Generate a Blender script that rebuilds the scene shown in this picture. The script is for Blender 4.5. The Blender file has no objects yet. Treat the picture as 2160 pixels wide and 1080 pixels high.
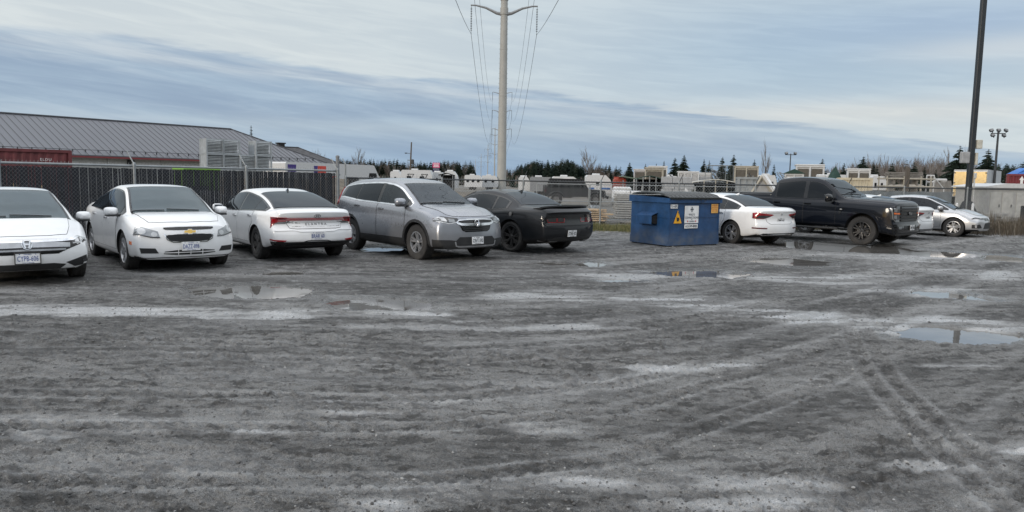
import bpy, bmesh, math, random
import numpy as np
from mathutils import Vector, Matrix, geometry
from mathutils.bvhtree import BVHTree

S = bpy.context.scene
COL = S.collection
R = math.radians
# ------------------------------------------------------------------ camera, sky, sun, exposure
CAM_H = 1.68
cd = bpy.data.cameras.new('camera'); cam = bpy.data.objects.new('camera', cd); COL.objects.link(cam)
cd.sensor_width = 36; cd.lens = 26.0; cd.clip_start = .05; cd.clip_end = 9000
PITCH = math.atan(160 / 1560)
cam.matrix_world = Matrix.Translation((0, 0, CAM_H)) @ Matrix.Rotation(math.pi / 2 - PITCH, 4, 'X') @ Matrix.Rotation(0.018, 4, 'Z')
S.camera = cam
S.view_settings.view_transform = 'Standard'; S.view_settings.look = 'None'
S.view_settings.exposure = 0.30; S.view_settings.gamma = 1.0
S.view_settings.use_curve_mapping = False
S.cycles.max_bounces = 6; S.cycles.transparent_max_bounces = 8

SUN_EL, SUN_AZ = R(14), R(222)          # azimuth clockwise from +Y: low, behind the camera
sd = bpy.data.lights.new('sun', 'SUN'); sd.energy = 1.1; sd.angle = R(12); sd.color = (1, .88, .74)
so = bpy.data.objects.new('sun', sd); COL.objects.link(so)
sdir = Vector((math.sin(SUN_AZ) * math.cos(SUN_EL), math.cos(SUN_AZ) * math.cos(SUN_EL), math.sin(SUN_EL)))
so.rotation_euler = sdir.to_track_quat('Z', 'Y').to_euler(); so.location = (0, -10, 30)


class NT:                                # small node-graph helper
    def __init__(s, tree): s.t = tree; s.n = tree.nodes; s.l = tree.links
    def node(s, typ, **kw):
        n = s.n.new(typ)
        for k, v in kw.items(): setattr(n, k, v)
        return n
    def put(s, sock, v):
        if isinstance(v, bpy.types.NodeSocket): s.l.new(v, sock)
        elif isinstance(v, bpy.types.Node): s.l.new(v.outputs[0], sock)
        elif v is not None:
            if sock.type == 'RGBA' and not hasattr(v, '__len__'): v = (v, v, v, 1)
            if sock.type == 'RGBA' and len(v) == 3: v = (*v, 1)
            sock.default_value = v
    def m(s, op, a, b=None, c=None, clamp=False):
        n = s.node('ShaderNodeMath', operation=op, use_clamp=clamp)
        for i, v in enumerate((a, b, c)):
            if v is not None: s.put(n.inputs[i], v)
        return n.outputs[0]
    def sm(s, v, lo, hi):                # smoothstep
        n = s.node('ShaderNodeMapRange', interpolation_type='SMOOTHSTEP')
        s.put(n.inputs['Value'], v); s.put(n.inputs['From Min'], lo); s.put(n.inputs['From Max'], hi)
        return n.outputs[0]
    def mix(s, f, a, b, blend='MIX'):
        n = s.node('ShaderNodeMix', data_type='RGBA', blend_type=blend)
        s.put(n.inputs[0], f); s.put(n.inputs[6], a); s.put(n.inputs[7], b)
        return n.outputs[2]
    def noise(s, vec, scale, detail=3, rough=.55, dist=0.0):
        n = s.node('ShaderNodeTexNoise')
        if vec is not None: s.put(n.inputs['Vector'], vec)
        s.put(n.inputs['Scale'], scale); s.put(n.inputs['Detail'], detail); s.put(n.inputs['Roughness'], rough); s.put(n.inputs['Distortion'], dist)
        return n.outputs['Fac']
    def comb(s, x, y, z=0.0):
        n = s.node('ShaderNodeCombineXYZ')
        for i, v in enumerate((x, y, z)): s.put(n.inputs[i], v)
        return n.outputs[0]
    def sep(s, v):
        n = s.node('ShaderNodeSeparateXYZ'); s.put(n.inputs[0], v); return n.outputs
    def attr(s, name):
        return s.node('ShaderNodeAttribute', attribute_name=name).outputs['Fac']
    def bump(s, h, strength, dist, normal=None):
        n = s.node('ShaderNodeBump'); s.put(n.inputs['Height'], h); s.put(n.inputs['Strength'], strength); s.put(n.inputs['Distance'], dist)
        if normal is not None: s.put(n.inputs['Normal'], normal)
        return n.outputs[0]


W = bpy.data.worlds.new('World'); S.world = W; W.use_nodes = True
W.node_tree.nodes.clear()
w = NT(W.node_tree)
out = w.node('ShaderNodeOutputWorld'); bg = w.node('ShaderNodeBackground'); w.l.new(bg.outputs[0], out.inputs[0])
sky = w.node('ShaderNodeTexSky'); sky.sky_type = 'NISHITA'; sky.sun_disc = False
sky.sun_elevation = SUN_EL; sky.sun_rotation = SUN_AZ
co = w.node('ShaderNodeTexCoord').outputs['Generated']
dx, dy, dz = w.sep(co)[:]
el = w.m('ARCSINE', dz)
az = w.m('ARCTAN2', dx, dy)
zc_ = w.m('MAXIMUM', dz, .025)
px = w.m('DIVIDE', dx, zc_); py = w.m('DIVIDE', dy, zc_)
# a deck of cloud whose far edge runs as a straight line across the ceiling plane
sgn = w.m('SUBTRACT', w.m('ADD', w.m('MULTIPLY', px, -.659), w.m('MULTIPLY', py, .752)), 6.15)
pv = w.comb(px, py)
n_edge = w.m('SUBTRACT', w.noise(pv, .45, 5, .6), .5)
sgn = w.m('ADD', sgn, w.m('MULTIPLY', n_edge, 2.6))
sgn = w.m('DIVIDE', sgn, w.m('ADD', 1.0, w.m('MULTIPLY', w.m('MAXIMUM', sgn, 0), .12)))
deck = w.sm(sgn, -.05, .42)
tilt = w.m('ADD', el, w.m('MULTIPLY', az, .10))
sv = w.comb(w.m('MULTIPLY', az, 3.0), w.m('MULTIPLY', tilt, 34.0))
streak = w.noise(sv, 1.0, 6, .58, .4)
sv2 = w.comb(w.m('MULTIPLY', az, 1.6), w.m('MULTIPLY', tilt, 15.0), 4.7)
streak2 = w.noise(sv2, 1.0, 4, .5, .3)
fine = w.noise(w.comb(w.m('MULTIPLY', az, 9.0), w.m('MULTIPLY', tilt, 90.0)), 1.0, 4, .6, .6)
def blob(a0, e0, sa, se):
    a = w.m('DIVIDE', w.m('SUBTRACT', az, a0), sa); e = w.m('DIVIDE', w.m('SUBTRACT', el, e0), se)
    return w.m('POWER', 2.718, w.m('MULTIPLY', w.m('ADD', w.m('MULTIPLY', a, a), w.m('MULTIPLY', e, e)), -1.0))
dark = (.325, .425, .575, 1); mid = (.40, .515, .655, 1); pale = (.645, .705, .765, 1); bright = (.70, .755, .79, 1); blue = (.285, .43, .63, 1)
deckc = w.mix(w.sm(streak, .36, .68), dark, mid)
deckc = w.mix(w.m('MULTIPLY', w.sm(w.m('ADD', streak2, w.m('MULTIPLY', fine, .35)), .62, .92), w.m('ADD', .22, w.m('MULTIPLY', w.sm(sgn, 2.2, .6), .5))), deckc, pale)
lowb = w.sm(el, .058, .012)
deckc = w.mix(w.m('MULTIPLY', lowb, .65), deckc, blue)
deckc = w.mix(w.m('MULTIPLY', blob(-.05, .066, .5, .010), .5), deckc, (.55, .64, .72, 1))
openc = w.mix(w.sm(streak2, .35, .7), (.66, .725, .77, 1), bright)
openc = w.mix(w.m('MULTIPLY', blob(.40, .165, .36, .10), .95), openc, (.42, .545, .68, 1))
openc = w.mix(w.m('MULTIPLY', blob(.54, .185, .20, .030), .75), openc, (.405, .52, .69, 1))
openc = w.mix(w.m('MULTIPLY', blob(.44, .088, .33, .016), .8), openc, (.72, .735, .74, 1))
openc = w.mix(w.m('MULTIPLY', blob(.58, .155, .12, .014), .7), openc, (.69, .735, .78, 1))
openc = w.mix(w.m('MULTIPLY', w.m('MULTIPLY', w.sm(streak, .56, .68), w.sm(el, .15, .07)), .55), openc, (.42, .51, .63, 1))
openc = w.mix(w.m('MULTIPLY', w.sm(el, .05, .015), .6), openc, (.50, .62, .74, 1))
c = w.mix(1.0, w.mix(deck, openc, deckc), (.80, .80, .785, 1), 'MULTIPLY')
wisp = w.sm(w.m('ADD', fine, w.m('MULTIPLY', w.m('SUBTRACT', streak, .5), .8)), .34, .72)
c = w.mix(1.0, c, w.mix(wisp, (.94, .95, .965, 1), (1.045, 1.04, 1.03, 1)), 'MULTIPLY')
# the ceiling overhead and behind is brighter, with a low golden gap in the west behind the camera
up = w.sm(el, .28, 1.0)
mott = w.sm(w.noise(w.comb(w.m('DIVIDE', dx, w.m('ADD', zc_, .12)), w.m('DIVIDE', dy, w.m('ADD', zc_, .12))), 1.1, 5, .55, .3), .36, .66)
c = w.mix(up, c, w.mix(mott, (.95, 1.02, 1.13, 1), (1.60, 1.61, 1.62, 1)))
back = w.sm(dy, .15, -.5)
c = w.mix(w.m('MULTIPLY', back, w.sm(el, 1.1, .3)), c, w.mix(mott, (.55, .62, .72, 1), (.98, 1.02, 1.06, 1)))
hl = w.m('SQRT', w.m('ADD', w.m('MULTIPLY', dx, dx), w.m('MULTIPLY', dy, dy)))
west = w.m('DIVIDE', w.m('ADD', w.m('MULTIPLY', dx, -.766), w.m('MULTIPLY', dy, -.643)), w.m('MAXIMUM', hl, .01))
glow = w.m('MULTIPLY', w.sm(west, .982, .995), w.sm(el, .22, .10))
c = w.mix(w.m('MULTIPLY', glow, w.sm(w.noise(w.comb(w.m('MULTIPLY', az, 5.0), w.m('MULTIPLY', el, 22.0)), 1.0, 4), .18, .46)), c, (1.25, .76, .10, 1))
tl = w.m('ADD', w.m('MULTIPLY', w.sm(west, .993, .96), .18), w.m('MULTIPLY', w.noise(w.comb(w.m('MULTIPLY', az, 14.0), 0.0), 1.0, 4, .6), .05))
c = w.mix(w.m('MULTIPLY', w.m('LESS_THAN', el, tl), w.m('LESS_THAN', dy, -.05)), c, (.045, .05, .045, 1))  # unseen dark skyline added behind the camera to darken the cars' reflections
c = w.mix(w.sm(el, 0.0, -.02), c, (.10, .10, .10, 1))
nis = w.mix(1.0, sky.outputs[0], (.10, .10, .10, 1), 'MULTIPLY')
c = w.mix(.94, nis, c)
bg.inputs['Strength'].default_value = 1.0
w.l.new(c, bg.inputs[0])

# ------------------------------------------------------------------ helpers
F_ = 1560.0
def ray(u, v):
    """direction through a spot of the survey sketch (used to work out ground positions once)"""
    th = .018; x = (u - 1080) / F_; y = (540 - v) / F_
    xc = x * math.cos(th) - y * math.sin(th); yc = x * math.sin(th) + y * math.cos(th)
    return (xc, math.cos(PITCH) + yc * math.sin(PITCH), -math.sin(PITCH) + yc * math.cos(PITCH))
def G(u, v, z=0.0):
    d = ray(u, v); t = (z - CAM_H) / d[2]; return (d[0] * t, d[1] * t)
def D(u, v, Y):
    d = ray(u, v); t = Y / d[1]; return Vector((d[0] * t, Y, CAM_H + d[2] * t))

def vnoise(x, y, seed=0):
    xi = np.floor(x).astype(np.int64); yi = np.floor(y).astype(np.int64)
    fx = x - xi; fy = y - yi; fx = fx * fx * (3 - 2 * fx); fy = fy * fy * (3 - 2 * fy)
    def h(a, b):
        k = (a * 374761393 + b * 668265263 + seed * 974634557) & 0xffffffff
        k = ((k ^ (k >> 13)) * 1274126177) & 0xffffffff
        return ((k ^ (k >> 16)) & 0xffff) / 65535.0
    a = h(xi, yi); b = h(xi + 1, yi); c2 = h(xi, yi + 1); d2 = h(xi + 1, yi + 1)
    return (a + (b - a) * fx) * (1 - fy) + (c2 + (d2 - c2) * fx) * fy
def fbm(x, y, oct=4, seed=0, gain=.5):
    s = 0; a = 1; t = 0
    for i in range(oct):
        s = s + a * vnoise(x * 2 ** i + i * 17.3, y * 2 ** i - i * 9.1, seed + i); t += a; a *= gain
    return s / t
def sstep(e0, e1, x):
    t = np.clip((x - e0) / (e1 - e0), 0, 1); return t * t * (3 - 2 * t)

class MB:
    """collects shapes and links them as ONE mesh object"""
    def __init__(s): s.v = []; s.f = []; s.mi = []
    def add(s, vs, fs, mi=0, M=None):
        o = len(s.v)
        if M is not None: vs = [M @ Vector(p) for p in vs]
        s.v.extend([tuple(p) for p in vs]); s.f.extend([tuple(i + o for i in f) for f in fs]); s.mi.extend([mi] * len(fs)); return s
    def box(s, c, d, mi=0, M=None, rz=0.0, taper=1.0):
        x, y, z = d[0] / 2, d[1] / 2, d[2] / 2; ca, sa = math.cos(rz), math.sin(rz)
        vs = []
        for k in (-1, 1):
            t = taper if k > 0 else 1.0
            for i, j in ((-1, -1), (1, -1), (1, 1), (-1, 1)):
                a, b = i * x * t, j * y * t
                vs.append((c[0] + a * ca - b * sa, c[1] + a * sa + b * ca, c[2] + k * z))
        return s.add(vs, [(3, 2, 1, 0), (4, 5, 6, 7), (0, 1, 5, 4), (1, 2, 6, 5), (2, 3, 7, 6), (3, 0, 4, 7)], mi, M)
    def bbox(s, c, d, b=.02, mi=0, M=None, rz=0.0):
        """box with chamfered edges"""
        x, y, z = d[0] / 2, d[1] / 2, d[2] / 2; b = min(b, x * .9, y * .9, z * .9)
        def ring(ax, ay, zz): return [(-ax, -ay + b, zz), (-ax + b, -ay, zz), (ax - b, -ay, zz), (ax, -ay + b, zz), (ax, ay - b, zz), (ax - b, ay, zz), (-ax + b, ay, zz), (-ax, ay - b, zz)]
        rs = ring(x - b, y - b, -z) + ring(x, y, -z + b) + ring(x, y, z - b) + ring(x - b, y - b, z)
        ca, sa = math.cos(rz), math.sin(rz)
        vs = [(c[0] + p[0] * ca - p[1] * sa, c[1] + p[0] * sa + p[1] * ca, c[2] + p[2]) for p in rs]
        fs = [tuple(range(7, -1, -1)), tuple(range(24, 32))]
        for k in range(3):
            for i in range(8):
                j = (i + 1) % 8; fs.append((k * 8 + i, k * 8 + j, k * 8 + 8 + j, k * 8 + 8 + i))
        return s.add(vs, fs, mi, M)
    def tube(s, pts, r, n=6, mi=0, M=None, cap=True):
        pts = [Vector(p) for p in pts]; rr = r if hasattr(r, '__len__') else [r] * len(pts)
        vs = []; fs = []; up = None
        for i, p in enumerate(pts):
            t = (pts[min(i + 1, len(pts) - 1)] - pts[max(i - 1, 0)]).normalized()
            a = Vector((0, 0, 1)) if abs(t.z) < .9 else Vector((1, 0, 0))
            if up is not None: a = up
            u = t.cross(a).normalized(); w2 = u.cross(t).normalized(); up = w2
            for k in range(n):
                g = 2 * math.pi * k / n; vs.append(p + (u * math.cos(g) + w2 * math.sin(g)) * rr[i])
        for i in range(len(pts) - 1):
            for k in range(n):
                j = (k + 1) % n; fs.append((i * n + k, i * n + j, i * n + n + j, i * n + n + k))
        if cap: fs.append(tuple(range(n - 1, -1, -1))); fs.append(tuple(range((len(pts) - 1) * n, len(pts) * n)))
        return s.add(vs, fs, mi, M)
    def lathe(s, prof, n=32, mi=0, M=None, close=False):
        """prof: (radius, height) about local z"""
        vs = []; fs = []; k = len(prof)
        for i in range(n):
            g = 2 * math.pi * i / n
            for r, z in prof: vs.append((r * math.cos(g), r * math.sin(g), z))
        for i in range(n):
            j = (i + 1) % n
            for q in range(k if close else k - 1):
                q2 = (q + 1) % k; fs.append((i * k + q, j * k + q, j * k + q2, i * k + q2))
        return s.add(vs, fs, mi, M)
    def prism(s, poly, h0, h1, mi=0, M=None):
        """poly (x, y) from z=h0 to h1"""
        n = len(poly)
        vs = [(p[0], p[1], h0) for p in poly] + [(p[0], p[1], h1) for p in poly]
        fs = [tuple(range(n - 1, -1, -1)), tuple(range(n, 2 * n))] + [(i, (i + 1) % n, n + (i + 1) % n, n + i) for i in range(n)]
        return s.add(vs, fs, mi, M)
    def build(s, name, mats, parent=None, smooth=None, loc=None, fix=False):
        me = bpy.data.meshes.new(name); me.from_pydata(s.v, [], s.f)
        for m_ in (mats if isinstance(mats, (list, tuple)) else [mats]): me.materials.append(m_)
        if any(s.mi): me.polygons.foreach_set('material_index', s.mi)
        if fix:
            bm = bmesh.new(); bm.from_mesh(me); bmesh.ops.recalc_face_normals(bm, faces=bm.faces); bm.to_mesh(me); bm.free()
        if smooth is not None:
            me.polygons.foreach_set('use_smooth', [True] * len(me.polygons)); me.set_sharp_from_angle(angle=R(smooth))
        o = bpy.data.objects.new(name, me); COL.objects.link(o)
        if parent is not None: o.parent = parent
        if loc is not None: o.location = loc
        return o

def tag(o, label=None, cat=None, group=None, kind=None):
    if label: o['label'] = label
    if cat: o['category'] = cat
    if group: o['group'] = group
    if kind: o['kind'] = kind
    return o
def thing(name, label, cat, loc=(0, 0, 0), rz=0.0, group=None):
    o = bpy.data.objects.new(name, None); COL.objects.link(o); o.empty_display_size = .3
    o.location = loc; o.rotation_euler = (0, 0, rz)
    return tag(o, label, cat, group)
def dup(o, label=None, group=None, loc=None, rz=None, scale=None, parent=None):
    c_ = o.copy(); COL.objects.link(c_)
    if parent is not None: c_.parent = parent
    for ch in [x for x in bpy.data.objects if x.parent == o]: dup(ch, parent=c_)
    if label: c_['label'] = label
    if group: c_['group'] = group
    if loc is not None: c_.location = loc
    if rz is not None: c_.rotation_euler = (0, 0, rz)
    if scale is not None: c_.scale = scale if hasattr(scale, '__len__') else (scale,) * 3
    return c_

def text_geo(txt, size, depth=.002, spacing=1.0, xscale=1.0):
    """letters in the local xz plane facing -y, centred on the origin"""
    cu = bpy.data.curves.new('letters', 'FONT'); cu.body = txt; cu.size = size; cu.align_x = 'CENTER'; cu.align_y = 'CENTER'
    cu.extrude = depth; cu.space_character = spacing; cu.resolution_u = 2; cu.fill_mode = 'BOTH'
    ob = bpy.data.objects.new('letters', cu); COL.objects.link(ob)
    me = bpy.data.meshes.new_from_object(ob.evaluated_get(bpy.context.evaluated_depsgraph_get()))
    vs = [(v.co.x * xscale, -v.co.z, v.co.y) for v in me.vertices]; fs = [tuple(p.vertices) for p in me.polygons]
    bpy.data.objects.remove(ob); bpy.data.curves.remove(cu); bpy.data.meshes.remove(me)
    return vs, fs

MATS = {}
def mat(name, col, rough=.6, metal=0.0, coat=0.0, spec=.5, var=.12, vs=6.0, bump=0.0, bs=40.0, dirt=0.0, dirt_col=(.11, .10, .09), dirt_h=.75, emit=None, ior=None, scuff=None):
    """a procedural material: base colour with a little wear, and mud low down where asked (object space)"""
    if name in MATS: return MATS[name]
    m = bpy.data.materials.new(name); m.use_nodes = True; m.node_tree.nodes.clear(); n = NT(m.node_tree)
    o = n.node('ShaderNodeOutputMaterial'); b = n.node('ShaderNodeBsdfPrincipled'); n.l.new(b.outputs[0], o.inputs[0])
    tc = n.node('ShaderNodeTexCoord').outputs['Object']
    f = n.noise(tc, vs, 4, .6)
    lo = tuple(c * (1 - var) for c in col[:3]) + (1,); hi = tuple(min(1, c * (1 + var)) for c in col[:3]) + (1,)
    cc = n.mix(n.sm(f, .3, .7), lo, hi); rr = n.m('ADD', rough, n.m('MULTIPLY', n.m('SUBTRACT', f, .5), .2 * min(1, rough * 2)), clamp=True)
    if scuff:                            # runs of rust and rubbed pale patches down a metal panel
        sx, sy, sz = n.sep(tc)[:]; run = n.noise(n.comb(n.m('MULTIPLY', sx, 9.0), n.m('MULTIPLY', sy, 9.0), n.m('MULTIPLY', sz, .9)), 1.0, 5, .65)
        cc = n.mix(n.m('MULTIPLY', n.sm(run, .58, .78), .65), cc, (*scuff, 1)); cc = n.mix(n.m('MULTIPLY', n.sm(n.noise(tc, 14, 5, .7), .64, .72), .7), cc, (.10, .065, .045, 1)); cc = n.mix(n.m('MULTIPLY', n.sm(n.noise(tc, 2.2, 3), .5, .62), .3), cc, tuple(c * .6 for c in col) + (1,))
    if dirt > 0:
        z = n.sep(tc)[2]
        k = n.m('MULTIPLY', n.sm(z, dirt_h, .10), n.m('ADD', .35, n.m('MULTIPLY', n.sm(n.noise(tc, 4.0, 6, .65), .35, .7), 1.1)))
        k = n.m('MULTIPLY', k, dirt, clamp=True)
        cc = n.mix(k, cc, (*dirt_col, 1)); rr = n.mix(k, rr, .85)
    n.put(b.inputs['Base Color'], cc); n.put(b.inputs['Roughness'], rr)
    b.inputs['Metallic'].default_value = metal; b.inputs['Coat Weight'].default_value = coat; b.inputs['Coat Roughness'].default_value = .06
    b.inputs['Specular IOR Level'].default_value = spec
    if ior: b.inputs['IOR'].default_value = ior
    if emit: n.put(b.inputs['Emission Color'], (*emit[:3], 1)); b.inputs['Emission Strength'].default_value = emit[3]
    if bump > 0: n.put(b.inputs['Normal'], n.bump(n.noise(tc, bs, 3), .6, bump))
    MATS[name] = m; return m

# ------------------------------------------------------------------ ground
def ell(u, v, du, dv):
    """(centre, half extents) on the ground of a patch surveyed at u,v"""
    c0 = G(u, v); a = G(u - du, v); b = G(u + du, v); n0 = G(u, v + dv); f0 = G(u, v - dv)
    return ((n0[0] + f0[0]) / 2, (n0[1] + f0[1]) / 2, abs(b[0] - a[0]) / 2, abs(f0[1] - n0[1]) / 2)
PUDDLES = [ell(*p) for p in (
    (530, 613, 130, 15), (800, 639, 112, 14), (1672, 552, 72, 12), (1780, 522, 125, 13), (1950, 534, 95, 8), (2010, 706, 128, 18),
    (2005, 622, 66, 11), (2100, 543, 60, 8), (1245, 556, 34, 6), (1480, 576, 95, 7), (600, 574, 60, 5), (805, 524, 48, 5), (1300, 590, 55, 4), (1160, 553, 40, 4))]
WET = [(ell(*p[:4]), p[4]) for p in (
    (300, 658, 420, 13, 1.0), (760, 662, 330, 10, .9), (1180, 628, 160, 22, .6), (1330, 585, 150, 14, .6), (1480, 640, 170, 16, .85), (1660, 664, 170, 16, .95), (1860, 690, 190, 18, .9), (1160, 690, 200, 8, .5),
    (2080, 690, 120, 20, .8), (1950, 615, 170, 16, .7), (2080, 580, 120, 18, .5), (1960, 545, 200, 10, .7), (1750, 590, 180, 12, .55), (1400, 775, 120, 6, .55), (1540, 770, 80, 5, .5), (2030, 773, 110, 6, .75),
    (2140, 948, 70, 16, .9), (1650, 1045, 300, 42, .75), (1270, 1020, 130, 14, .6), (800, 1062, 120, 20, .6), (1130, 900, 120, 14, .45), (460, 905, 160, 10, .4), (780, 870, 90, 8, .45), (90, 915, 110, 14, .4), (1960, 985, 100, 10, .45), (880, 690, 200, 7, .4), (1720, 805, 90, 8, .4), (1250, 960, 90, 12, .3), (1050, 740, 90, 8, .3))]
DARK = [(ell(*p[:4]), p[4]) for p in ((1500, 880, 380, 45, .8), (700, 560, 1300, 22, .55), (960, 990, 260, 40, .7), (60, 575, 120, 30, .8), (1150, 830, 500, 14, .5), (700, 800, 380, 12, .5), (1750, 600, 140, 14, .5))]

fa = np.concatenate([np.radians(np.arange(-180, -46, 6.0)), np.radians(np.arange(-46, 46, .078)), np.radians(np.arange(46, 180, 6.0))])
vr = np.arange(1260, 383.0, -1.25)
rr = np.concatenate([[.4, 1.2], CAM_H * F_ / (vr - 380.0), [900, 1400, 2500, 5000, 8500]])
NA, NR = len(fa), len(rr)
A, RR = np.meshgrid(fa, rr)
X = (RR * np.sin(A)).ravel(); Y = (RR * np.cos(A)).ravel()
dist = RR.ravel()

def emask(e, grow=1.0, seed=3, nz=.5, fr=1.4):
    cx, cy, rx, ry = e
    d = np.sqrt(((X - cx) / (rx * grow)) ** 2 + ((Y - cy) / (ry * grow)) ** 2)
    near = d < 3
    o = np.full_like(X, 9.0)
    s_ = 1.0 / max(.25, min(rx, ry))
    o[near] = d[near] + nz * 2 * (fbm(X[near] * s_ * fr * .6, Y[near] * s_ * fr, 4, seed) - .5)
    return o
# direction the traffic has combed the yard: straight across on the left, swinging away to the right
sp = np.clip(X + 1.0, 0, 4.5); q = Y - .105 * sp * sp - np.clip(X - 3.5, 0, 40) * .92 - .03 * X
q = q + .25 * (fbm(X * .25, Y * .25, 3, 77) - .5)
lot = sstep(30.5, 28.5, Y - .0 * X) * sstep(60, 40, np.abs(X)) 
fade = sstep(30, 9, dist)
comb1 = fbm(X * .35, q * 3.2, 4, 11) - .5
comb2 = fbm(X * .9, q * 9.0, 3, 21, .6) - .5
lumps = fbm(X * 5.5, Y * 5.5, 3, 31, .55) - .5
clod = np.maximum(fbm(X * 16, Y * 16, 3, 41, .6) - .55, 0)
clodmask = sstep(.48, .62, fbm(X * .5, q * 1.3, 3, 51))
near_f = sstep(16, 6, dist)
comb3 = fbm(X * 2.2, q * 24.0, 3, 23, .6) - .5
rid = 1 - 2 * np.abs(fbm(X * 5.0, q * 11.0, 4, 25, .6) - .5); rid2 = 1 - 2 * np.abs(fbm(X * 9.0, (Y - .05 * X) * 19.0, 3, 27, .6) - .5)
rough_f = sstep(17, 7, dist) * (.35 + .65 * sstep(.36, .58, fbm(X * .4, q * 1.6, 3, 29)))
Z = rough_f * (.040 * (rid - .8) + .022 * (rid2 - .8)) + .020 * comb1 + .015 * comb2 + .013 * comb3 + .014 * lumps + near_f * (.060 * clod * (.3 + 1.1 * clodmask) + .017 * (fbm(X * 34, Y * 30, 3, 61, .6) - .5)) + sstep(7, 4, dist) * .008 * (vnoise(X * 95, Y * 80, 63) - .5)
def track(pts, half, amp, period, skew):
    """one tyre's tread pressed along a line"""
    global Z
    P2 = np.array(pts); best = np.full_like(X, 9.0); along = np.zeros_like(X); sgnd = np.zeros_like(X); acc = 0
    for a, b in zip(P2[:-1], P2[1:]):
        d = b - a; L = np.hypot(*d); d = d / L
        t = np.clip((X - a[0]) * d[0] + (Y - a[1]) * d[1], 0, L); ox = X - a[0] - t * d[0]; oy = Y - a[1] - t * d[1]
        dd = np.hypot(ox, oy); k = dd < best
        best[k] = dd[k]; along[k] = (acc + t)[k]; sgnd[k] = (d[0] * oy - d[1] * ox)[k]; acc += L
    inside = sstep(half, half * .8, best)
    tread = np.sin((along + skew * np.abs(sgnd)) * 2 * np.pi / period)
    edge = np.exp(-((best - half * 1.05) / .035) ** 2) * (1 + .8 * (vnoise(along * 7, sgnd * 3, 5) - .5))
    k = .45 + .55 * vnoise(along * .8, best * 0, 9)
    Z = Z + k * (inside * (-amp * .5 + amp * 1.0 * np.sign(tread) * sstep(.2, .5, np.abs(tread))) + edge * amp * .45)
    EDGE.append(edge * k)
    return inside
TR = []; EDGE = []
def gp(*uv): return [G(*p) for p in uv]
for off in (0, 75):
    TR.append(track(gp((1778 + off * .45, 672), (1830 + off * .6, 790), (1925 + off * .8, 900), (2080 + off, 1040), (2260 + off, 1200)), .085, .012, .095, .8))
for off in (0, 14, 34, 48):
    TR.append(track(gp((1800 + off, 668 + off * .2), (1850 + off, 620 + off * .2), (1950 + off, 585), (2120 + off, 560), (2300, 548)), .09, .011, .1, .7))
for yy in (0, 26, 95, 150, 250):
    TR.append(track(gp((-300, 712 + yy * 1.2), (300, 716 + yy * 1.2), (900, 735 + yy * 1.1), (1300, 715 + yy), (1700, 650 + yy * .7), (1900, 600 + yy * .5)), .10, .008, .10, .9))
trk = np.maximum.reduce(TR); edg = np.maximum.reduce(EDGE)
clean = Z.copy()
Zl = .03 * (fbm(X * .12, Y * .12, 3, 91) - .5)
Z = (Z * (.25 + .75 * fade) + Zl) * lot + (1 - lot) * (.25 * (fbm(X * .05, Y * .05, 3, 92) - .5) * sstep(30, 80, dist) + .05 * (fbm(X * .8, Y * .8, 3, 93) - .5) * sstep(120, 40, dist))
dip = np.zeros_like(X); wetp = np.zeros_like(X)
for i, e in enumerate(PUDDLES):
    d = emask(e, 1.0, 100 + i, .62, 1.3)
    dip = np.maximum(dip, sstep(1.12, .72, d)); wetp = np.maximum(wetp, sstep(1.9, .9, d))
Z = Z * (1 - .8 * dip) - .05 * dip
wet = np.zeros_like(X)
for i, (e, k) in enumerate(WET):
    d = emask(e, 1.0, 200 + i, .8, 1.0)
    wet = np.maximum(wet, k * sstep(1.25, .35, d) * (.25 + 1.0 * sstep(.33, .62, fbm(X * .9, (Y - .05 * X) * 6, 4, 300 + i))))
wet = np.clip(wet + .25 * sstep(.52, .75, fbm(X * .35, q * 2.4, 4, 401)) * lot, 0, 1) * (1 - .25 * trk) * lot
wet = np.clip(wet + .40 * edg * sstep(11, 5, dist), 0, 1)  # track ridges paled too: their wet-lit edges are put into the colour
soak = np.maximum(wet, .9 * wetp)
drk = np.zeros_like(X)
for i, (e, k) in enumerate(DARK):
    drk = np.maximum(drk, k * sstep(1.3, .3, emask(e, 1.0, 500 + i, .7, 1.0)))
drk = np.clip(drk + .7 * sstep(.5, .72, fbm(X * .3, q * 3.0, 4, 601)) + .10 * trk + 1.0 * near_f * sstep(.02, .13, clod) * (.25 + .75 * clodmask), 0, 1)
grit = fbm(X * 6.0, (.8 * Y + .2 * q) * 15.0, 4, 731, .68)
tone = np.clip(.5 + 1.5 * (.6 * (fbm(X * .75, (.65 * Y + .35 * q) * 5.5, 5, 701, .6) - .5) + .55 * (fbm(X * 1.3, Y * 2.6, 5, 711, .62) - .5)) + .9 * (fbm(X * .12, q * .7, 3, 721) - .5), 0, 1)
verts = np.stack([X, Y, Z], 1).astype(np.float32)
ii = np.arange(NR - 1)[:, None] * NA + np.arange(NA)[None, :]
jj = np.arange(NR - 1)[:, None] * NA + (np.arange(NA)[None, :] + 1) % NA
quads = np.stack([ii, ii + NA, jj + NA, jj], -1).reshape(-1, 4)
quads = quads[:, ::-1]
me = bpy.data.meshes.new('ground')
me.vertices.add(len(verts) + 1); me.vertices.foreach_set('co', np.concatenate([verts, [[0, 0, 0]]]).astype(np.float32).ravel())
tri = np.stack([np.full(NA, len(verts)), (np.arange(NA) + 1) % NA, np.arange(NA)], 1)
nl = quads.size + tri.size
me.loops.add(nl); me.loops.foreach_set('vertex_index', np.concatenate([quads.ravel(), tri.ravel()]).astype(np.int32))
me.polygons.add(len(quads) + len(tri))
me.polygons.foreach_set('loop_start', np.concatenate([np.arange(len(quads)) * 4, quads.size + np.arange(len(tri)) * 3]).astype(np.int32))
me.update(calc_edges=True); me.validate()
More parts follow.
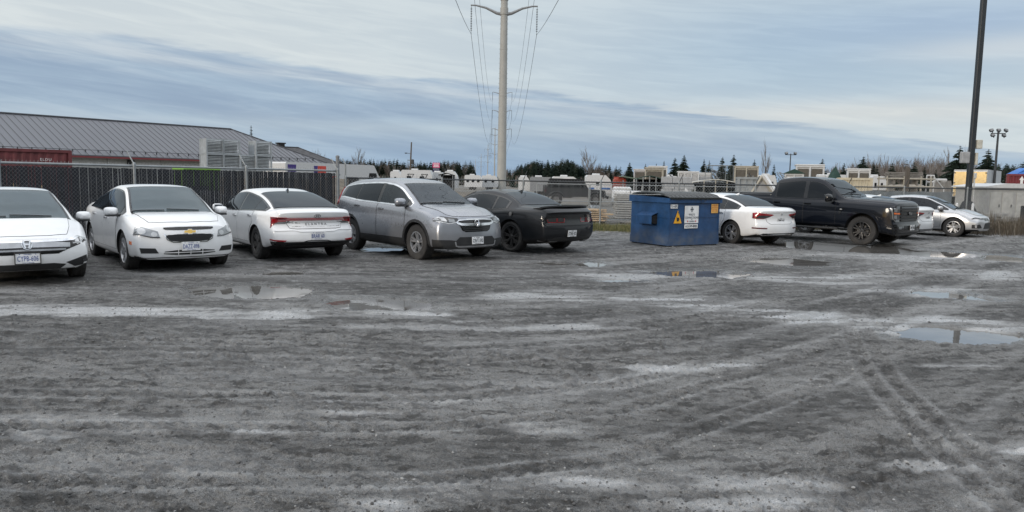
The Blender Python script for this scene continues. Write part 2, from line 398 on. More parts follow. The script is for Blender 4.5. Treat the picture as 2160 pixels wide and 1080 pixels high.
me.polygons.foreach_set('use_smooth', np.ones(len(me.polygons), dtype=bool))
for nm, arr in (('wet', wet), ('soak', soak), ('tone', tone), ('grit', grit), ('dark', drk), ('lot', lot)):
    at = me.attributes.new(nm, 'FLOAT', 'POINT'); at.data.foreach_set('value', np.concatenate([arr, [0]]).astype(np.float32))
gm = bpy.data.materials.new('ground'); gm.use_nodes = True; gm.node_tree.nodes.clear(); n = NT(gm.node_tree)
o_ = n.node('ShaderNodeOutputMaterial'); b = n.node('ShaderNodeBsdfPrincipled'); n.l.new(b.outputs[0], o_.inputs[0])
tc = n.node('ShaderNodeTexCoord').outputs['Object']
sk_ = n.attr('soak'); wa, da, la = n.attr('wet'), n.attr('dark'), n.attr('lot')
g1 = n.noise(tc, 55, 4, .7); g2 = n.noise(tc, 9, 5, .65); g3 = n.noise(tc, 1.3, 4, .6); g4 = n.noise(tc, 190, 2, .6)
basec = n.mix(n.sm(g2, .3, .72), (.126, .124, .121, 1), (.236, .234, .229, 1))
basec = n.mix(n.sm(g1, .42, .75), basec, (.29, .29, .288, 1))
basec = n.mix(n.m('MULTIPLY', n.sm(g4, .52, .38), .8), basec, (.030, .029, .028, 1))  # dark specks: dark bits of gravel plus crevice shade put into the colour
basec = n.mix(n.m('MULTIPLY', da, .58), basec, (.066, .065, .064, 1))
tn = n.mix(n.sm(n.attr('tone'), .12, .88), (.58, .58, .58, 1), (1.5, 1.5, 1.49, 1))
basec = n.mix(1.0, basec, tn, 'MULTIPLY')
basec = n.mix(n.m('MULTIPLY', n.sm(n.attr('grit'), .47, .34), .72), basec, (.042, .041, .040, 1))
basec = n.mix(n.m('MULTIPLY', n.sm(n.attr('grit'), .56, .70), .5), basec, (.31, .312, .312, 1))
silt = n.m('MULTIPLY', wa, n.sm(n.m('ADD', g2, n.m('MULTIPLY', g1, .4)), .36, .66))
silt_sheen_c = n.mix(n.m('MULTIPLY', silt, .92), basec, (.52, .525, .53, 1))  # pale silt, with the sheen of the wet bands also painted into the colour
silt_sheen_c = n.mix(n.m('MULTIPLY', n.sm(g4, .52, .38), n.m('MULTIPLY', silt, .55)), silt_sheen_c, (.09, .088, .085, 1))
silt_sheen_c = n.mix(n.m('MULTIPLY', n.m('MULTIPLY', n.m('SUBTRACT', sk_, wa, clamp=True), .5), 1.0), silt_sheen_c, (.045, .043, .041, 1))
# beyond the fence: worn gravel and dry grass
fieldc = n.mix(n.sm(g3, .38, .62), (.15, .125, .09, 1), (.16, .155, .145, 1))
fieldc = n.mix(n.sm(n.noise(tc, .12, 3), .45, .6), fieldc, (.17, .165, .155, 1))
fieldc = n.mix(n.m('MULTIPLY', n.sm(g2, .5, .7), .5), fieldc, (.075, .075, .045, 1))
cc = n.mix(la, fieldc, silt_sheen_c)
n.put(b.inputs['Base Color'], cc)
rgh = n.m('SUBTRACT', .74, n.m('MULTIPLY', n.sm(n.m('ADD', sk_, n.m('MULTIPLY', n.m('SUBTRACT', g2, .5), .9)), .30, .95), .60))
n.put(b.inputs['Roughness'], n.mix(la, .9, rgh))
b.inputs['Specular IOR Level'].default_value = .5
hh = n.m('ADD', n.m('MULTIPLY', g1, 1.0), n.m('ADD', n.m('MULTIPLY', g2, 1.2), n.m('MULTIPLY', g4, .35)))
n.put(b.inputs['Normal'], n.bump(hh, n.m('SUBTRACT', 1.0, n.m('MULTIPLY', sk_, .5)), .045))
me.materials.append(gm)
ground = bpy.data.objects.new('ground', me); COL.objects.link(ground); tag(ground, 'wet grey gravel and mud yard with tyre tracks', None, None, 'structure')

wm = bpy.data.materials.new('puddle_water'); wm.use_nodes = True; n = NT(wm.node_tree); b = wm.node_tree.nodes['Principled BSDF']
tc = n.node('ShaderNodeTexCoord').outputs['Object']
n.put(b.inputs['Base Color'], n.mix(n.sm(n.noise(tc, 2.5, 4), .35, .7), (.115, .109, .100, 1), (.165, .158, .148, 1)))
b.inputs['Roughness'].default_value = .025; b.inputs['IOR'].default_value = 1.9
n.put(b.inputs['Normal'], n.bump(n.noise(tc, 5, 2), .05, .01))
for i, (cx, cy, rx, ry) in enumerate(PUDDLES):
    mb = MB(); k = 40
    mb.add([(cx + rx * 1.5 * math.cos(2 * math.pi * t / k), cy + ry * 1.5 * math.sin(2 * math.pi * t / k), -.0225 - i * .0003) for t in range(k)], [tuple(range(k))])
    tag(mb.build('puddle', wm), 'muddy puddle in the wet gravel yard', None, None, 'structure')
# ------------------------------------------------------------------ cars
def pch(keys, x):
    """monotone cubic through (x, y) keys"""
    k = sorted(keys); xs = np.array([a for a, _ in k], float); ys = np.array([b_ for _, b_ in k], float)
    x = np.clip(np.asarray(x, float), xs[0], xs[-1])
    if len(xs) == 1: return np.full_like(x, ys[0])
    h = np.diff(xs); d = np.diff(ys) / h; m = np.zeros_like(ys)
    m[0], m[-1] = d[0], d[-1]
    for i in range(1, len(xs) - 1):
        if d[i - 1] * d[i] > 0:
            w1 = 2 * h[i] + h[i - 1]; w2 = h[i] + 2 * h[i - 1]; m[i] = (w1 + w2) / (w1 / d[i - 1] + w2 / d[i])
    i = np.clip(np.searchsorted(xs, x, side='right') - 1, 0, len(h) - 1)
    t = (x - xs[i]) / h[i]; t2 = t * t; t3 = t2 * t
    return (2 * t3 - 3 * t2 + 1) * ys[i] + (t3 - 2 * t2 + t) * h[i] * m[i] + (-2 * t3 + 3 * t2) * ys[i + 1] + (t3 - t2) * h[i] * m[i + 1]

M_DARK = mat('underbody', (.012, .012, .013), .9)
M_PLASTIC = mat('black_plastic', (.013, .014, .016), .5, dirt=.35, dirt_col=(.06, .058, .055))
M_GLOSS = mat('gloss_black', (.005, .005, .006), .15, coat=.3)
def glass(name, tint):
    """window glass: tinted see-through sheet with a sharp reflection"""
    m = bpy.data.materials.new(name); m.use_nodes = True; m.node_tree.nodes.clear(); n = NT(m.node_tree)
    o = n.node('ShaderNodeOutputMaterial'); t = n.node('ShaderNodeBsdfTransparent'); g = n.node('ShaderNodeBsdfGlossy'); x = n.node('ShaderNodeMixShader'); f = n.node('ShaderNodeFresnel')
    tc = n.node('ShaderNodeTexCoord').outputs['Object']; du = n.sm(n.noise(tc, 2.2, 4), .3, .8)
    n.put(t.inputs[0], n.mix(n.m('MULTIPLY', du, .25), (*tint, 1), tuple(c * .8 + .01 for c in tint) + (1,))); n.put(g.inputs['Color'], (.70, .75, .80)); g.inputs['Roughness'].default_value = .015; f.inputs[0].default_value = 1.52
    n.l.new(f.outputs[0], x.inputs[0]); n.l.new(t.outputs[0], x.inputs[1]); n.l.new(g.outputs[0], x.inputs[2]); n.l.new(x.outputs[0], o.inputs[0])
    return m
M_GLASS = glass('tinted_glass', (.10, .105, .11)); M_WSGLASS = glass('windscreen_glass', (.46, .50, .50)); M_CLEAR = glass('side_glass', (.34, .37, .37)); M_PRIV = glass('privacy_glass', (.035, .038, .042))
M_SEAT = mat('seat_cloth', (.035, .036, .04), .9); M_DASH = mat('dashboard', (.022, .023, .025), .7)
M_RUBBER = mat('tyre_rubber', (.018, .018, .019), .8, dirt=.5, dirt_h=.9, dirt_col=(.070, .066, .062))
M_ALLOY = mat('alloy', (.55, .56, .58), .3, metal=.85, dirt=.35)
M_BLACKRIM = mat('black_alloy', (.014, .015, .017), .35, coat=.3, dirt=.3)
M_CHROME = mat('chrome', (.75, .76, .78), .12, metal=1.0)
M_LAMPCLEAR = mat('lamp_clear', (.30, .31, .32), .12, metal=.55, coat=1.0)
M_LAMPDARK = mat('lamp_housing', (.035, .036, .04), .12, coat=1.0)
M_LED = mat('lamp_reflector', (.52, .53, .54), .22, metal=.5, coat=1.0)
M_RED = mat('tail_lens', (.30, .008, .014), .12, coat=1.0)
M_DRED = mat('dark_tail_lens', (.10, .006, .010), .15, coat=.8)
M_AMBER = mat('amber_lens', (.75, .16, .02), .2, coat=1.0)
M_SEAM = mat('seal', (.03, .03, .032), .8)
M_PLATE = mat('plate', (.74, .75, .76), .45)
M_PLATEBLUE = mat('plate_blue', (.03, .06, .26), .5)
M_GOLD = mat('gold_badge', (.62, .42, .12), .3, metal=.7)
M_STEEL = mat('brake_steel', (.18, .18, .18), .45, metal=.8)
M_MESH = mat('grille_mesh', (.014, .015, .016), .5)

def section(s, x):
    g = lambda k: float(pch(s[k], x))
    W_, zb, zs, ins, wt, dt, zc = g('W'), g('zb'), g('zs'), g('ws'), g('wt'), g('dt'), g('zc')
    zs = min(zs, zc - dt - .012); wt = min(wt, W_ - ins - .02)
    gh = max(0, zc - dt - zs)
    return [(0, zb), (W_ - .16, zb), (W_ - s.get('tuck', .05), zb + .05), (W_ - .012, zb + .2 * (zs - zb)), (W_, zb + .58 * (zs - zb)), (W_ - .3 * ins - .004, zs - .085 * min(1, (zs - zb) * 2)),
            (W_ - ins, zs), ((W_ - ins + wt) / 2 + .035 * gh, (zs + zc - dt) / 2), (wt, zc - dt), (wt * .84, zc - dt * .36), (wt * .46, zc - dt * .07), (0, zc)]
def crom(p0, p1, p2, p3, t):
    return [.5 * ((2 * b_) + (-a + c_) * t + (2 * a - 5 * b_ + 4 * c_ - d_) * t * t + (-a + 3 * b_ - 3 * c_ + d_) * t ** 3) for a, b_, c_, d_ in zip(p0, p1, p2, p3)]
NB = 9; NS = 4
def half_ring(s, x):
    P = section(s, x)
    o = [(P[1][0] * j / NB, P[0][1]) for j in range(NB)]
    Q = [(2 * P[1][0] - P[2][0] - .05, P[1][1])] + P[1:] + [(-P[10][0], P[10][1])]
    for i in range(1, 8):
        for k in range(NS): o.append(tuple(crom(Q[i - 1], Q[i], Q[i + 1], Q[i + 2], k / NS)))
    for k in range(NB + 1):
        u = 8 + 3 * k / NB; i = min(int(u), 10); o.append(tuple(crom(Q[i - 1], Q[i], Q[i + 1], Q[i + 2], u - i)))
    return o

class Car: pass
def car_body(s, root, paint):
    xr, xf = s['xr'], s['xf']
    xs = sorted(set([round(x, 4) for x in np.linspace(xr + .07, xf - .07, s.get('n', 96))] + [xr, xr + .006, xr + .018, xr + .04, xf - .04, xf - .018, xf - .006, xf]))
    m = 7 * NS; verts = []; rings = []
    for x in xs:
        e = min(x - xr, xf - x); k = 1 - .022 * max(0, 1 - e / .04) ** 2.2
        h = half_ring(s, x); zmid = .5 * (h[0][1] + h[-1][1])
        h = [(y * k, zmid + (z - zmid) * k) for y, z in h]
        rings.append(h)
    N = len(rings[0]); RS = 2 * N - 2
    for x, h in zip(xs, rings):
        verts += [[x, y, z] for y, z in h] + [[x, -y, z] for y, z in h[-2:0:-1]]
    faces = []
    for i in range(len(xs) - 1):
        for k in range(RS): k2 = (k + 1) % RS; faces.append((i * RS + k, i * RS + k2, i * RS + RS + k2, i * RS + RS + k))
    for end, base in ((0, 0), (1, (len(xs) - 1) * RS)):
        neg = lambda k: base + ((RS - k) if 0 < k < N - 1 else k)
        gr = {}
        for r in range(m + 1):
            for c_ in range(-NB, NB + 1):
                if r == 0: gr[r, c_] = base + c_ if c_ >= 0 else neg(-c_)
                elif r == m: k = NB + m + NB - abs(c_); gr[r, c_] = base + k if c_ >= 0 else neg(k)
                elif c_ == NB: gr[r, c_] = base + NB + r
                elif c_ == -NB: gr[r, c_] = neg(NB + r)
        V = lambda r, c_: np.array(verts[gr[r, c_]])
        for r in range(1, m):
            for c_ in range(-NB + 1, NB):
                u = (c_ + NB) / (2 * NB); t = r / m
                p = (1 - u) * V(r, -NB) + u * V(r, NB) + (1 - t) * V(0, c_) + t * V(m, c_) - ((1 - u) * (1 - t) * V(0, -NB) + u * (1 - t) * V(0, NB) + (1 - u) * t * V(m, -NB) + u * t * V(m, NB))
                gr[r, c_] = len(verts); verts.append([verts[base][0], p[1], p[2]])
        for r in range(m):
            for c_ in range(-NB, NB):
                f = (gr[r, c_], gr[r, c_ + 1], gr[r + 1, c_ + 1], gr[r + 1, c_])
                faces.append(f if end else f[::-1])
    v = np.array(verts)
    wn = s['W0']
    for sg, xe, x0, cf, pf in ((1, xf, s['xf0'], s['cf'], s['pf']), (-1, xr, s['xr0'], s['cr'], s['pr'])):
        t = np.clip((v[:, 0] - x0) / (xe - x0), 0, 1); t = t ** 1.6
        v[:, 0] -= sg * t * (cf * np.abs(v[:, 1] / wn) ** s.get('ce', 2.6) + pch(pf, v[:, 2]))
    me = bpy.data.meshes.new('body'); me.from_pydata(v.tolist(), [], faces)
    bm = bmesh.new(); bm.from_mesh(me); bmesh.ops.recalc_face_normals(bm, faces=bm.faces); bm.to_mesh(me); bm.free()
    me.materials.append(paint); me.materials.append(M_DARK)
    ob = bpy.data.objects.new('body', me); COL.objects.link(ob)
    cut = MB()
    for ax in (s['a'], -s['a']):
        for sg in (1, -1):
            Mx = Matrix.Translation((ax, sg * (wn - .34), s['rw'] + s.get('arch_dz', .0))) @ Matrix.Rotation(-sg * math.pi / 2, 4, 'X')
            cut.lathe([(0, 0), (s['ra'], 0), (s['ra'], .8), (0, .8)], 40, 0, Mx)
            # open the bottom of the well
            cut.box((ax, sg * (wn - .34 + .38), s['rw'] - .3), (s['ra'] * 1.98, .76, .6))
    co_ = cut.build('wheel_well_cutter', [M_DARK], fix=True)
    bm = bmesh.new(); bm.from_mesh(co_.data); bmesh.ops.remove_doubles(bm, verts=bm.verts, dist=1e-5); bmesh.ops.recalc_face_normals(bm, faces=bm.faces); bm.to_mesh(co_.data); bm.free()
    md = ob.modifiers.new('b', 'BOOLEAN'); md.object = co_; md.operation = 'DIFFERENCE'; md.solver = 'EXACT'; md.use_self = True; md.material_mode = 'TRANSFER'
    bpy.context.view_layer.update()
    me2 = bpy.data.meshes.new_from_object(ob.evaluated_get(bpy.context.evaluated_depsgraph_get()))
    bpy.data.objects.remove(co_); ob.modifiers.clear(); ob.data = me2; me2.name = 'body'
    if me2.materials.find('underbody') < 0: me2.materials.append(M_DARK)
    di = me2.materials.find('underbody')
    for p in me2.polygons:
        if p.normal.z < -.75 and p.center.z < .5: p.material_index = di
    me2.polygons.foreach_set('use_smooth', [True] * len(me2.polygons)); me2.set_sharp_from_angle(angle=R(38))
    ob.parent = root
    c_ = Car(); c_.s = s; c_.cuts = []; c_.root = root; c_.body = ob; c_.paint = paint
    c_.bvh = BVHTree.FromPolygons([vv.co for vv in me2.vertices], [tuple(p.vertices) for p in me2.polygons])
    return c_

def chaikin(poly, it):
    for _ in range(it):
        q_ = []
        for i in range(len(poly)):
            a, b_ = poly[i], poly[(i + 1) % len(poly)]
            q_ += [(a[0] * .75 + b_[0] * .25, a[1] * .75 + b_[1] * .25), (a[0] * .25 + b_[0] * .75, a[1] * .25 + b_[1] * .75)]
        poly = q_
    return poly
def densify(poly, res):
    o = []
    for i in range(len(poly)):
        a, b_ = poly[i], poly[(i + 1) % len(poly)]; L = math.hypot(b_[0] - a[0], b_[1] - a[1]); k = max(1, int(math.ceil(L / res)))
        for j in range(k): o.append((a[0] + (b_[0] - a[0]) * j / k, a[1] + (b_[1] - a[1]) * j / k))
    return o
def shoot(c, view, a, b_):
    if view in ('left', 'right'): sg = 1 if view == 'left' else -1; o_, d_ = Vector((a, sg * 3, b_)), Vector((0, -sg, 0))
    elif view == 'front': o_, d_ = Vector((6, a, b_)), Vector((-1, 0, 0))
    elif view == 'rear': o_, d_ = Vector((-6, a, b_)), Vector((1, 0, 0))
    else: o_, d_ = Vector((a, b_, 5)), Vector((0, 0, -1))
    h = c.bvh.ray_cast(o_, d_)
    if view in ('front', 'rear'):              # wrap round the corner a little, never back to the wheel well
        e = c.s['xf'] - c.s.get('wrap', .34) if view == 'front' else c.s['xr'] + c.s.get('wrap', .30)
        sx = 1 if view == 'front' else -1
        if h[0] is None or (h[0].x - e) * sx < 0: h = c.bvh.find_nearest(Vector((e, math.copysign(c.s['W0'], a), b_)))
        return h[0], (h[1] if h[1].dot(Vector((sx * .3, a, 0))) > 0 or abs(a) < .3 else -h[1])
    if h[0] is None or h[1].dot(d_) > -.03:
        h = c.bvh.find_nearest(h[0] if h[0] is not None else o_ + d_ * 2.1)
    nr = h[1]
    if nr.dot(d_) > 0: nr = -nr
    return h[0], nr
def outset(poly, d):
    """grow a polygon outward by d"""
    n_ = len(poly); ar = sum(poly[i][0] * poly[(i + 1) % n_][1] - poly[(i + 1) % n_][0] * poly[i][1] for i in range(n_)); sg = 1 if ar > 0 else -1
    o = []
    for i in range(n_):
        p0, p1, p2 = Vector(poly[i - 1]), Vector(poly[i]), Vector(poly[(i + 1) % n_])
        e1, e2 = (p1 - p0), (p2 - p1)
        if e1.length < 1e-6 or e2.length < 1e-6: o.append(tuple(p1)); continue
        e1.normalize(); e2.normalize(); n1, n2 = Vector((e1.y, -e1.x)) * sg, Vector((e2.y, -e2.x)) * sg
        b_ = n1 + n2
        if b_.length < 1e-4: o.append(tuple(p1)); continue
        b_.normalize(); o.append(tuple(p1 + b_ * d / max(.35, b_.dot(n1))))
    return o
def patch(c, name, view, poly, m_, off=.004, res=.045, parent=None, skirt=.014, sm=0, flip=False):
    """a panel of the car's skin: an outline laid on the body and raised by off, with edges turned in"""
    if sm: poly = chaikin(poly, sm)
    if flip: poly = [(-a, b_) for a, b_ in poly][::-1]
    poly = densify(poly, res)
    n_ = len(poly); xs = [p[0] for p in poly]; ys = [p[1] for p in poly]
    gx = np.arange(min(xs) + res * .5, max(xs), res); gy = np.arange(min(ys) + res * .5, max(ys), res)
    ins = []
    if len(gx) and len(gy):
        GX, GY = [q_.ravel() for q_ in np.meshgrid(gx, gy)]; PX, PY = np.array(xs), np.array(ys); QX, QY = np.roll(PX, 1), np.roll(PY, 1)
        cr = (PY[None] > GY[:, None]) != (QY[None] > GY[:, None])
        dy_ = np.where(QY == PY, 1e-12, QY - PY)
        cr &= GX[:, None] < (QX - PX)[None] * (GY[:, None] - PY[None]) / dy_[None] + PX[None]
        ok = (cr.sum(1) % 2 == 1) & (((GX[:, None] - PX) ** 2 + (GY[:, None] - PY) ** 2).min(1) > (res * .45) ** 2)
        ins = list(zip(GX[ok].tolist(), GY[ok].tolist()))
    vs, ed, fs, *_ = geometry.delaunay_2d_cdt([Vector(p) for p in poly + ins], [(i, (i + 1) % n_) for i in range(n_)], [], 1, 1e-5)
    P3 = []; NRM = []
    for p in vs:
        h, nr = shoot(c, view, p[0], p[1]); P3.append(h + nr * off); NRM.append(nr)
    out_ = []; cnt = {}
    for f in fs:
        f = list(f); a, b_, d_ = P3[f[0]], P3[f[1]], P3[f[2]]
        if (b_ - a).cross(d_ - a).dot(NRM[f[0]] + NRM[f[1]] + NRM[f[2]]) < 0: f = f[::-1]
        out_.append(tuple(f))
        for i in range(len(f)): e = (f[i], f[(i + 1) % len(f)]); cnt[e] = cnt.get(e, 0) + 1
    mb = MB(); V_ = list(P3); mp = {}
    for (i, j) in list(cnt):
        if (j, i) in cnt: continue
        for k in (i, j):
            if k not in mp: mp[k] = len(V_); V_.append(P3[k] - NRM[k] * skirt)
        out_.append((j, i, mp[i], mp[j]))
    mb.add(V_, out_)
    return mb.build(name, m_, parent or c.root, smooth=40)
def pair(c, name, view, poly, m_, **k):
    r = [patch(c, name, view, poly, m_, **k), patch(c, name, view, poly, m_, flip=True, **k)] if view in ('front', 'rear', 'top') else [patch(c, name, 'left', poly, m_, **k), patch(c, name, 'right', poly, m_, **k)]
    return r
def panel(c, name, view, poly, m_=None, sm=0, gap=.006, off=.0062, parent=None, **k):
    """a shut panel (door, bonnet) with the dark gap round it"""
    if sm: poly = chaikin(poly, sm)
    d = patch(c, name, view, poly, m_ or c.paint, off=off, parent=parent, **k)
    patch(c, 'seal', view, outset(poly, gap), M_SEAM, off=.003, parent=d, **k)
    return d
def clear_arch(s, poly, extra=.035):
    o = []
    for x, z in densify(poly, .04):
        for ax in (s['a'], -s['a']):
            r = s['ra'] + extra; cz = s['rw'] + s.get('arch_dz', 0); d = math.hypot(x - ax, z - cz)
            if d < r:
                k = r / max(d, 1e-3); x, z = ax + (x - ax) * k, cz + (z - cz) * k
        o.append((x, z))
    return o
def rail_z(s, x): return float(pch(s['zc'], x)) - float(pch(s['dt'], x))

def windows(c, wins, xa, xc, lo=.022, hi=.035, trim=None, mats=None):
    """side glass between x=xc (rear) and xa (front), cut by pillars; wins = [(x0, x1), ...]"""
    s = c.s
    def top(x): return max(rail_z(s, x) - hi, float(pch(s['zs'], x)) + lo + .004)
    def bot(x): return float(pch(s['zs'], x)) + lo
    outline = [(x, bot(x)) for x in np.linspace(xc, xa, 24)] + [(x, top(x)) for x in np.linspace(xa, xc, 40)]
    for view in ('left', 'right'):
        sr = ring(c, 'window_surround', view, outset(outline, .026 if trim else .014), outset(outline, -.006), trim or M_GLOSS, .004)
        ed_ = [xc] + [v_ for w_ in sorted(wins) for v_ in w_] + [xa]
        for i in range(0, len(ed_), 2):
            x0, x1 = ed_[i] - .008, ed_[i + 1] + .008
            if x1 - x0 < .02: continue
            q_ = [(x, bot(x) - .002) for x in np.linspace(x0, x1, 5)] + [(x, max(top(x) + .002, bot(x) + .004)) for x in np.linspace(x1, x0, 6)]
            patch(c, 'pillar_trim', view, q_, M_GLOSS, off=.0055, parent=sr)
    for i, (x0, x1) in enumerate(wins):
        poly = [(x, bot(x) + .006) for x in np.linspace(x0, x1, 12)] + [(x, max(top(x) - .008, bot(x) + .01)) for x in np.linspace(x1, x0, 20)]
        for view in ('left', 'right'): patch(c, 'side_window', view, poly, (mats or [M_GLASS] * 9)[i], off=.0085)
        c.cuts.append(('side', outset(poly, -.008)))
def ring(c, name, view, outer, inner, m_, off, skirt=.012, parent=None):
    """a flat frame between two outlines laid on the skin"""
    n_ = len(outer); vs = []; fs = []
    def pt(p, o_): h, nr = shoot(c, view, p[0], p[1]); return h + nr * o_
    for a, b_ in zip(outer, inner):
        md = ((a[0] + b_[0]) / 2, (a[1] + b_[1]) / 2); vs += [pt(a, -skirt), pt(a, off), pt(md, off), pt(b_, off), pt(b_, -skirt)]
    for i in range(n_):
        j = (i + 1) % n_
        for k in range(4): fs.append((i * 5 + k, j * 5 + k, j * 5 + k + 1, i * 5 + k + 1))
    mb = MB(); mb.add(vs, fs); return mb.build(name, m_, parent or c.root, smooth=40, fix=True)
def screen(c, name, x0, x1, m_, side=.055, bow=.06, frame=M_GLOSS, lead=1):
    """windscreen or rear glass seen from above between x0 (low edge) and x1 (high edge)"""
    s = c.s; lo, hi = [], []
    def poly(x0, x1, sd, n_=14):
        sg = 1 if x0 > x1 else -1; L = []
        for x in np.linspace(x0, x1, n_):
            L.append((x, float(pch(s['wt'], x)) - sd))
        o = []
        w0 = L[0][1]; w1 = L[-1][1]
        o += [(x0 + sg * bow * (1 - (y / w0) ** 2) , y) for y in np.linspace(-w0, w0, 15)]
        o += [(x, y) for x, y in L[1:-1]]
        o += [(x1 + sg * bow * .35 * (1 - (y / w1) ** 2), y) for y in np.linspace(w1, -w1, 13)]
        o += [(x, -y) for x, y in L[-2:0:-1]]
        return o
    d = .03 if x0 > x1 else -.03
    P_ = densify(poly(x0, x1, side), .06)
    c.cuts.append(('top', outset(P_, -.012), min(float(pch(s['zc'], x0)), float(pch(s['zc'], x1))) - .10))
    ring(c, name + '_frame', 'top', outset(P_, .026), outset(P_, -.008), frame, .004)
    return patch(c, name, 'top', P_, m_, off=.0085)
def cabin(c, xf, xr, floor=.62, wheel_x=.42, seats=((.12, .36), (.12, -.36)), bench=-.75, seat_z=-.30):
    """hollow the body under the glass, cut the window openings and furnish the inside"""
    s = c.s; mb = MB(); R_ = []
    for x in np.linspace(xr, xf, 40):
        P = section(s, x); zt = P[11][1] - .05
        pts = [(P[6][0] - .075, floor), (P[6][0] - .075, min(P[6][1], zt - .03)), (min(P[7][0] - .055, P[6][0] - .075), min(P[7][1], zt - .02)), (P[8][0] - .05, min(P[8][1] - .02, zt - .01)), (P[9][0] - .03, min(P[9][1] - .045, zt - .005)), (P[10][0], zt - .002), (0, zt)]
        R_.append([(x, y, z) for y, z in pts] + [(x, -y, z) for y, z in pts[-2::-1]])
    k = len(R_[0]); vs = [v_ for r_ in R_ for v_ in r_]; fs = []
    for i in range(len(R_) - 1):
        for j in range(k): j2 = (j + 1) % k; fs.append((i * k + j, i * k + j2, i * k + k + j2, i * k + k + j))
    fs += [tuple(range(k)), tuple(range((len(R_) - 1) * k, len(R_) * k))]
    mb.add(vs, fs); cut = [mb]
    sd = MB(); tp = []
    for q_ in c.cuts:
        if q_[0] == 'side':
            n_ = len(q_[1]); sd.add([(x, -1.3, z) for x, z in q_[1]] + [(x, 1.3, z) for x, z in q_[1]], [tuple(range(n_)), tuple(range(2 * n_ - 1, n_ - 1, -1))] + [(i, n_ + i, n_ + (i + 1) % n_, (i + 1) % n_) for i in range(n_)])
        else: t_ = MB(); t_.prism(q_[1], q_[2], 2.6); tp.append(t_)
    for m_ in cut + ([sd] if sd.v else []) + tp:
        co_ = m_.build('cabin_cutter', [M_DARK], fix=True)
        md = c.body.modifiers.new('b', 'BOOLEAN'); md.object = co_; md.operation = 'DIFFERENCE'; md.solver = 'EXACT'; md.material_mode = 'TRANSFER'
        bpy.context.view_layer.update(); old = c.body.data
        new = bpy.data.meshes.new_from_object(c.body.evaluated_get(bpy.context.evaluated_depsgraph_get())); c.body.modifiers.clear()
        if len(new.polygons) > len(old.polygons) * .5: c.body.data = new; new.name = 'body'
        else: print('cut failed', c.root['label'], len(new.polygons))
        bpy.data.objects.remove(co_)
    me = c.body.data; me.polygons.foreach_set('use_smooth', [True] * len(me.polygons)); me.set_sharp_from_angle(angle=R(38))
    for x, y in seats:
        mb = MB(); mb.bbox((x, y, floor + .12 + seat_z), (.5, .5, .2), .06); mb.bbox((0, 0, .30), (.14, .48, .56), .06, 0, Matrix.Translation((x - .26, y, floor + .16 + seat_z)) @ Matrix.Rotation(-.25, 4, 'Y')); st = mb.build('seat', [M_SEAT], c.root, smooth=50)
        mb = MB(); mb.bbox((x - .41, y, floor + .80 + seat_z), (.10, .26, .18), .04); mb.build('headrest', [M_SEAT], st, smooth=50)
    if bench is not None:
        mb = MB(); mb.bbox((bench, 0, floor + .10 + seat_z), (.5, 1.2, .2), .06); mb.bbox((bench - .3, 0, floor + .36 + seat_z), (.16, 1.2, .5), .06)
        for y in (-.38, .38): mb.bbox((bench - .34, y, floor + .66 + seat_z), (.10, .26, .14), .04)
        mb.build('rear_seat', [M_SEAT], c.root, smooth=50)
    dx_ = wheel_x + .42; zt = float(pch(s['zs'], dx_)) - .02
    mb = MB(); mb.bbox((dx_ + .02, 0, zt - .12), (.5, 1.3, .22), .06); mb.build('dashboard', [M_DASH], c.root, smooth=50)
    mb = MB(); M_ = Matrix.Translation((wheel_x, .36, zt - .02)) @ Matrix.Rotation(-1.15, 4, 'Y')
    K = 24; mb.tube([M_ @ Vector((.185 * math.cos(2 * math.pi * k_ / K), .185 * math.sin(2 * math.pi * k_ / K), 0)) for k_ in range(K + 1)], .016, 6)
    mb.tube([M_ @ Vector((0, -.17, 0)), M_ @ Vector((0, .17, 0))], .018, 5); mb.tube([M_ @ Vector((0, 0, 0)), M_ @ Vector((-.02, 0, -.25))], .03, 6); mb.build('steering_wheel', [M_DASH], c.root, smooth=50)
    h, nr = shoot(c, 'top', s.get('mir_x', .52), 0); mb = MB(); mb.bbox((h.x - .02, 0, h.z - .12), (.03, .24, .07), .012); mb.tube([(h.x, 0, h.z - .03), (h.x - .02, 0, h.z - .12)], .012, 5); mb.build('inside_mirror', [M_DASH], c.root)
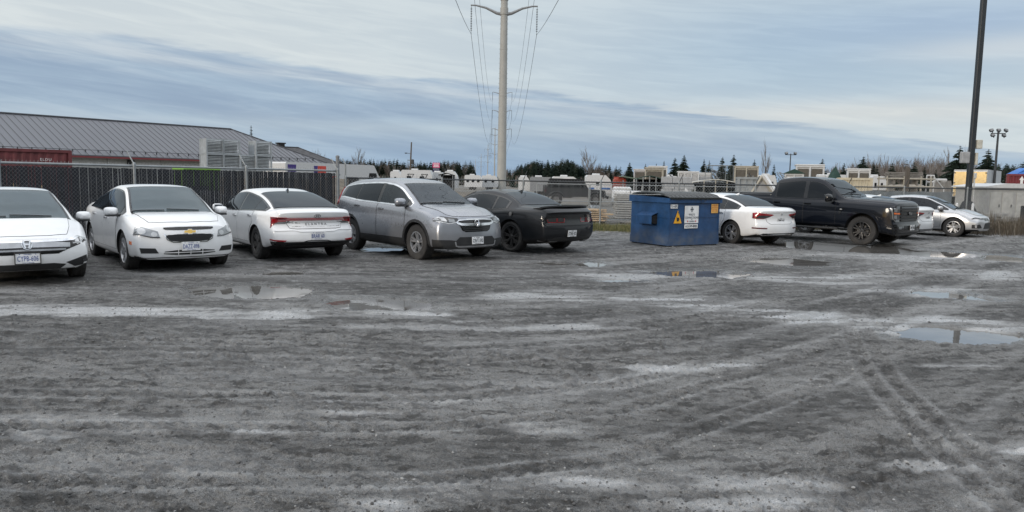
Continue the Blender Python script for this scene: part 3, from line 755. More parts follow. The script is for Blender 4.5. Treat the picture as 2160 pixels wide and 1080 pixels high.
def wheel(c, ax, sg, r, wd, rim, style, m_, lug=False):
    """a wheel: dark drum part > tyre, rim"""
    s = c.s; y = s['W0'] - s.get('wheel_in', .03)
    Mx = Matrix.Translation((ax, sg * (y - wd / 2), r)) @ Matrix.Rotation(-sg * math.pi / 2, 4, 'X')
    h = wd / 2
    mb = MB(); mb.lathe([(0, -.02), (rim * .93, -.02), (rim * .96, h * .55), (rim * .96, -h * .8), (0, -h * .8)], 36, 0, Mx)
    mb.lathe([(.05, .0), (rim * .62, .0), (rim * .62, .012), (.05, .012)], 30, 1, Mx)
    wh = mb.build('wheel', [M_DARK, M_STEEL], c.root, smooth=40)
    t = MB()
    t.lathe([(rim * .97, -h * .7), (rim * 1.03, -h * .92), (rim + (r - rim) * .5, -h * 1.03), (r * .965, -h * .92), (r * .995, -h * .72), (r, -h * .4), (r, h * .4), (r * .995, h * .72), (r * .965, h * .92), (rim + (r - rim) * .5, h * 1.03), (rim * 1.03, h * .92), (rim * .97, h * .7)], 48, 0, Mx)
    nb = 44
    for k in range(nb):
        g = 2 * math.pi * k / nb
        for zz, sk in ((-.56, .03), (.56, -.03)):
            t.box((r * math.cos(g + sk), r * math.sin(g + sk), zz * h), (.012, .028, h * .62), 0, Mx @ Matrix.Rotation(0, 4, 'Z'), rz=g + sk)
    t.build('tyre', [M_RUBBER], wh, smooth=30)
    q = MB()
    q.lathe([(rim * 1.0, h * .93), (rim * .955, h * .95), (rim * .93, h * .80), (rim * .90, h * .35), (rim * .94, h * .3), (rim * .985, h * .72)], 40, 0, Mx, close=True)
    q.lathe([(0, h * .74), (rim * .13, h * .74), (rim * .15, h * .70), (rim * .24, h * .66), (rim * .26, h * .5), (0, h * .5)], 24, 0, Mx)
    n_, w0, w1, twin = style
    for k in range(n_):
        for tw in ((-twin, twin) if twin else (0,)):
            g = 2 * math.pi * k / n_ + math.pi / 2
            a0, a1 = g + tw * .35, g + tw
            p0 = (rim * .2 * math.cos(a0), rim * .2 * math.sin(a0)); p1 = (rim * .95 * math.cos(a1), rim * .95 * math.sin(a1))
            dx_, dy_ = p1[0] - p0[0], p1[1] - p0[1]; L = math.hypot(dx_, dy_); nx, ny = -dy_ / L, dx_ / L
            def qd(p, w_, z): return [(p[0] + nx * w_, p[1] + ny * w_, z), (p[0] - nx * w_, p[1] - ny * w_, z)]
            A_ = qd(p0, w0, h * .72); B_ = qd(p1, w1, h * .86); A2 = qd(p0, w0 * 1.3, h * .5); B2 = qd(p1, w1 * 1.3, h * .62)
            q.add(A_ + B_ + A2 + B2, [(1, 0, 2, 3), (0, 4, 6, 2), (3, 7, 5, 1), (2, 6, 7, 3), (0, 1, 5, 4)], 0, Mx)
    q.build('rim', [m_], wh, smooth=35, fix=False)
    if lug:
        l_ = MB()
        for k in range(5):
            g = 2 * math.pi * k / 5 + .3; l_.lathe([(0, h * .80), (.012, h * .80), (.012, h * .6), (0, h * .6)], 8, 0, Mx @ Matrix.Translation((rim * .19 * math.cos(g), rim * .19 * math.sin(g), 0)))
        l_.build('lug_nuts', [M_CHROME], wh)
    return wh
def wheels(c, r, wd, rim, style, m_, **k):
    for ax in (c.s['a'], -c.s['a']):
        for sg in (1, -1): wheel(c, ax, sg, r, wd, rim, style, m_, **k)

def mirror(c, x, z, size=(.15, .22, .15), m_=None, low=M_PLASTIC, reach=.06):
    for sg in (1, -1):
        h, nr = shoot(c, 'left' if sg > 0 else 'right', x, z)
        mb = MB(); lx, ly, lz = size; cy = abs(h.y) + reach + ly / 2 - .03; cz = z + .06
        prof = [(-1, .82), (-.7, 1), (-.1, 1.0), (.45, .82), (.8, .52), (1, .12)]
        vs = []; fs = []; K = 14
        for t, k in prof:
            for j in range(K):
                g = 2 * math.pi * j / K; ex = 3.2
                yy = math.copysign(abs(math.cos(g)) ** (2 / ex), math.cos(g)) * ly / 2 * k; zz = math.copysign(abs(math.sin(g)) ** (2 / ex), math.sin(g)) * lz / 2 * k
                vs.append((x + t * lx / 2, sg * (cy + yy), cz + zz))
        for i in range(len(prof) - 1):
            for j in range(K): j2 = (j + 1) % K; fs.append((i * K + j, i * K + j2, i * K + K + j2, i * K + K + j))
        fs += [tuple(range(K)), tuple(range((len(prof) - 1) * K, len(prof) * K))]
        mb.add(vs, fs)
        mo = mb.build('mirror', [m_ or c.paint], c.root, smooth=50, fix=True)
        g_ = MB(); g_.bbox((x - lx / 2 - .004, sg * cy, cz), (.012, ly * .78, lz * .78), .01); g_.build('mirror_glass', [M_CHROME], mo)
        a_ = MB(); a_.bbox((x + .01, sg * (abs(h.y) + (reach - .01) / 2), cz - lz * .42), (.10, reach + .06, .05), .015); a_.bbox((x, sg * cy, cz - lz * .46), (lx * .9, ly * .8, .03), .012)
        a_.build('mirror_arm', [low], mo)
def handles(c, xs, dz, parents, m_=None):
    """parents: {(x, view): door}"""
    for x in xs:
        for view in ('left', 'right'):
            z = float(pch(c.s['zs'], x)) - dz; h, nr = shoot(c, view, x, z)
            mb = MB(); sg = 1 if view == 'left' else -1
            mb.bbox((h.x, h.y + sg * .022, h.z), (.21, .022, .032), .01); mb.bbox((h.x + .07, h.y + sg * .008, h.z), (.04, .03, .028), .006); mb.bbox((h.x - .07, h.y + sg * .008, h.z), (.04, .03, .028), .006)
            mb.build('handle', [m_ or c.paint], parents[(x, view)], smooth=40)
def doors(c, spans, hx, bottom=.33, dz=.085, top=-.004, handle_m=None, hxs=True):
    """doors between x spans (front to rear); each gets a handle at the matching hx"""
    s = c.s; par = {}
    for (x0, x1), x in zip(spans, hx):
        P = [(x0, bottom), (x1, bottom)] + [(xx, float(pch(s['zs'], xx)) + top) for xx in np.linspace(x1, x0, 12)]
        P = clear_arch(s, P, .05)
        for view in ('left', 'right'): par[(x, view)] = panel(c, 'door', view, P)
    handles(c, hx, dz, par, handle_m)
def plate(c, y, z, txt, end='front', tilt=0.0, frame=None, blue=True, size=.075, yaw=0.0, proud=.012):
    h, nr = shoot(c, end, y, z); sg = 1 if end == 'front' else -1
    x = c.s['pl'][0 if sg > 0 else 1] if 'pl' in c.s else h.x + sg * proud
    Mx = Matrix.Translation((x, y, z)) @ Matrix.Rotation(math.pi / 2 * sg, 4, 'Z') @ Matrix.Rotation(tilt, 4, 'X')   # local -y faces outward
    if sg > 0: Mx = Matrix.Translation((x, y, z)) @ Matrix.Rotation(math.pi / 2, 4, 'Z') @ Matrix.Rotation(tilt, 4, 'X')
    else: Mx = Matrix.Translation((x, y, z)) @ Matrix.Rotation(-math.pi / 2, 4, 'Z') @ Matrix.Rotation(tilt, 4, 'X')
    mb = MB(); mb.bbox((0, 0, 0), (.305, .008, .152), .003, 0, Mx)
    if frame is not None:
        mb.bbox((0, -.004, .083), (.33, .016, .022), .004, 1, Mx); mb.bbox((0, -.004, -.083), (.33, .016, .024), .004, 1, Mx)
        mb.bbox((.16, -.004, 0), (.012, .016, .15), .004, 1, Mx); mb.bbox((-.16, -.004, 0), (.012, .016, .15), .004, 1, Mx)
    mb.bbox((0, .02, 0), (.25, .036, .10), .003, 2, Mx)
    pl = mb.build('number_plate', [M_PLATE, frame or M_PLASTIC, M_DARK], c.root)
    t = MB(); tv, tf = text_geo(txt, .1, .0012, 1.04)
    bw = max(v[0] for v in tv) - min(v[0] for v in tv); bh = max(v[2] for v in tv) - min(v[2] for v in tv); cz_ = (max(v[2] for v in tv) + min(v[2] for v in tv)) / 2; cx_ = (max(v[0] for v in tv) + min(v[0] for v in tv)) / 2
    t.add([((v[0] - cx_) * .262 / bw, v[1], (v[2] - cz_) * size / bh) for v in tv], tf, 0, Mx @ Matrix.Translation((0, -.0062, -.002)))
    t.add(*text_geo('ONTARIO', .021, .0008), 0, Mx @ Matrix.Translation((0, -.0058, .058)))
    t.add(*text_geo('YOURS TO DISCOVER', .015, .0008), 0, Mx @ Matrix.Translation((0, -.0058, -.062)))
    for bx in (-.1, .1): t.lathe([(0, 0), (.006, 0), (.006, .004), (0, .004)], 8, 0, Mx @ Matrix.Translation((bx, -.004, .062)) @ Matrix.Rotation(math.pi / 2, 4, 'X'))
    t.build('plate_number', [M_PLATEBLUE if blue else M_GLOSS], pl)
    return pl
def lay_text(c, name, txt, end, y, z, size, m_, spacing=1.0, parent=None, proud=.004, tilt=0.0, xs=1.0):
    h, nr = shoot(c, end, y, z); sg = 1 if end == 'front' else -1
    up = Vector((0, 0, 1)); nn = nr.normalized(); right = up.cross(nn).normalized(); up2 = nn.cross(right)
    Mx = Matrix.Translation(h + nn * proud) @ Matrix((( *right, 0), (*(-nn), 0), (*up2, 0), (0, 0, 0, 1))).transposed()
    t = MB(); t.add(*text_geo(txt, size, .003, spacing, xs), 0, Mx)
    return t.build(name, [m_], parent or c.root), Mx
def badge_frame(c, end, y, z, proud=.006):
    h, nr = shoot(c, end, y, z); nn = nr.normalized(); right = Vector((0, 0, 1)).cross(nn).normalized(); up2 = nn.cross(right)
    return Matrix.Translation(h + nn * proud) @ Matrix(((*right, 0), (*(-nn), 0), (*up2, 0), (0, 0, 0, 1))).transposed()
def badge_h(c, end, y, z, w_=.12, m_=None, parent=None, slant=False, proud=.008):
    """a chrome H in a rounded frame (or an oval with a leaning H)"""
    Mx = badge_frame(c, end, y, z, proud); mb = MB()
    if slant:
        K = 28
        for k in range(K):
            g0, g1 = 2 * math.pi * k / K, 2 * math.pi * (k + 1) / K
            mb.tube([(w_ * .5 * math.cos(g0), 0, w_ * .27 * math.sin(g0)), (w_ * .5 * math.cos(g1), 0, w_ * .27 * math.sin(g1))], w_ * .035, 5, 0, Mx)
        for sx in (-1, 1): mb.tube([(sx * w_ * .17 - w_ * .05, 0, -w_ * .21), (sx * w_ * .17 + w_ * .05, 0, w_ * .21)], w_ * .04, 5, 0, Mx)
        mb.tube([(-w_ * .16, 0, -w_ * .05), (w_ * .16, 0, w_ * .05)], w_ * .035, 5, 0, Mx)
    else:
        hh = w_ * .42
        fr = chaikin([(-w_ * .46, hh), (w_ * .46, hh), (w_ * .36, -hh), (-w_ * .36, -hh)], 2)
        for a, b_ in zip(fr, fr[1:] + fr[:1]): mb.tube([(a[0], 0, a[1]), (b_[0], 0, b_[1])], w_ * .045, 5, 0, Mx)
        for sx in (-1, 1): mb.tube([(sx * w_ * .27, 0, hh * .78), (sx * w_ * .15, 0, -hh * .78)], w_ * .075, 6, 0, Mx)
        mb.tube([(-w_ * .18, 0, 0), (w_ * .18, 0, 0)], w_ * .065, 6, 0, Mx)
    return mb.build('emblem', [m_ or M_CHROME], parent or c.root)
def bars(c, name, view, polys, m_, parent=None, **k):
    for p in polys: patch(c, name, view, p, m_, parent=parent, **k)
def strip(pts, hw):
    """a ribbon polygon of half width hw about a polyline"""
    L, Rr = [], []
    for i, p in enumerate(pts):
        a = Vector(pts[max(i - 1, 0)]); b_ = Vector(pts[min(i + 1, len(pts) - 1)]); d = (b_ - a).normalized(); n_ = Vector((-d.y, d.x))
        h = hw[i] if hasattr(hw, '__len__') else hw
        L.append((p[0] + n_.x * h, p[1] + n_.y * h)); Rr.append((p[0] - n_.x * h, p[1] - n_.y * h))
    return L + Rr[::-1]
def arch_trim(c, wd=.06, m_=M_PLASTIC, a0=-8, a1=188, off=.008):
    s = c.s
    for ax in (s['a'], -s['a']):
        cz = s['rw'] + s.get('arch_dz', 0)
        A_ = [(ax + (s['ra'] + .004) * math.cos(R(t)), cz + (s['ra'] + .004) * math.sin(R(t))) for t in np.linspace(a0, a1, 30)]
        B_ = [(ax + (s['ra'] + wd) * math.cos(R(t)), cz + (s['ra'] + wd) * math.sin(R(t))) for t in np.linspace(a1, a0, 30)]
        for view in ('left', 'right'): patch(c, 'wheel_arch', view, A_ + B_, m_, off=off, res=.05)
def wipers(c, xb, n_=2, L=.55):
    s = c.s; mb = MB()
    for y0, ang in ((.45, 1), (-.15, 1)):
        pts = []
        for t in np.linspace(0, 1, 8):
            y = y0 - L * t; x = xb - .03 - .05 * t
            h, nr = shoot(c, 'top', x, y); pts.append(h + nr * .018)
        mb.tube(pts, .008, 5)
    mb.build('wipers', [M_GLOSS], c.root)
def fin(c, x, m_):
    h, nr = shoot(c, 'top', x, 0); mb = MB(); mb.add([(h.x + .09, 0, h.z), (h.x - .08, .022, h.z), (h.x - .08, -.022, h.z), (h.x - .09, 0, h.z + .065)], [(0, 1, 3), (0, 3, 2), (1, 2, 3), (0, 2, 1)]); mb.build('antenna_fin', [m_], c.root)

CARS = 'cars parked side by side along the fences'
def new_car(name, label, cat, x, y, deg): return thing(name, label, cat, (x, y, 0), R(deg), CARS)
def spec_sedan(wb, fo, ro, H_, W_, rw, ra, cowl, roof_f, roof_t, roof_r, rg, lip, deck, nose, hood, zb=.20, wt=.595, belt=None, **k):
    a = wb / 2; xf, xr = a + fo, -(a + ro)
    s = dict(a=a, xf=xf, xr=xr, W0=W_, rw=rw, ra=ra)
    s['zc'] = [(xr, lip), (xr + .12, deck), (rg[0], rg[1]), (rg[0] + .02, rg[1] + .008), ((rg[0] + roof_r[0]) / 2, (rg[1] + roof_r[1]) / 2 + .035), roof_r, roof_t, roof_f,
               ((roof_f[0] + cowl[0]) / 2, (roof_f[1] + cowl[1]) / 2 + .02), (cowl[0], cowl[1]), (cowl[0] + .05, cowl[1] - .006), hood, (xf - .12, nose + .05), (xf, nose)]
    s['zb'] = [(xr, zb + .08), (xr + .5, zb), (0, zb - .02), (xf - .4, zb), (xf, zb + .02)]
    b0, b1, b2 = belt or (.96, .93, .90)
    s['zs'] = [(xr, lip - .10), (xr + .3, b0 + .02), (-.9, b0), (0, b1), (cowl[0], b2), (hood[0], hood[1] - .09), (xf, nose - .08)]
    s['W'] = [(xr, W_ - .09), (xr + .45, W_ - .02), (-a, W_), (0, W_ - .008), (a, W_), (xf - .4, W_ - .025), (xf, W_ - .09)]
    s['ws'] = [(xr, .07), (-a, .075), (0, .06), (a, .08), (xf, .08)]
    s['wt'] = [(xr, W_ - .20), (rg[0] - .1, W_ - .18), (rg[0], W_ - .20), (roof_r[0], wt), (0, wt + .005), (roof_f[0], wt + .005), (cowl[0], W_ - .165), (hood[0], W_ - .20), (xf, W_ - .24)]
    s['dt'] = [(xr, .035), (rg[0], .045), (roof_r[0], .075), (0, .065), (roof_f[0], .06), (cowl[0], .05), (hood[0], .05), (xf, .05)]
    s.update(xf0=a - .1, xr0=-a + .1, cf=.26, cr=.2, pf=[(.15, .07), (.35, .0), (.55, .0), (.8, .1)], pr=[(.2, .08), (.45, 0), (.7, .05), (1.1, .06)])
    s.update(k); return s
WHITE = mat('white_paint', (.81, .82, .83), .30, coat=.8, var=.02, dirt=.3, dirt_col=(.33, .32, .30), dirt_h=.6)
# ---- white compact saloon, front view (nearest, left)
def civic_front(label, x, y, deg, paint, face_dark, plate_txt=None, sport=False):
    c0 = new_car('parked_saloon_car', label, 'car', x, y, deg)
    s = spec_sedan(2.70, .91, 1.03, 1.416, .90, .32, .365, (1.42, .965), (.45, 1.385), (-.05, 1.416), (-.62, 1.375), (-1.72, 1.07), .98, 1.05, .70, (1.85, .865), belt=(.95, .92, .88))
    s['pf'] = [(.18, .10), (.30, .02), (.42, .0), (.56, .015), (.66, .06), (.76, .16)]
    c = car_body(s, c0, paint)
    windows(c, [(-1.46, -.98), (-.94, -.08), (0.0, 1.08)], 1.24, -1.55, mats=[M_GLASS, M_GLASS, M_CLEAR])
    screen(c, 'windscreen', 1.40, .50, M_WSGLASS); screen(c, 'rear_screen', -1.66, -.68, M_GLASS)
    doors(c, [(.98, -.03), (-.05, -1.06)], [.12, -.92])
    panel(c, 'bonnet', 'top', [(1.40, -.66), (1.47, -.3), (1.48, 0), (1.47, .3), (1.40, .66), (1.75, .62), (1.98, .55), (2.07, .3), (2.09, 0), (2.07, -.3), (1.98, -.55), (1.75, -.62)], res=.08)
    g = patch(c, 'grille', 'front', [(-.62, .665), (.62, .665), (.84, .70), (.80, .62), (.52, .52), (.40, .465), (-.40, .465), (-.52, .52), (-.80, .62), (-.84, .70)], M_GLOSS, off=.004, res=.05)
    if not sport:
        patch(c, 'chrome_bar', 'front', strip([(-.56, .585), (-.35, .60), (0, .605), (.35, .60), (.56, .585)], [.03, .036, .036, .036, .03]), mat('grey_chrome', (.42, .43, .45), .25, metal=.7), off=.012, parent=g)
        for sg in (0, 1): patch(c, 'chrome_wing', 'front', strip([(.05, .652), (.45, .655), (.62, .668), (.84, .735)], [.012, .014, .018, .008]), M_CHROME, off=.010, flip=bool(sg), parent=g)
        patch(c, 'grille_slot', 'front', strip([(-.5, .525), (0, .53), (.5, .525)], .012), mat('grey_chrome', (.42, .43, .45)), off=.008, parent=g)
    hp = [(.58, .60), (.70, .615), (.83, .665), (.875, .745), (.74, .70), (.60, .645)]
    for h in pair(c, 'headlight', 'front', hp, M_LAMPDARK, off=.008, res=.04):
        fl = h is not None and h.data.vertices[0].co.y < 0
        patch(c, 'reflector', 'front', [(.63, .618), (.69, .626), (.685, .668), (.635, .652)], M_LED, off=.014, res=.03, parent=h, flip=fl)
        patch(c, 'reflector', 'front', [(.71, .632), (.79, .662), (.79, .702), (.715, .678)], M_LED, off=.014, res=.03, parent=h, flip=fl)
        patch(c, 'lamp_rim', 'front', strip([(.60, .603), (.70, .618), (.82, .668)], .006), M_LED, off=.014, res=.03, parent=h, flip=fl)
    badge_h(c, 'front', 0, .598, .15, proud=.03)
    patch(c, 'air_intake', 'front', [(-.50, .30), (-.42, .235), (.42, .235), (.50, .30), (.34, .325), (-.34, .325)], M_PLASTIC, off=.006)
    patch(c, 'lower_lip', 'front', [(-.72, .20), (.72, .20), (.60, .235), (-.60, .235)], M_PLASTIC, off=.01)
    for f in pair(c, 'fog_light_surround', 'front', [(.50, .325), (.83, .43), (.84, .325), (.80, .275), (.62, .255)], M_PLASTIC, off=.006):
        fl = f.data.vertices[0].co.y < 0
        patch(c, 'fog_light', 'front', [(.76 + .035 * math.cos(t), .345 + .035 * math.sin(t)) for t in np.linspace(0, 6.28, 17)[:-1]], M_LAMPDARK, off=.012, res=.02, parent=f, flip=fl)
    mirror(c, 1.02, .90); wipers(c, 1.40); cabin(c, 1.36, -1.62)
    if plate_txt: plate(c, 0, .415, plate_txt, 'front', R(-6), frame=M_PLASTIC, proud=.03)
    for v_ in ('left', 'right'): patch(c, 'sill', v_, clear_arch(s, [(-.98, .19), (.98, .19), (.98, .25), (-.98, .25)]), M_PLASTIC, off=.006)
    return c
c = civic_front('white saloon with dark grille and black framed plate, cut off by the left edge', -8.54, 12.48, -50, WHITE, True, 'CYPB-606')
wheels(c, .32, .215, .215, (5, .022, .018, .22), M_ALLOY)

# ---- white rounded saloon with amber side marker and gold cross badge
c0 = new_car('parked_saloon_car', 'white saloon with split black grille, gold badge and amber marker, beside the left edge car', 'car', -7.03, 14.5, -50)
s = spec_sedan(2.685, .93, .98, 1.476, .895, .332, .375, (1.33, 1.0), (.38, 1.445), (-.1, 1.476), (-.75, 1.42), (-1.68, 1.12), 1.0, 1.08, .80, (1.75, .96), belt=(.98, .95, .93))
s['pf'] = [(.18, .10), (.28, .02), (.42, .0), (.62, .015), (.75, .06), (.86, .15)]; s['cf'] = .30
c = car_body(s, c0, WHITE)
windows(c, [(-1.42, -.94), (-.94, -.12), (-.04, .98)], 1.14, -1.5)
screen(c, 'windscreen', 1.31, .42, M_WSGLASS); screen(c, 'rear_screen', -1.62, -.8, M_GLASS)
doors(c, [(.95, -.06), (-.08, -1.04)], [.1, -.9])
panel(c, 'bonnet', 'top', [(1.31, -.66), (1.38, -.3), (1.39, 0), (1.38, .3), (1.31, .66), (1.7, .64), (1.92, .58), (2.0, .42), (2.05, 0), (2.0, -.42), (1.92, -.58), (1.7, -.64)], res=.08)
for h in pair(c, 'headlight', 'front', [(.475, .60), (.60, .605), (.835, .665), (.875, .86), (.70, .775), (.50, .705)], M_LAMPCLEAR, off=.006, res=.04):
    fl = h.data.vertices[0].co.y < 0
    patch(c, 'reflector', 'front', [(.555 + .045 * math.cos(t), .655 + .04 * math.sin(t)) for t in np.linspace(0, 6.28, 15)[:-1]], M_LED, off=.012, res=.03, parent=h, flip=fl)
    patch(c, 'reflector', 'front', [(.72 + .055 * math.cos(t), .705 + .048 * math.sin(t)) for t in np.linspace(0, 6.28, 15)[:-1]], M_LED, off=.012, res=.03, parent=h, flip=fl)
    patch(c, 'lamp_rim', 'front', strip([(.475, .602), (.60, .607), (.835, .667)], .008), M_LAMPDARK, off=.012, res=.03, parent=h, flip=fl)
patch(c, 'upper_grille', 'front', chaikin([(-.40, .775), (.40, .775), (.42, .745), (.36, .722), (-.36, .722), (-.42, .745)], 1), M_GLOSS, off=.006)
g = patch(c, 'grille', 'front', chaikin([(-.40, .655), (.40, .655), (.36, .57), (.28, .525), (-.28, .525), (-.36, .57)], 1), M_MESH, off=.005)
for k in range(5): patch(c, 'grille_slat', 'front', strip([(-.36 + k * .015, .64 - k * .024), (.36 - k * .015, .64 - k * .024)], .005), M_PLASTIC, off=.012, parent=g)
patch(c, 'grille_rim', 'front', strip([(-.41, .66), (-.37, .565), (-.28, .518), (.28, .518), (.37, .565), (.41, .66)], .007), M_CHROME, off=.010, parent=g)
Mx = badge_frame(c, 'front', 0, .69, .012); mb = MB()
for p, h_ in (([(-.10, -.02), (.09, -.02), (.10, .02), (-.09, .02)], .006), ([(-.035, -.038), (.03, -.038), (.035, .038), (-.03, .038)], .008)):
    mb.prism(p, -h_, h_, 0, Mx @ Matrix.Rotation(math.pi / 2, 4, 'X'))
    mb.prism([(a * 1.12, b_ * 1.2) for a, b_ in p], -h_ * .5, h_ * .5, 1, Mx @ Matrix.Rotation(math.pi / 2, 4, 'X'))
mb.build('emblem', [M_GOLD, M_CHROME], c.root)
ai = patch(c, 'air_intake', 'front', chaikin([(-.40, .385), (.40, .385), (.44, .30), (-.44, .30)], 1), M_MESH, off=.005)
patch(c, 'intake_bar', 'front', strip([(-.42, .342), (.42, .342)], .007), c.paint, off=.010, parent=ai)
for y in (-.2, 0, .2): patch(c, 'intake_bar', 'front', strip([(y, .30), (y, .385)], .006), c.paint, off=.010, parent=ai, res=.03)
pair(c, 'fog_light_surround', 'front', [(.50, .335), (.55, .42), (.77, .425), (.75, .335)], M_PLASTIC, off=.005)
patch(c, 'lower_lip', 'front', [(-.76, .195), (.76, .195), (.78, .25), (.4, .265), (-.4, .265), (-.78, .25)], M_PLASTIC, off=.008)
for v_ in ('left', 'right'):
    patch(c, 'side_marker', v_, [(1.80, .475), (1.88, .47), (1.88, .525), (1.80, .53)], M_AMBER, off=.008, res=.03)
    patch(c, 'sill', v_, clear_arch(s, [(-.95, .185), (.95, .185), (.95, .23), (-.95, .23)]), M_PLASTIC, off=.004)
mirror(c, 1.0, .94, (.16, .23, .155)); wipers(c, 1.31); cabin(c, 1.28, -1.58)
plate(c, 0, .445, 'DAZZ-898', 'front', R(-3), proud=.02)
wheels(c, .332, .215, .225, (7, .02, .026, 0), M_ALLOY)

# ---- white saloon with full-width red light bar, rear view
c0 = new_car('parked_saloon_car', 'white saloon with a full width red tail light bar and black wheels', 'car', -5.31, 16.55, 127)
s = spec_sedan(2.72, .89, 1.06, 1.415, .912, .33, .375, (1.42, .965), (.42, 1.385), (-.1, 1.415), (-.72, 1.365), (-1.93, 1.06), .985, 1.045, .66, (1.85, .84), belt=(.955, .92, .88), zb=.22)
s['pr'] = [(.2, .22), (.34, .10), (.42, .0), (.62, .02), (.70, .10), (.76, .12), (.90, .02), (1.0, .0), (1.08, .05)]; s['cr'] = .24
c = car_body(s, c0, WHITE)
windows(c, [(-1.66, -1.14), (-1.10, -.24), (-.16, 1.06)], 1.22, -1.78)
screen(c, 'windscreen', 1.40, .48, M_WSGLASS); screen(c, 'rear_screen', -1.86, -.80, M_GLASS, side=.045)
doors(c, [(.98, -.18), (-.20, -1.16)], [0., -1.0])
fin(c, -.72, M_GLOSS)
panel(c, 'boot_lid', 'rear', [(-.60, .84), (-.52, .665), (-.40, .655), (.40, .655), (.52, .665), (.60, .84)], res=.07)
lb = patch(c, 'light_bar', 'rear', [(-.62, .865), (-.62, .815), (.62, .815), (.62, .865)], M_RED, off=.012, res=.05)
for h in pair(c, 'tail_light', 'rear', [(.58, .875), (.58, .800), (.72, .79), (.84, .69), (.885, .70), (.89, .90), (.80, .885)], M_RED, off=.012, res=.04):
    fl = h.data.vertices[0].co.y < 0
    patch(c, 'reversing_lamp', 'rear', [(.44, .808), (.72, .788), (.80, .745), (.60, .755), (.46, .785)], M_LAMPCLEAR, off=.016, res=.04, parent=h, flip=fl)
    patch(c, 'dark_lens', 'rear', [(.60, .870), (.60, .845), (.80, .855), (.88, .885)], M_DRED, off=.016, res=.04, parent=h, flip=fl)
badge_h(c, 'rear', 0, .905, .13, slant=True, m_=M_STEEL, proud=.008)
lay_text(c, 'model_lettering', 'ELANTRA', 'rear', .0, .735, .062, M_STEEL, 1.9, proud=.016)
patch(c, 'rear_diffuser', 'rear', [(-.86, .26), (-.86, .40), (-.70, .42), (-.62, .395), (-.3, .40), (-.2, .43), (.2, .43), (.3, .40), (.62, .395), (.70, .42), (.86, .40), (.86, .26), (.5, .22), (-.5, .22)], M_PLASTIC, off=.010, res=.06)
patch(c, 'diffuser_fin', 'rear', strip([(-.6, .34), (-.35, .365), (.35, .365), (.6, .34)], .01), M_GLOSS, off=.02)
pair(c, 'rear_reflector', 'rear', [(.60, .435), (.84, .45), (.84, .425), (.62, .412)], M_RED, off=.012, res=.04)
patch(c, 'bumper_crease', 'rear', strip([(-.80, .615), (-.46, .625), (-.34, .60), (.34, .60), (.46, .625), (.80, .615)], .006), c.paint, off=.014)
for v_ in ('left', 'right'):
    patch(c, 'sill', v_, clear_arch(s, [(-.95, .20), (.98, .20), (.98, .24), (-.95, .24)]), M_PLASTIC, off=.004)
    patch(c, 'fuel_flap' if v_ == 'left' else 'quarter_crease', v_, [(-1.45 + .075 * math.cos(t), .80 + .075 * math.sin(t)) for t in np.linspace(0, 6.28, 17)[:-1]], c.paint, off=.005, res=.04)
mirror(c, 1.02, .90); cabin(c, 1.36, -1.80); plate(c, 0, .515, 'BRAR 60', 'rear', R(6), proud=.012)
wheels(c, .33, .215, .225, (5, .03, .022, .2), M_BLACKRIM)

# ---- silver SUV, front view
SILVER = mat('silver_paint', (.29, .305, .335), .28, metal=.6, coat=.7, var=.02, dirt=.35, dirt_col=(.20, .19, .175))
c0 = new_car('parked_sport_utility_car', 'silver sport utility car with black cladding and chrome winged grille', 'car', -2.22, 16.85, -48)
a = 1.33
s = dict(a=a, xf=a + .90, xr=-(a + 1.0), W0=.928, rw=.365, ra=.425, tuck=.06)
s['zc'] = [(-2.33, 1.02), (-2.31, 1.15), (-2.24, 1.36), (-2.06, 1.52), (-1.85, 1.59), (-1.3, 1.655), (-.4, 1.683), (.1, 1.655), (.36, 1.60), (.82, 1.37), (1.26, 1.15), (1.32, 1.135), (1.75, 1.085), (2.08, 1.0), (2.23, .92)]
s['zb'] = [(-2.33, .32), (-1.8, .26), (0, .23), (1.8, .25), (2.23, .27)]
s['zs'] = [(-2.33, 1.0), (-1.95, 1.21), (-.9, 1.14), (0, 1.11), (1.25, 1.06), (1.8, .98), (2.23, .83)]
s['W'] = [(-2.33, .84), (-1.9, .90), (-1.33, .928), (0, .915), (1.33, .928), (1.9, .90), (2.23, .84)]
s['ws'] = [(-2.33, .07), (0, .065), (1.3, .085), (2.23, .08)]
s['wt'] = [(-2.33, .66), (-1.9, .60), (-.4, .61), (.42, .61), (.85, .66), (1.28, .73), (1.75, .70), (2.23, .64)]
s['dt'] = [(-2.33, .05), (-1.8, .07), (0, .06), (.42, .06), (1.28, .05), (2.23, .05)]
s.update(xf0=1.2, xr0=-1.2, cf=.26, cr=.18, pf=[(.2, .08), (.34, .0), (.5, .0), (.70, .02), (.86, .05), (.97, .12)], pr=[(.2, .08), (.5, 0), (.9, .03), (1.4, .0)])
c = car_body(s, c0, SILVER)
windows(c, [(-1.78, -1.16), (-1.12, -.26), (-.14, .86)], 1.02, -1.9, lo=.028, trim=M_CHROME, hi=.06, mats=[M_PRIV, M_PRIV, M_CLEAR])
screen(c, 'windscreen', 1.26, .42, M_WSGLASS, side=.06); patch(c, 'rear_screen', 'rear', [(-.55, 1.2), (.55, 1.2), (.5, 1.5), (-.5, 1.5)], M_GLASS)
doors(c, [(.93, -.18), (-.20, -1.18)], [-.02, -1.02], bottom=.42, dz=.10)
panel(c, 'bonnet', 'top', [(1.24, -.68), (1.32, -.3), (1.34, 0), (1.32, .3), (1.24, .68), (1.6, .66), (1.95, .60), (2.06, .5), (2.12, .3), (2.14, 0), (2.12, -.3), (2.06, -.5), (1.95, -.60), (1.6, -.66)], res=.08)
for k in (-1, 1): patch(c, 'bonnet_crease', 'top', strip([(1.4, k * .40), (1.75, k * .36), (2.02, k * .30)], .008), c.paint, off=.0075)
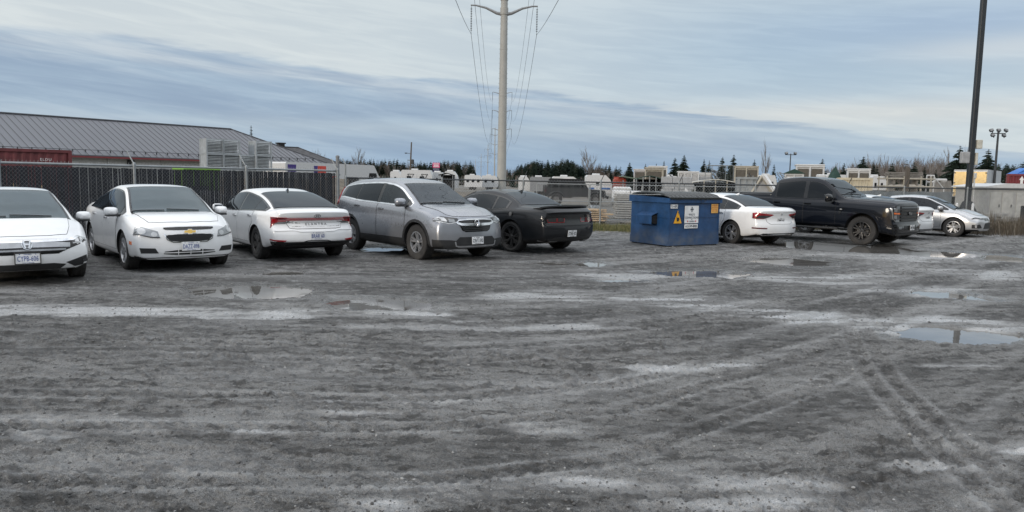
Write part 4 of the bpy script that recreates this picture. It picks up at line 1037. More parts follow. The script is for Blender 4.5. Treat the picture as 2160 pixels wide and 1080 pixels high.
for h in pair(c, 'headlight', 'front', [(.42, 0.810), (.62, 0.775), (.82, 0.820), (.90, 0.955), (.86, 0.975), (.70, 0.925), (.44, 0.890)], M_LAMPDARK, off=.008, res=.04):
    fl = h.data.vertices[0].co.y < 0
    patch(c, 'reflector', 'front', [(.66, 0.820), (.80, 0.850), (.84, 0.925), (.68, 0.895)], M_LED, off=.014, res=.03, parent=h, flip=fl)
    patch(c, 'reflector', 'front', [(.50, 0.820), (.63, 0.810), (.63, 0.875), (.52, 0.870)], M_LAMPCLEAR, off=.014, res=.03, parent=h, flip=fl)
    patch(c, 'running_lamp', 'front', strip([(.44, 0.817), (.62, 0.783), (.82, 0.827)], .010), M_LED, off=.014, res=.03, parent=h, flip=fl)
    patch(c, 'turn_signal', 'front', [(.85, 0.875), (.90, 0.965), (.87, 0.970), (.83, 0.905)], M_AMBER, off=.015, res=.03, parent=h, flip=fl)
g = patch(c, 'grille', 'front', [(-.46, 0.850), (.46, 0.850), (.40, 0.730), (.36, 0.645), (.28, 0.610), (-.28, 0.610), (-.36, 0.645), (-.40, 0.730)], M_GLOSS, off=.006)
patch(c, 'chrome_wing', 'front', strip([(-.47, 0.795), (-.36, 0.765), (-.14, 0.760), (0, 0.765), (.14, 0.760), (.36, 0.765), (.47, 0.795)], [.018, .024, .026, .03, .026, .024, .018]), M_CHROME, off=.02, parent=g)
patch(c, 'chrome_rim', 'front', strip([(-.48, 0.800), (-.42, 0.850), (-.2, 0.865), (.2, 0.865), (.42, 0.850), (.48, 0.800)], .010), M_CHROME, off=.016, parent=g)
for k in range(3): patch(c, 'grille_slat', 'front', strip([(-.38 + .03 * k, .71 - k * .035), (.38 - .03 * k, .71 - k * .035)], .008), M_PLASTIC, off=.016, parent=g)
badge_h(c, 'front', 0, .785, .15, proud=.035)
patch(c, 'front_cladding', 'front', [(-.90, .25), (-.90, .46), (-.62, .455), (-.5, .44), (-.42, .51), (.42, .51), (.5, .44), (.62, .455), (.90, .46), (.90, .25), (.5, .235), (-.5, .235)], M_PLASTIC, off=.018, res=.04)
patch(c, 'air_intake', 'front', [(-.40, .35), (.40, .35), (.38, .47), (-.38, .47)], M_MESH, off=.016)
patch(c, 'skid_strip', 'front', strip([(-.52, .42), (-.50, .335), (-.44, .32), (.44, .32), (.50, .335), (.52, .42)], .013), M_ALLOY, off=.02)
pair(c, 'fog_light_surround', 'front', [(.58, .36), (.60, .43), (.84, .43), (.82, .36)], M_MESH, off=.015)
pair(c, 'tail_light', 'rear', [(.60, 1.0), (.86, 1.04), (.80, 1.15), (.72, 1.16), (.60, 1.44), (.55, 1.44), (.62, 1.14)], M_RED, off=.02, res=.05)
for v_ in ('left', 'right'):
    patch(c, 'sill', v_, clear_arch(s, [(-1.0, .235), (1.0, .235), (1.0, .43), (-1.0, .43)], .02), M_PLASTIC, off=.008)
    patch(c, 'tail_light', v_, [(-2.2, 1.03), (-1.93, 1.08), (-1.97, 1.14), (-2.08, 1.16), (-2.1, 1.40), (-2.2, 1.38)], M_RED, off=.012, res=.04)
cabin(c, 1.22, -1.95, .80, .40); arch_trim(c, .055); mirror(c, .88, 1.12, (.16, .25, .17)); wipers(c, 1.26)
mb = MB(); h_, n__ = shoot(c, 'top', -1.7, 0); mb.bbox((-1.7, 0, h_.z + .03), (.18, .05, .07), .02, taper=None) if False else mb.bbox((-1.7, 0, h_.z + .025), (.16, .05, .06), .02); mb.build('antenna_fin', [c.paint], c0)
plate(c, 0, .435, 'CRVT-592', 'front', R(-3), blue=False, proud=.03)
wheels(c, .365, .235, .222, (5, .020, .020, .2), M_ALLOY)

# ---- dark grey coupe, rear view
GREY = mat('matte_grey_paint', (.013, .0145, .017), .36, metal=.0, coat=.5, spec=.12, var=.05, dirt=.38, dirt_col=(.075, .060, .046), dirt_h=.42)
c0 = new_car('parked_coupe_car', 'matt dark grey coupe with black boot spoiler and black wheels', 'car', -.43, 19.02, 135)
s = spec_sedan(2.946, .94, 1.14, 1.45, .962, .36, .41, (1.02, 1.01), (.12, 1.41), (-.3, 1.45), (-.85, 1.395), (-1.62, 1.11), .985, 1.06, .80, (1.75, .95), belt=(.99, .955, .94), zb=.22, wt=.60)
s['zs'] = [(s['xr'], .92), (-1.9, 1.0), (-1.35, 1.0), (-.9, .965), (0, .94), (1.0, .93), (1.75, .87), (s['xf'], .74)]
s['pr'] = [(.2, .16), (.36, .05), (.50, .0), (.66, .0), (.68, .03), (.92, .04), (.96, .01), (1.0, .02)]; s['cr'] = .16
s['W'] = [(s['xr'], .88), (-2.0, .945), (-1.473, .962), (-.4, .935), (.6, .94), (1.473, .955), (s['xf'], .88)]
c = car_body(s, c0, GREY)
windows(c, [(-1.22, -.80), (-.74, .72)], .86, -1.30, hi=.045, mats=[M_GLASS, M_CLEAR])
screen(c, 'windscreen', 1.0, .18, M_WSGLASS); screen(c, 'rear_screen', -1.57, -.88, M_GLASS, side=.06)
doors(c, [(.75, -.78)], [-.62], dz=.12)
pan = patch(c, 'tail_panel', 'rear', chaikin([(-.84, .905), (.84, .905), (.89, .80), (.82, .675), (-.82, .675), (-.89, .80)], 1), M_GLOSS, off=.006, res=.04)
patch(c, 'panel_lip', 'rear', strip([(-.88, .80), (-.83, .67), (-.6, .665), (.6, .665), (.83, .67), (.88, .80)], .010), c.paint, off=.022, res=.04)
for h in pair(c, 'tail_light', 'rear', chaikin([(.26, .835), (.76, .835), (.80, .79), (.77, .725), (.26, .725)], 1), M_LAMPDARK, off=.012, res=.04):
    fl = h.data.vertices[0].co.y < 0
    patch(c, 'light_outline', 'rear', strip([(.295, .832), (.295, .738), (.5, .738), (.5, .83)], .006), M_RED, off=.017, res=.03, parent=h, flip=fl)
    patch(c, 'light_outline', 'rear', strip([(.525, .83), (.525, .738), (.755, .738), (.772, .80)], .006), M_RED, off=.017, res=.03, parent=h, flip=fl)
mb = MB(); vs = []; fs = []
for i, y in enumerate(np.linspace(-.80, .80, 21)):
    k = 1 - (abs(y) / .80) ** 4; xx = -2.42 + .16 * (y / .8) ** 2; z = 1.075 + .035 * k
    vs += [(xx + .20, y, 1.045), (xx + .02, y, z - .006), (xx - .07, y, z + .012), (xx - .075, y, z - .02), (xx + .0, y, z - .05), (xx + .16, y, 1.01)]
for i in range(20):
    for j in range(6): j2 = (j + 1) % 6; fs.append((i * 6 + j, i * 6 + j2, i * 6 + 6 + j2, i * 6 + 6 + j))
fs += [tuple(range(6)), tuple(range(120, 126))]
mb.add(vs, fs); mb.build('spoiler', [M_PLASTIC], c0, smooth=40, fix=True)
lay_text(c, 'model_lettering', 'HEMI', 'rear', -.66, .95, .05, M_CHROME, 1.2, proud=.03)
patch(c, 'plate_recess', 'rear', [(-.26, .56), (.26, .56), (.22, .37), (-.22, .37)], M_PLASTIC, off=.006)
patch(c, 'rear_diffuser', 'rear', [(-.80, .36), (-.62, .36), (-.56, .39), (.56, .39), (.62, .36), (.80, .36), (.78, .27), (.4, .245), (-.4, .245), (-.78, .27)], M_PLASTIC, off=.010)
pair(c, 'exhaust_tip', 'rear', [(.44, .255), (.46, .315), (.68, .315), (.70, .255)], M_STEEL, off=.03)
for v_ in ('left', 'right'):
    f_ = patch(c, 'fuel_cap' if v_ == 'left' else 'side_badge', v_, [(-1.48 + .075 * math.cos(t), .895 + .075 * math.sin(t)) for t in np.linspace(0, 6.28, 21)[:-1]], M_GLOSS, off=.012, res=.04)
    patch(c, 'cap_ring', v_, [(-1.48 + .045 * math.cos(t), .895 + .045 * math.sin(t)) for t in np.linspace(0, 6.28, 21)[:-1]], M_STEEL, off=.018, res=.03, parent=f_)
    patch(c, 'side_crease', v_, strip([(-2.2, .80), (-1.4, .79), (-.4, .76), (.8, .74)], .006), c.paint, off=.010)
fin(c, -.85, M_GLOSS); mirror(c, .70, .93); s['mir_x'] = .24; cabin(c, .97, -1.50, .62, .16, ((-.15, .36), (-.15, -.36)), -.9)
arch_trim(c, .03, GREY, 0, 180)
plate(c, .06, .475, 'CTWA 423', 'rear', R(6), blue=False, proud=.022)
wheels(c, .36, .26, .262, (7, .014, .012, .12), M_BLACKRIM)

# ---- white saloon behind the skip, rear view
def late_saloon(label, x, y, deg, paint):
    c0 = new_car('parked_saloon_car', label, 'car', x, y, deg)
    s = spec_sedan(2.735, .90, 1.04, 1.415, .90, .325, .37, (1.36, .955), (.36, 1.38), (-.15, 1.415), (-.75, 1.37), (-1.72, 1.08), .985, 1.05, .70, (1.85, .86), belt=(.955, .925, .895))
    s['pr'] = [(.2, .14), (.34, .02), (.5, .0), (.64, .03), (.72, .06), (.86, .03), (.95, .0), (1.02, .03)]; s['cr'] = .22
    s['pf'] = [(.18, .08), (.30, .0), (.50, .0), (.62, .03), (.72, .08), (.80, .15)]
    c = car_body(s, c0, paint)
    windows(c, [(-1.46, -1.04), (-1.0, -.16), (-.08, 1.0)], 1.16, -1.56, trim=None)
    screen(c, 'windscreen', 1.34, .42, M_WSGLASS); screen(c, 'rear_screen', -1.66, -.80, M_GLASS)
    doors(c, [(.96, -.10), (-.12, -1.12)], [.06, -.96]); mirror(c, .96, .92); cabin(c, 1.30, -1.60)
    for v_ in ('left', 'right'):
        patch(c, 'sill', v_, clear_arch(s, [(-.95, .19), (.95, .19), (.95, .24), (-.95, .24)]), M_PLASTIC, off=.005)
        patch(c, 'fuel_flap' if v_ == 'left' else 'quarter_crease', v_, [(-1.42 + .075 * math.cos(t), .80 + .075 * math.sin(t)) for t in np.linspace(0, 6.28, 17)[:-1]], c.paint, off=.005, res=.04)
    return c
def late_tail(c, txt):
    panel(c, 'boot_lid', 'rear', [(-.56, .92), (-.50, .66), (-.40, .60), (.40, .60), (.50, .66), (.56, .90)], res=.07)
    for h in pair(c, 'tail_light', 'rear', [(.30, .855), (.36, .875), (.62, .895), (.88, .93), (.89, .80), (.80, .745), (.60, .745), (.42, .80)], M_RED, off=.012, res=.04):
        fl = h.data.vertices[0].co.y < 0
        patch(c, 'dark_lens', 'rear', [(.40, .835), (.74, .845), (.80, .77), (.60, .755), (.44, .80)], M_LAMPDARK, off=.017, res=.04, parent=h, flip=fl)
    badge_h(c, 'rear', 0, .87, .10)
    pair(c, 'rear_reflector', 'rear', [(.52, .50), (.84, .51), (.84, .475), (.53, .47)], M_DRED, off=.010, res=.05)
    patch(c, 'rear_diffuser', 'rear', [(-.74, .30), (-.62, .345), (.62, .345), (.74, .30), (.6, .255), (-.6, .255)], M_PLASTIC, off=.010)
    patch(c, 'chrome_strip', 'rear', strip([(-.5, .315), (0, .322), (.5, .315)], .009), M_CHROME, off=.018)
    plate(c, 0, .70, txt, 'rear', R(6), blue=False)
    fin(c, -.75, c.paint)
c = late_saloon('white saloon with split red tail lights, partly behind the blue waste skip', 6.22, 22.55, 121, WHITE); late_tail(c, 'CSWD 563')
wheels(c, .325, .215, .215, (5, .018, .016, .2), M_ALLOY)
c = late_saloon('white saloon glimpsed between the black pickup and the silver saloon', 11.95, 25.84, 130, mat('pearl_white_paint', (.70, .715, .72), .3, coat=.6, var=.02, dirt=.2, dirt_col=(.33, .32, .30), dirt_h=.6)); late_tail(c, 'CHLR 884')
wheels(c, .325, .215, .215, (5, .018, .016, .2), M_ALLOY)
# ---- silver saloon at the right end, front three quarter
c = late_saloon('silver grey saloon with dark bumper corners, last in the row by the dry weeds', 14.84, 27.2, -42, mat('light_silver_paint', (.50, .51, .525), .28, metal=.6, coat=.7, var=.02, dirt=.25, dirt_col=(.22, .21, .195)))
panel(c, 'bonnet', 'top', [(1.34, -.66), (1.41, -.3), (1.42, 0), (1.41, .3), (1.34, .66), (1.75, .62), (1.98, .54), (2.06, .3), (2.08, 0), (2.06, -.3), (1.98, -.54), (1.75, -.62)], res=.08)
for h in pair(c, 'headlight', 'front', [(.42, .625), (.62, .615), (.84, .655), (.89, .73), (.70, .705), (.44, .675)], M_LAMPDARK, off=.008, res=.04):
    fl = h.data.vertices[0].co.y < 0
    patch(c, 'reflector', 'front', strip([(.46, .665), (.70, .69), (.84, .71)], .010), M_LED, off=.014, res=.03, parent=h, flip=fl)
    patch(c, 'turn_signal', 'front', [(.80, .66), (.87, .69), (.885, .725), (.80, .70)], M_AMBER, off=.015, res=.03, parent=h, flip=fl)
patch(c, 'grille', 'front', [(-.44, .665), (.44, .665), (.40, .575), (-.40, .575)], M_GLOSS, off=.006)
patch(c, 'air_intake', 'front', [(-.42, .50), (.42, .50), (.52, .30), (-.52, .30)], M_MESH, off=.006)
pair(c, 'fog_light_surround', 'front', [(.60, .33), (.70, .46), (.86, .44), (.85, .31)], M_PLASTIC, off=.006)
badge_h(c, 'front', 0, .62, .11, proud=.02)
wheels(c, .325, .215, .215, (5, .020, .018, .2), M_ALLOY)

# ---- black pickup
BLACK = mat('black_paint', (.004, .006, .011),   .3, coat=.65, spec=.1, var=.05, dirt=.06, dirt_col=(.04, .04, .04), dirt_h=.6)
c0 = new_car('parked_pickup_truck', 'black crew cab pickup truck with black wheels and amber running lamps', 'pickup truck', 9.55, 23.35, -48)
a = 1.845
s = dict(a=a, xf=a + .93, xr=-(a + 1.26), W0=1.015, rw=.41, ra=.475, arch_dz=.03, tuck=.08, n=120)
s['zc'] = [(-3.105, 1.36), (-3.0, 1.40), (-1.10, 1.43), (-1.03, 1.44), (-.99, 1.70), (-.93, 1.86), (-.80, 1.915), (-.2, 1.95), (.25, 1.935), (.52, 1.88), (.86, 1.66), (1.22, 1.385), (1.27, 1.365), (1.9, 1.33), (2.5, 1.30), (2.70, 1.275), (2.775, 1.235)]
s['zb'] = [(-3.105, .52), (-1, .46), (1, .46), (2.4, .36), (2.775, .30)]
s['zs'] = [(-3.105, 1.30), (-1.05, 1.30), (-.9, 1.27), (.4, 1.25), (1.25, 1.245), (2.0, 1.20), (2.775, 1.15)]
s['W'] = [(-3.105, .98), (-1.845, 1.0), (-1, .985), (.9, .985), (1.845, 1.012), (2.5, .99), (2.775, .93)]
s['ws'] = [(-3.105, .05), (-1, .06), (0, .07), (1.3, .08), (2.775, .06)]
s['wt'] = [(-3.105, .90), (-1.06, .90), (-.97, .74), (-.8, .715), (.52, .72), (.9, .79), (1.25, .84), (2.0, .82), (2.775, .78)]
s['dt'] = [(-3.105, .03), (-1.05, .04), (-.9, .09), (0, .06), (.5, .06), (1.25, .05), (2.775, .04)]
s.update(xf0=1.7, xr0=-1.8, wrap=.22, cf=.10, cr=.08, pf=[(.25, .05), (.38, .0), (.50, -.03), (.60, -.02), (.68, .02), (1.10, .025), (1.18, .035), (1.26, .08)], pr=[(.4, .0), (1.4, .02)], ce=3.5)
c = car_body(s, c0, BLACK)
windows(c, [(-.86, .02), (.14, .88)], .99, -.9, lo=.045, hi=.075, mats=[M_PRIV, M_GLASS])
screen(c, 'windscreen', 1.20, .54, M_WSGLASS, side=.065)
doors(c, [(1.06, .07), (.05, -.93)], [.20, -.80], bottom=.56, dz=.12, handle_m=M_GLOSS)
patch(c, 'tonneau_cover', 'top', [(-3.0, -.84), (-1.08, -.84), (-1.08, .84), (-3.0, .84)], M_PLASTIC, off=.02, res=.2)
panel(c, 'bonnet', 'top', [(1.24, -.78), (1.31, -.3), (1.32, 0), (1.31, .3), (1.24, .78), (2.2, .75), (2.55, .68), (2.63, 0), (2.55, -.68), (2.2, -.75)], res=.09)
for k in (-1, 1): patch(c, 'bonnet_crease', 'top', strip([(1.5, k * .52), (2.0, k * .50), (2.5, k * .44)], .02), c.paint, off=.012)
g = patch(c, 'grille', 'front', [(-.60, 1.15), (.60, 1.15), (.62, .90), (.56, .69), (-.56, .69), (-.62, .90)], M_MESH, off=.004)
for k in range(5): patch(c, 'grille_bar', 'front', strip([(-.57, 1.10 - k * .09), (.57, 1.10 - k * .09)], .020), M_GLOSS, off=.022, parent=g)
Mx = badge_frame(c, 'front', 0, .93, .035); mb = MB(); mb.lathe([(0, .012), (.11, .012), (.12, 0), (.11, -.02), (0, -.02)], 32, 0, Mx @ Matrix.Diagonal((1, 1, .42, 1)) @ Matrix.Rotation(math.pi / 2, 4, 'X'))
mb.lathe([(.095, .015), (.10, .015), (.10, .010), (.095, .010)], 32, 1, Mx @ Matrix.Diagonal((1, 1, .42, 1)) @ Matrix.Rotation(math.pi / 2, 4, 'X'), close=True)
em = mb.build('emblem', [M_GLOSS, M_CHROME], c0)
t_ = MB(); t_.add(*text_geo('Ford', .072, .003), 0, Mx @ Matrix.Translation((0, -.017, 0))); t_.build('emblem_lettering', [M_CHROME], em)
for h in pair(c, 'headlight', 'front', [(.64, 1.14), (.88, 1.14), (.95, 1.10), (.95, .78), (.86, .70), (.64, .70)], M_LAMPDARK, off=.008, res=.05):
    fl = h.data.vertices[0].co.y < 0
    patch(c, 'running_lamp', 'front', strip([(.64, .93), (.90, .94)], .022), M_AMBER, off=.018, res=.04, parent=h, flip=fl)
    patch(c, 'reflector', 'front', [(.78, .98), (.90, .98), (.90, 1.09), (.78, 1.09)], M_LAMPCLEAR, off=.016, res=.04, parent=h, flip=fl)
    patch(c, 'reflector', 'front', [(.78, .78), (.90, .80), (.90, .89), (.78, .89)], M_LAMPCLEAR, off=.016, res=.04, parent=h, flip=fl)
    patch(c, 'lamp_rim', 'front', strip([(.925, 1.08), (.925, .80), (.86, .72)], .008), M_LAMPCLEAR, off=.016, res=.04, parent=h, flip=fl)
bp = patch(c, 'bumper', 'front', [(-.92, .63), (.92, .63), (.94, .50), (.90, .40), (-.90, .40), (-.94, .50)], M_GLOSS, off=.02, res=.07)
patch(c, 'bumper_recess', 'front', [(-.42, .58), (.42, .58), (.38, .46), (-.38, .46)], M_MESH, off=.026, parent=bp)
for fl in (False, True): patch(c, 'fog_light', 'front', [(.60, .49), (.76, .49), (.76, .56), (.60, .56)], M_LAMPDARK, off=.028, parent=bp, flip=fl, res=.05)
patch(c, 'air_dam', 'front', [(-.80, .385), (.80, .385), (.78, .29), (-.78, .29)], M_PLASTIC, off=.015)
plate(c, 0, .53, 'BW 21386', 'front', 0, blue=False, proud=.07)
for v_ in ('left', 'right'):
    sg = 1 if v_ == 'left' else -1
    mb = MB(); mb.bbox((0, sg * .95, .43), (2.35, .16, .06), .02); mb.bbox((.8, sg * .9, .46), (.06, .1, .08), .01); mb.bbox((-.8, sg * .9, .46), (.06, .1, .08), .01); mb.build('running_board', [M_PLASTIC, ], c0)
    patch(c, 'fender_vent', v_, [(1.17, 1.02), (1.34, 1.04), (1.26, .97), (1.22, .86), (1.17, .86)], M_GLOSS, off=.010, res=.05)
    patch(c, 'fender_badge', v_, [(1.20, .99), (1.27, .995), (1.25, 1.02), (1.20, 1.02)], M_LED, off=.016, res=.03)
arch_trim(c, .075, BLACK, -5, 185, .014); mirror(c, .95, 1.27, (.17, .30, .24), M_GLOSS, reach=.14)
wipers(c, 1.20, 2, .6); s['mir_x'] = .58; cabin(c, 1.17, -.90, .95, .45, ((.1, .42), (.1, -.42)), -.5)
mb = MB(); h_, n_ = shoot(c, 'right', 1.45, 1.2); mb.tube([(1.45, -.80, 1.33), (1.40, -.80, 2.05)], .005, 5); mb.build('antenna', [M_GLOSS], c0)
pair(c, 'tail_light', 'rear', [(.84, 1.30), (.96, 1.30), (.96, .95), (.84, .95)], M_RED, off=.012)
wheels(c, .41, .28, .262, (6, .018, .018, .2), M_BLACKRIM, lug=True)
# ------------------------------------------------------------------ blue waste skip
BLUE = mat('skip_blue_paint', (.014, .058, .155), .42, coat=.15, var=.22, vs=3.0, scuff=(.035, .075, .15), bump=.02, bs=3.0, dirt=.55, dirt_col=(.10, .12, .15), dirt_h=.5)
LIDM = mat('skip_lid', (.016, .019, .020), .28, coat=.2)
SIGNW = mat('sign_white', (.74, .75, .76), .4); INK = mat('sign_ink', (.02, .02, .025), .5); YEL = mat('sign_yellow', (.80, .40, .02), .5); ORG = mat('sticker_orange', (.62, .36, .09), .6); REDI = mat('red_ink', (.45, .02, .03), .5)
sk = thing('waste_skip', 'dark blue steel waste skip with black ribbed lids and white company sign', 'skip', (4.10, 19.43, .03), R(31.5))
mb = MB(); Wd, Dp, Hf, Hb = 1.86, 1.50, 1.25, 1.31
# shell: front, sides and back as folded plate with a sloped rim
def plate_box(x0, x1, y0, y1, z0, z1f, z1b, mi=0):
    mb.add([(x0, y0, z0), (x1, y0, z0), (x1, y1, z0), (x0, y1, z0), (x0, y0, z1f), (x1, y0, z1f), (x1, y1, z1b), (x0, y1, z1b)], [(3, 2, 1, 0), (4, 5, 6, 7), (0, 1, 5, 4), (1, 2, 6, 5), (2, 3, 7, 6), (3, 0, 4, 7)], mi)
plate_box(0, Wd, 0, Dp, .05, Hf - .12, Hb - .12)
plate_box(-.012, Wd + .012, -.012, Dp + .012, .0, .22, .22)
mb.box((Wd / 2, -.004, .74), (Wd, .02, .012)); mb.box((-.004, Dp / 2, .74), (.02, Dp, .012))
for x in (.02, Wd - .02): mb.box((x, -.006, .68), (.035, .014, .9))
mb.build('body', [BLUE], sk)
mb = MB(); plate_box(-.05, Wd + .05, -.05, Dp + .05, Hf - .12, Hf, Hb); mb.build('rim', [BLUE], sk)
for sx, nm in ((-1, 0), (1, 1)):
    mb = MB(); x0 = 0 if sx < 0 else Wd
    y0, y1, z0, z1 = .42, 1.05, .52, .80
    o_ = x0 + sx * .22
    mb.add([(x0, y0, z0), (x0, y1, z0), (x0, y1, z1 + .06), (x0, y0, z1 + .06), (o_, y0, z0 + .03), (o_, y1, z0 + .03), (o_, y1, z1 - .02), (o_, y0, z1 - .02)],
           [(7, 6, 2, 3), (4, 5, 6, 7), (5, 4, 0, 1)])
    mb.add([(x0, y0 + .02, z0 + .03), (o_, y0 + .02, z0 + .05), (o_, y0 + .02, z1 - .04), (x0, y0 + .02, z1)], [(0, 1, 2, 3)], 1)
    mb.add([(x0 + sx * .01, y0 + .3, z0), (o_, y0 + .3, z0 + .03), (o_, y0 + .3, z1 - .02), (x0 + sx * .01, y0 + .3, z1 + .06)], [(0, 1, 2, 3)], 1)
    mb.build('fork_pocket', [BLUE, M_DARK], sk)
for k in range(2):
    mb = MB(); x0 = .0 + k * Wd / 2 - .03; x1 = x0 + Wd / 2 + .03; vs = []; fs = []; nx, ny = 66, 12
    for i in range(nx + 1):
        for j in range(ny + 1):
            u, v = i / nx, j / ny; x = x0 + (x1 - x0) * u; y = -.06 + (Dp + .10) * v
            rib = .042 * max(0, math.sin(u * math.pi * 13)) ** .5 * (1 if .06 < v < .96 and .03 < u < .97 else 0)
            vs.append((x, y, Hf + .012 + (Hb - Hf) * v + .085 * math.sin(math.pi * min(1, v * 1.05)) ** .7 + rib))
    for i in range(nx):
        for j in range(ny): a_ = i * (ny + 1) + j; fs.append((a_, a_ + ny + 1, a_ + ny + 2, a_ + 1))
    mb.add(vs, fs); mb.box(((x0 + x1) / 2, -.065, Hf + .0), (x1 - x0 - .02, .03, .05)); mb.build('lid', [LIDM], sk, smooth=60)
mb = MB(); mb.tube([(1.05, -.062, Hf - .02), (1.13, -.075, Hf - .14), (1.3, -.062, Hf - .0)], .006, 5); mb.build('lid_cord', [LIDM], sk)
def on_front(x, z, y=-.02): return Matrix.Translation((x, y, z))
sg_ = MB(); sg_.bbox((.80, -.02, .82), (.51, .012, .47), .005); sign = sg_.build('company_sign', [SIGNW], sk)
t = MB()
for txt, z, s_ in (('WASTE', .815, .080), ('CONNECTIONS', .735, .080), ('OF', .685, .034), ('CANADA', .635, .062)): t.add(*text_geo(txt, s_, .0015, 1.0, .86), 0, on_front(.80, z, -.0285))
for dx_, dz_ in ((0, .045), (-.035, 0), (.035, 0), (0, -.045), (0, 0)):
    q_ = .030; t.prism([(dx_, dz_ - q_), (dx_ + q_ * .8, dz_), (dx_, dz_ + q_), (dx_ - q_ * .8, dz_)], -.002, .002, 0, on_front(.80, .955, -.0285) @ Matrix.Rotation(math.pi / 2, 4, 'X'))
t.build('sign_lettering', [mat('sign_grey_ink', (.10, .11, .13), .5)], sign)
t = MB()
for x in (.65, .95): t.prism([(-.02, 0), (0, .028), (.02, 0), (0, -.028)], -.002, .002, 0, on_front(x, .64, -.0285) @ Matrix.Rotation(math.pi / 2, 4, 'X'))
t.build('red_leaf', [REDI], sign)
sg_ = MB(); sg_.bbox((.795, -.02, .505), (.49, .010, .115), .004); sign2 = sg_.build('phone_sign', [SIGNW], sk)
t = MB(); t.add(*text_geo('613-749-8000', .098, .0015, 1.0, .76), 0, on_front(.795, .505, -.0268)); t.build('sign_lettering', [INK], sign2)
sg_ = MB(); sg_.bbox((.16, -.02, 1.035), (.25, .010, .105), .004); sign3 = sg_.build('number_sign', [SIGNW], sk)
t = MB(); t.add(*text_geo('FL-4-4292', .085, .0015, 1.0, .62), 0, on_front(.16, 1.035, -.0268)); t.build('sign_lettering', [INK], sign3)
sg_ = MB(); sg_.prism([(-.14, -.17), (.14, -.17), (0, .165)], -.004, .004, 0, on_front(.30, .76) @ Matrix.Rotation(math.pi / 2, 4, 'X')); sign4 = sg_.build('warning_triangle', [YEL], sk)
t = MB(); t.prism([(-.035, -.12), (.035, -.12), (.045, -.02), (-.045, -.02)], -.002, .002, 0, on_front(.30, .76, -.026) @ Matrix.Rotation(math.pi / 2, 4, 'X')); t.box((.30, -.026, .865), (.012, .004, .07)); t.box((.345, -.026, .70), (.05, .004, .012), rz=0); t.box((.255, -.026, .76), (.04, .004, .010)); t.build('pictogram', [INK], sign4)
sg_ = MB(); sg_.bbox((1.66, -.02, .975), (.26, .008, .25), .004); sign5 = sg_.build('caution_sticker', [ORG], sk)
t = MB()
for i, txt in enumerate(('CAUTION', 'DO NOT CLIMB IN', 'ON OR OCCUPY', 'KEEP LID CLOSED')): t.add(*text_geo(txt, .042 if i == 0 else .026, .001), 0, on_front(1.66, 1.06 - i * .05, -.0255))
t.build('sign_lettering', [REDI], sign5)
for i, (dx_, dy_) in enumerate(((.08, .08), (Wd - .08, .08), (.08, Dp - .08), (Wd - .08, Dp - .08))):
    mb = MB(); mb.box((dx_, dy_, -.025), (.10, .10, .05)); mb.build('skid_foot', [M_DARK], sk)

# ------------------------------------------------------------------ fences
GALV = mat('galvanised_steel', (.27, .29, .30), .5, metal=.5, var=.12); DKSTEEL = mat('dark_steel', (.05, .055, .06), .5, metal=.3)
WIRE = mat('fence_wire', (.30, .32, .33), .55, metal=.4); SLAT = mat('privacy_slat', (.009, .011, .018), .5, var=.3)
def wire_fabric(p0, p1, z0, z1, pitch, r, slope=1.0):
    """chain link: two families of wires between p0 and p1"""
    mb = MB(); p0, p1 = Vector(p0), Vector(p1); L = (p1 - p0).length; d = (p1 - p0) / L; H_ = z1 - z0; n_ = Vector((-d.y, d.x, 0))
    for sg in (1, -1):
        k = -H_ / slope
        while k < L:
            a0, a1 = k, k + H_ / slope; za, zb = (z0, z1) if sg > 0 else (z1, z0)
            if a0 < 0: za = za + (zb - za) * (-a0) / (a1 - a0); a0 = 0
            if a1 > L: zb = za + (zb - za) * (L - a0) / (a1 - a0); a1 = L
            if a1 - a0 > .02:
                A_ = p0 + d * a0 + Vector((0, 0, za)) + n_ * sg * r; B_ = p0 + d * a1 + Vector((0, 0, zb)) + n_ * sg * r
                mb.tube([A_, B_], r, 3, cap=False)
            k += pitch
    return mb
def fence_post(parent, x, y, h, r, m_, arm=None, arm_m=None):
    mb = MB(); mb.lathe([(r, -.3), (r, h), (r * 1.15, h), (r * 1.15, h + .03), (r * .6, h + .07), (0, h + .075)], 12, 0, Matrix.Translation((x, y, 0)))
    o = mb.build('post', [m_], parent, smooth=40)
    if arm:
        b_ = MB(); b_.tube([(x, y, h + .02), (x + arm[0], y + arm[1], h + arm[2])], r * .45, 5)
        b_.build('barb_arm', [arm_m or m_], o)
    return o
def at_line(p0, p1, s_): d = (Vector(p1) - Vector(p0)).normalized(); return Vector(p0) + d * s_
FA, FB, FC = Vector((-13.9, 14.75, 0)), Vector((-9.7, 19.0, 0)), Vector((-5.55, 23.4, 0))
fn = thing('slatted_fence', 'tall chain link fence filled with black vertical slats behind the white saloons', 'fence', (0, 0, 0))
HF = 1.87; Lf = (FC - FA).length; fd = (FC - FA) / Lf; fnrm = Vector((fd.y, -fd.x, 0))
random.seed(4)
mb = MB(); s_ = .05
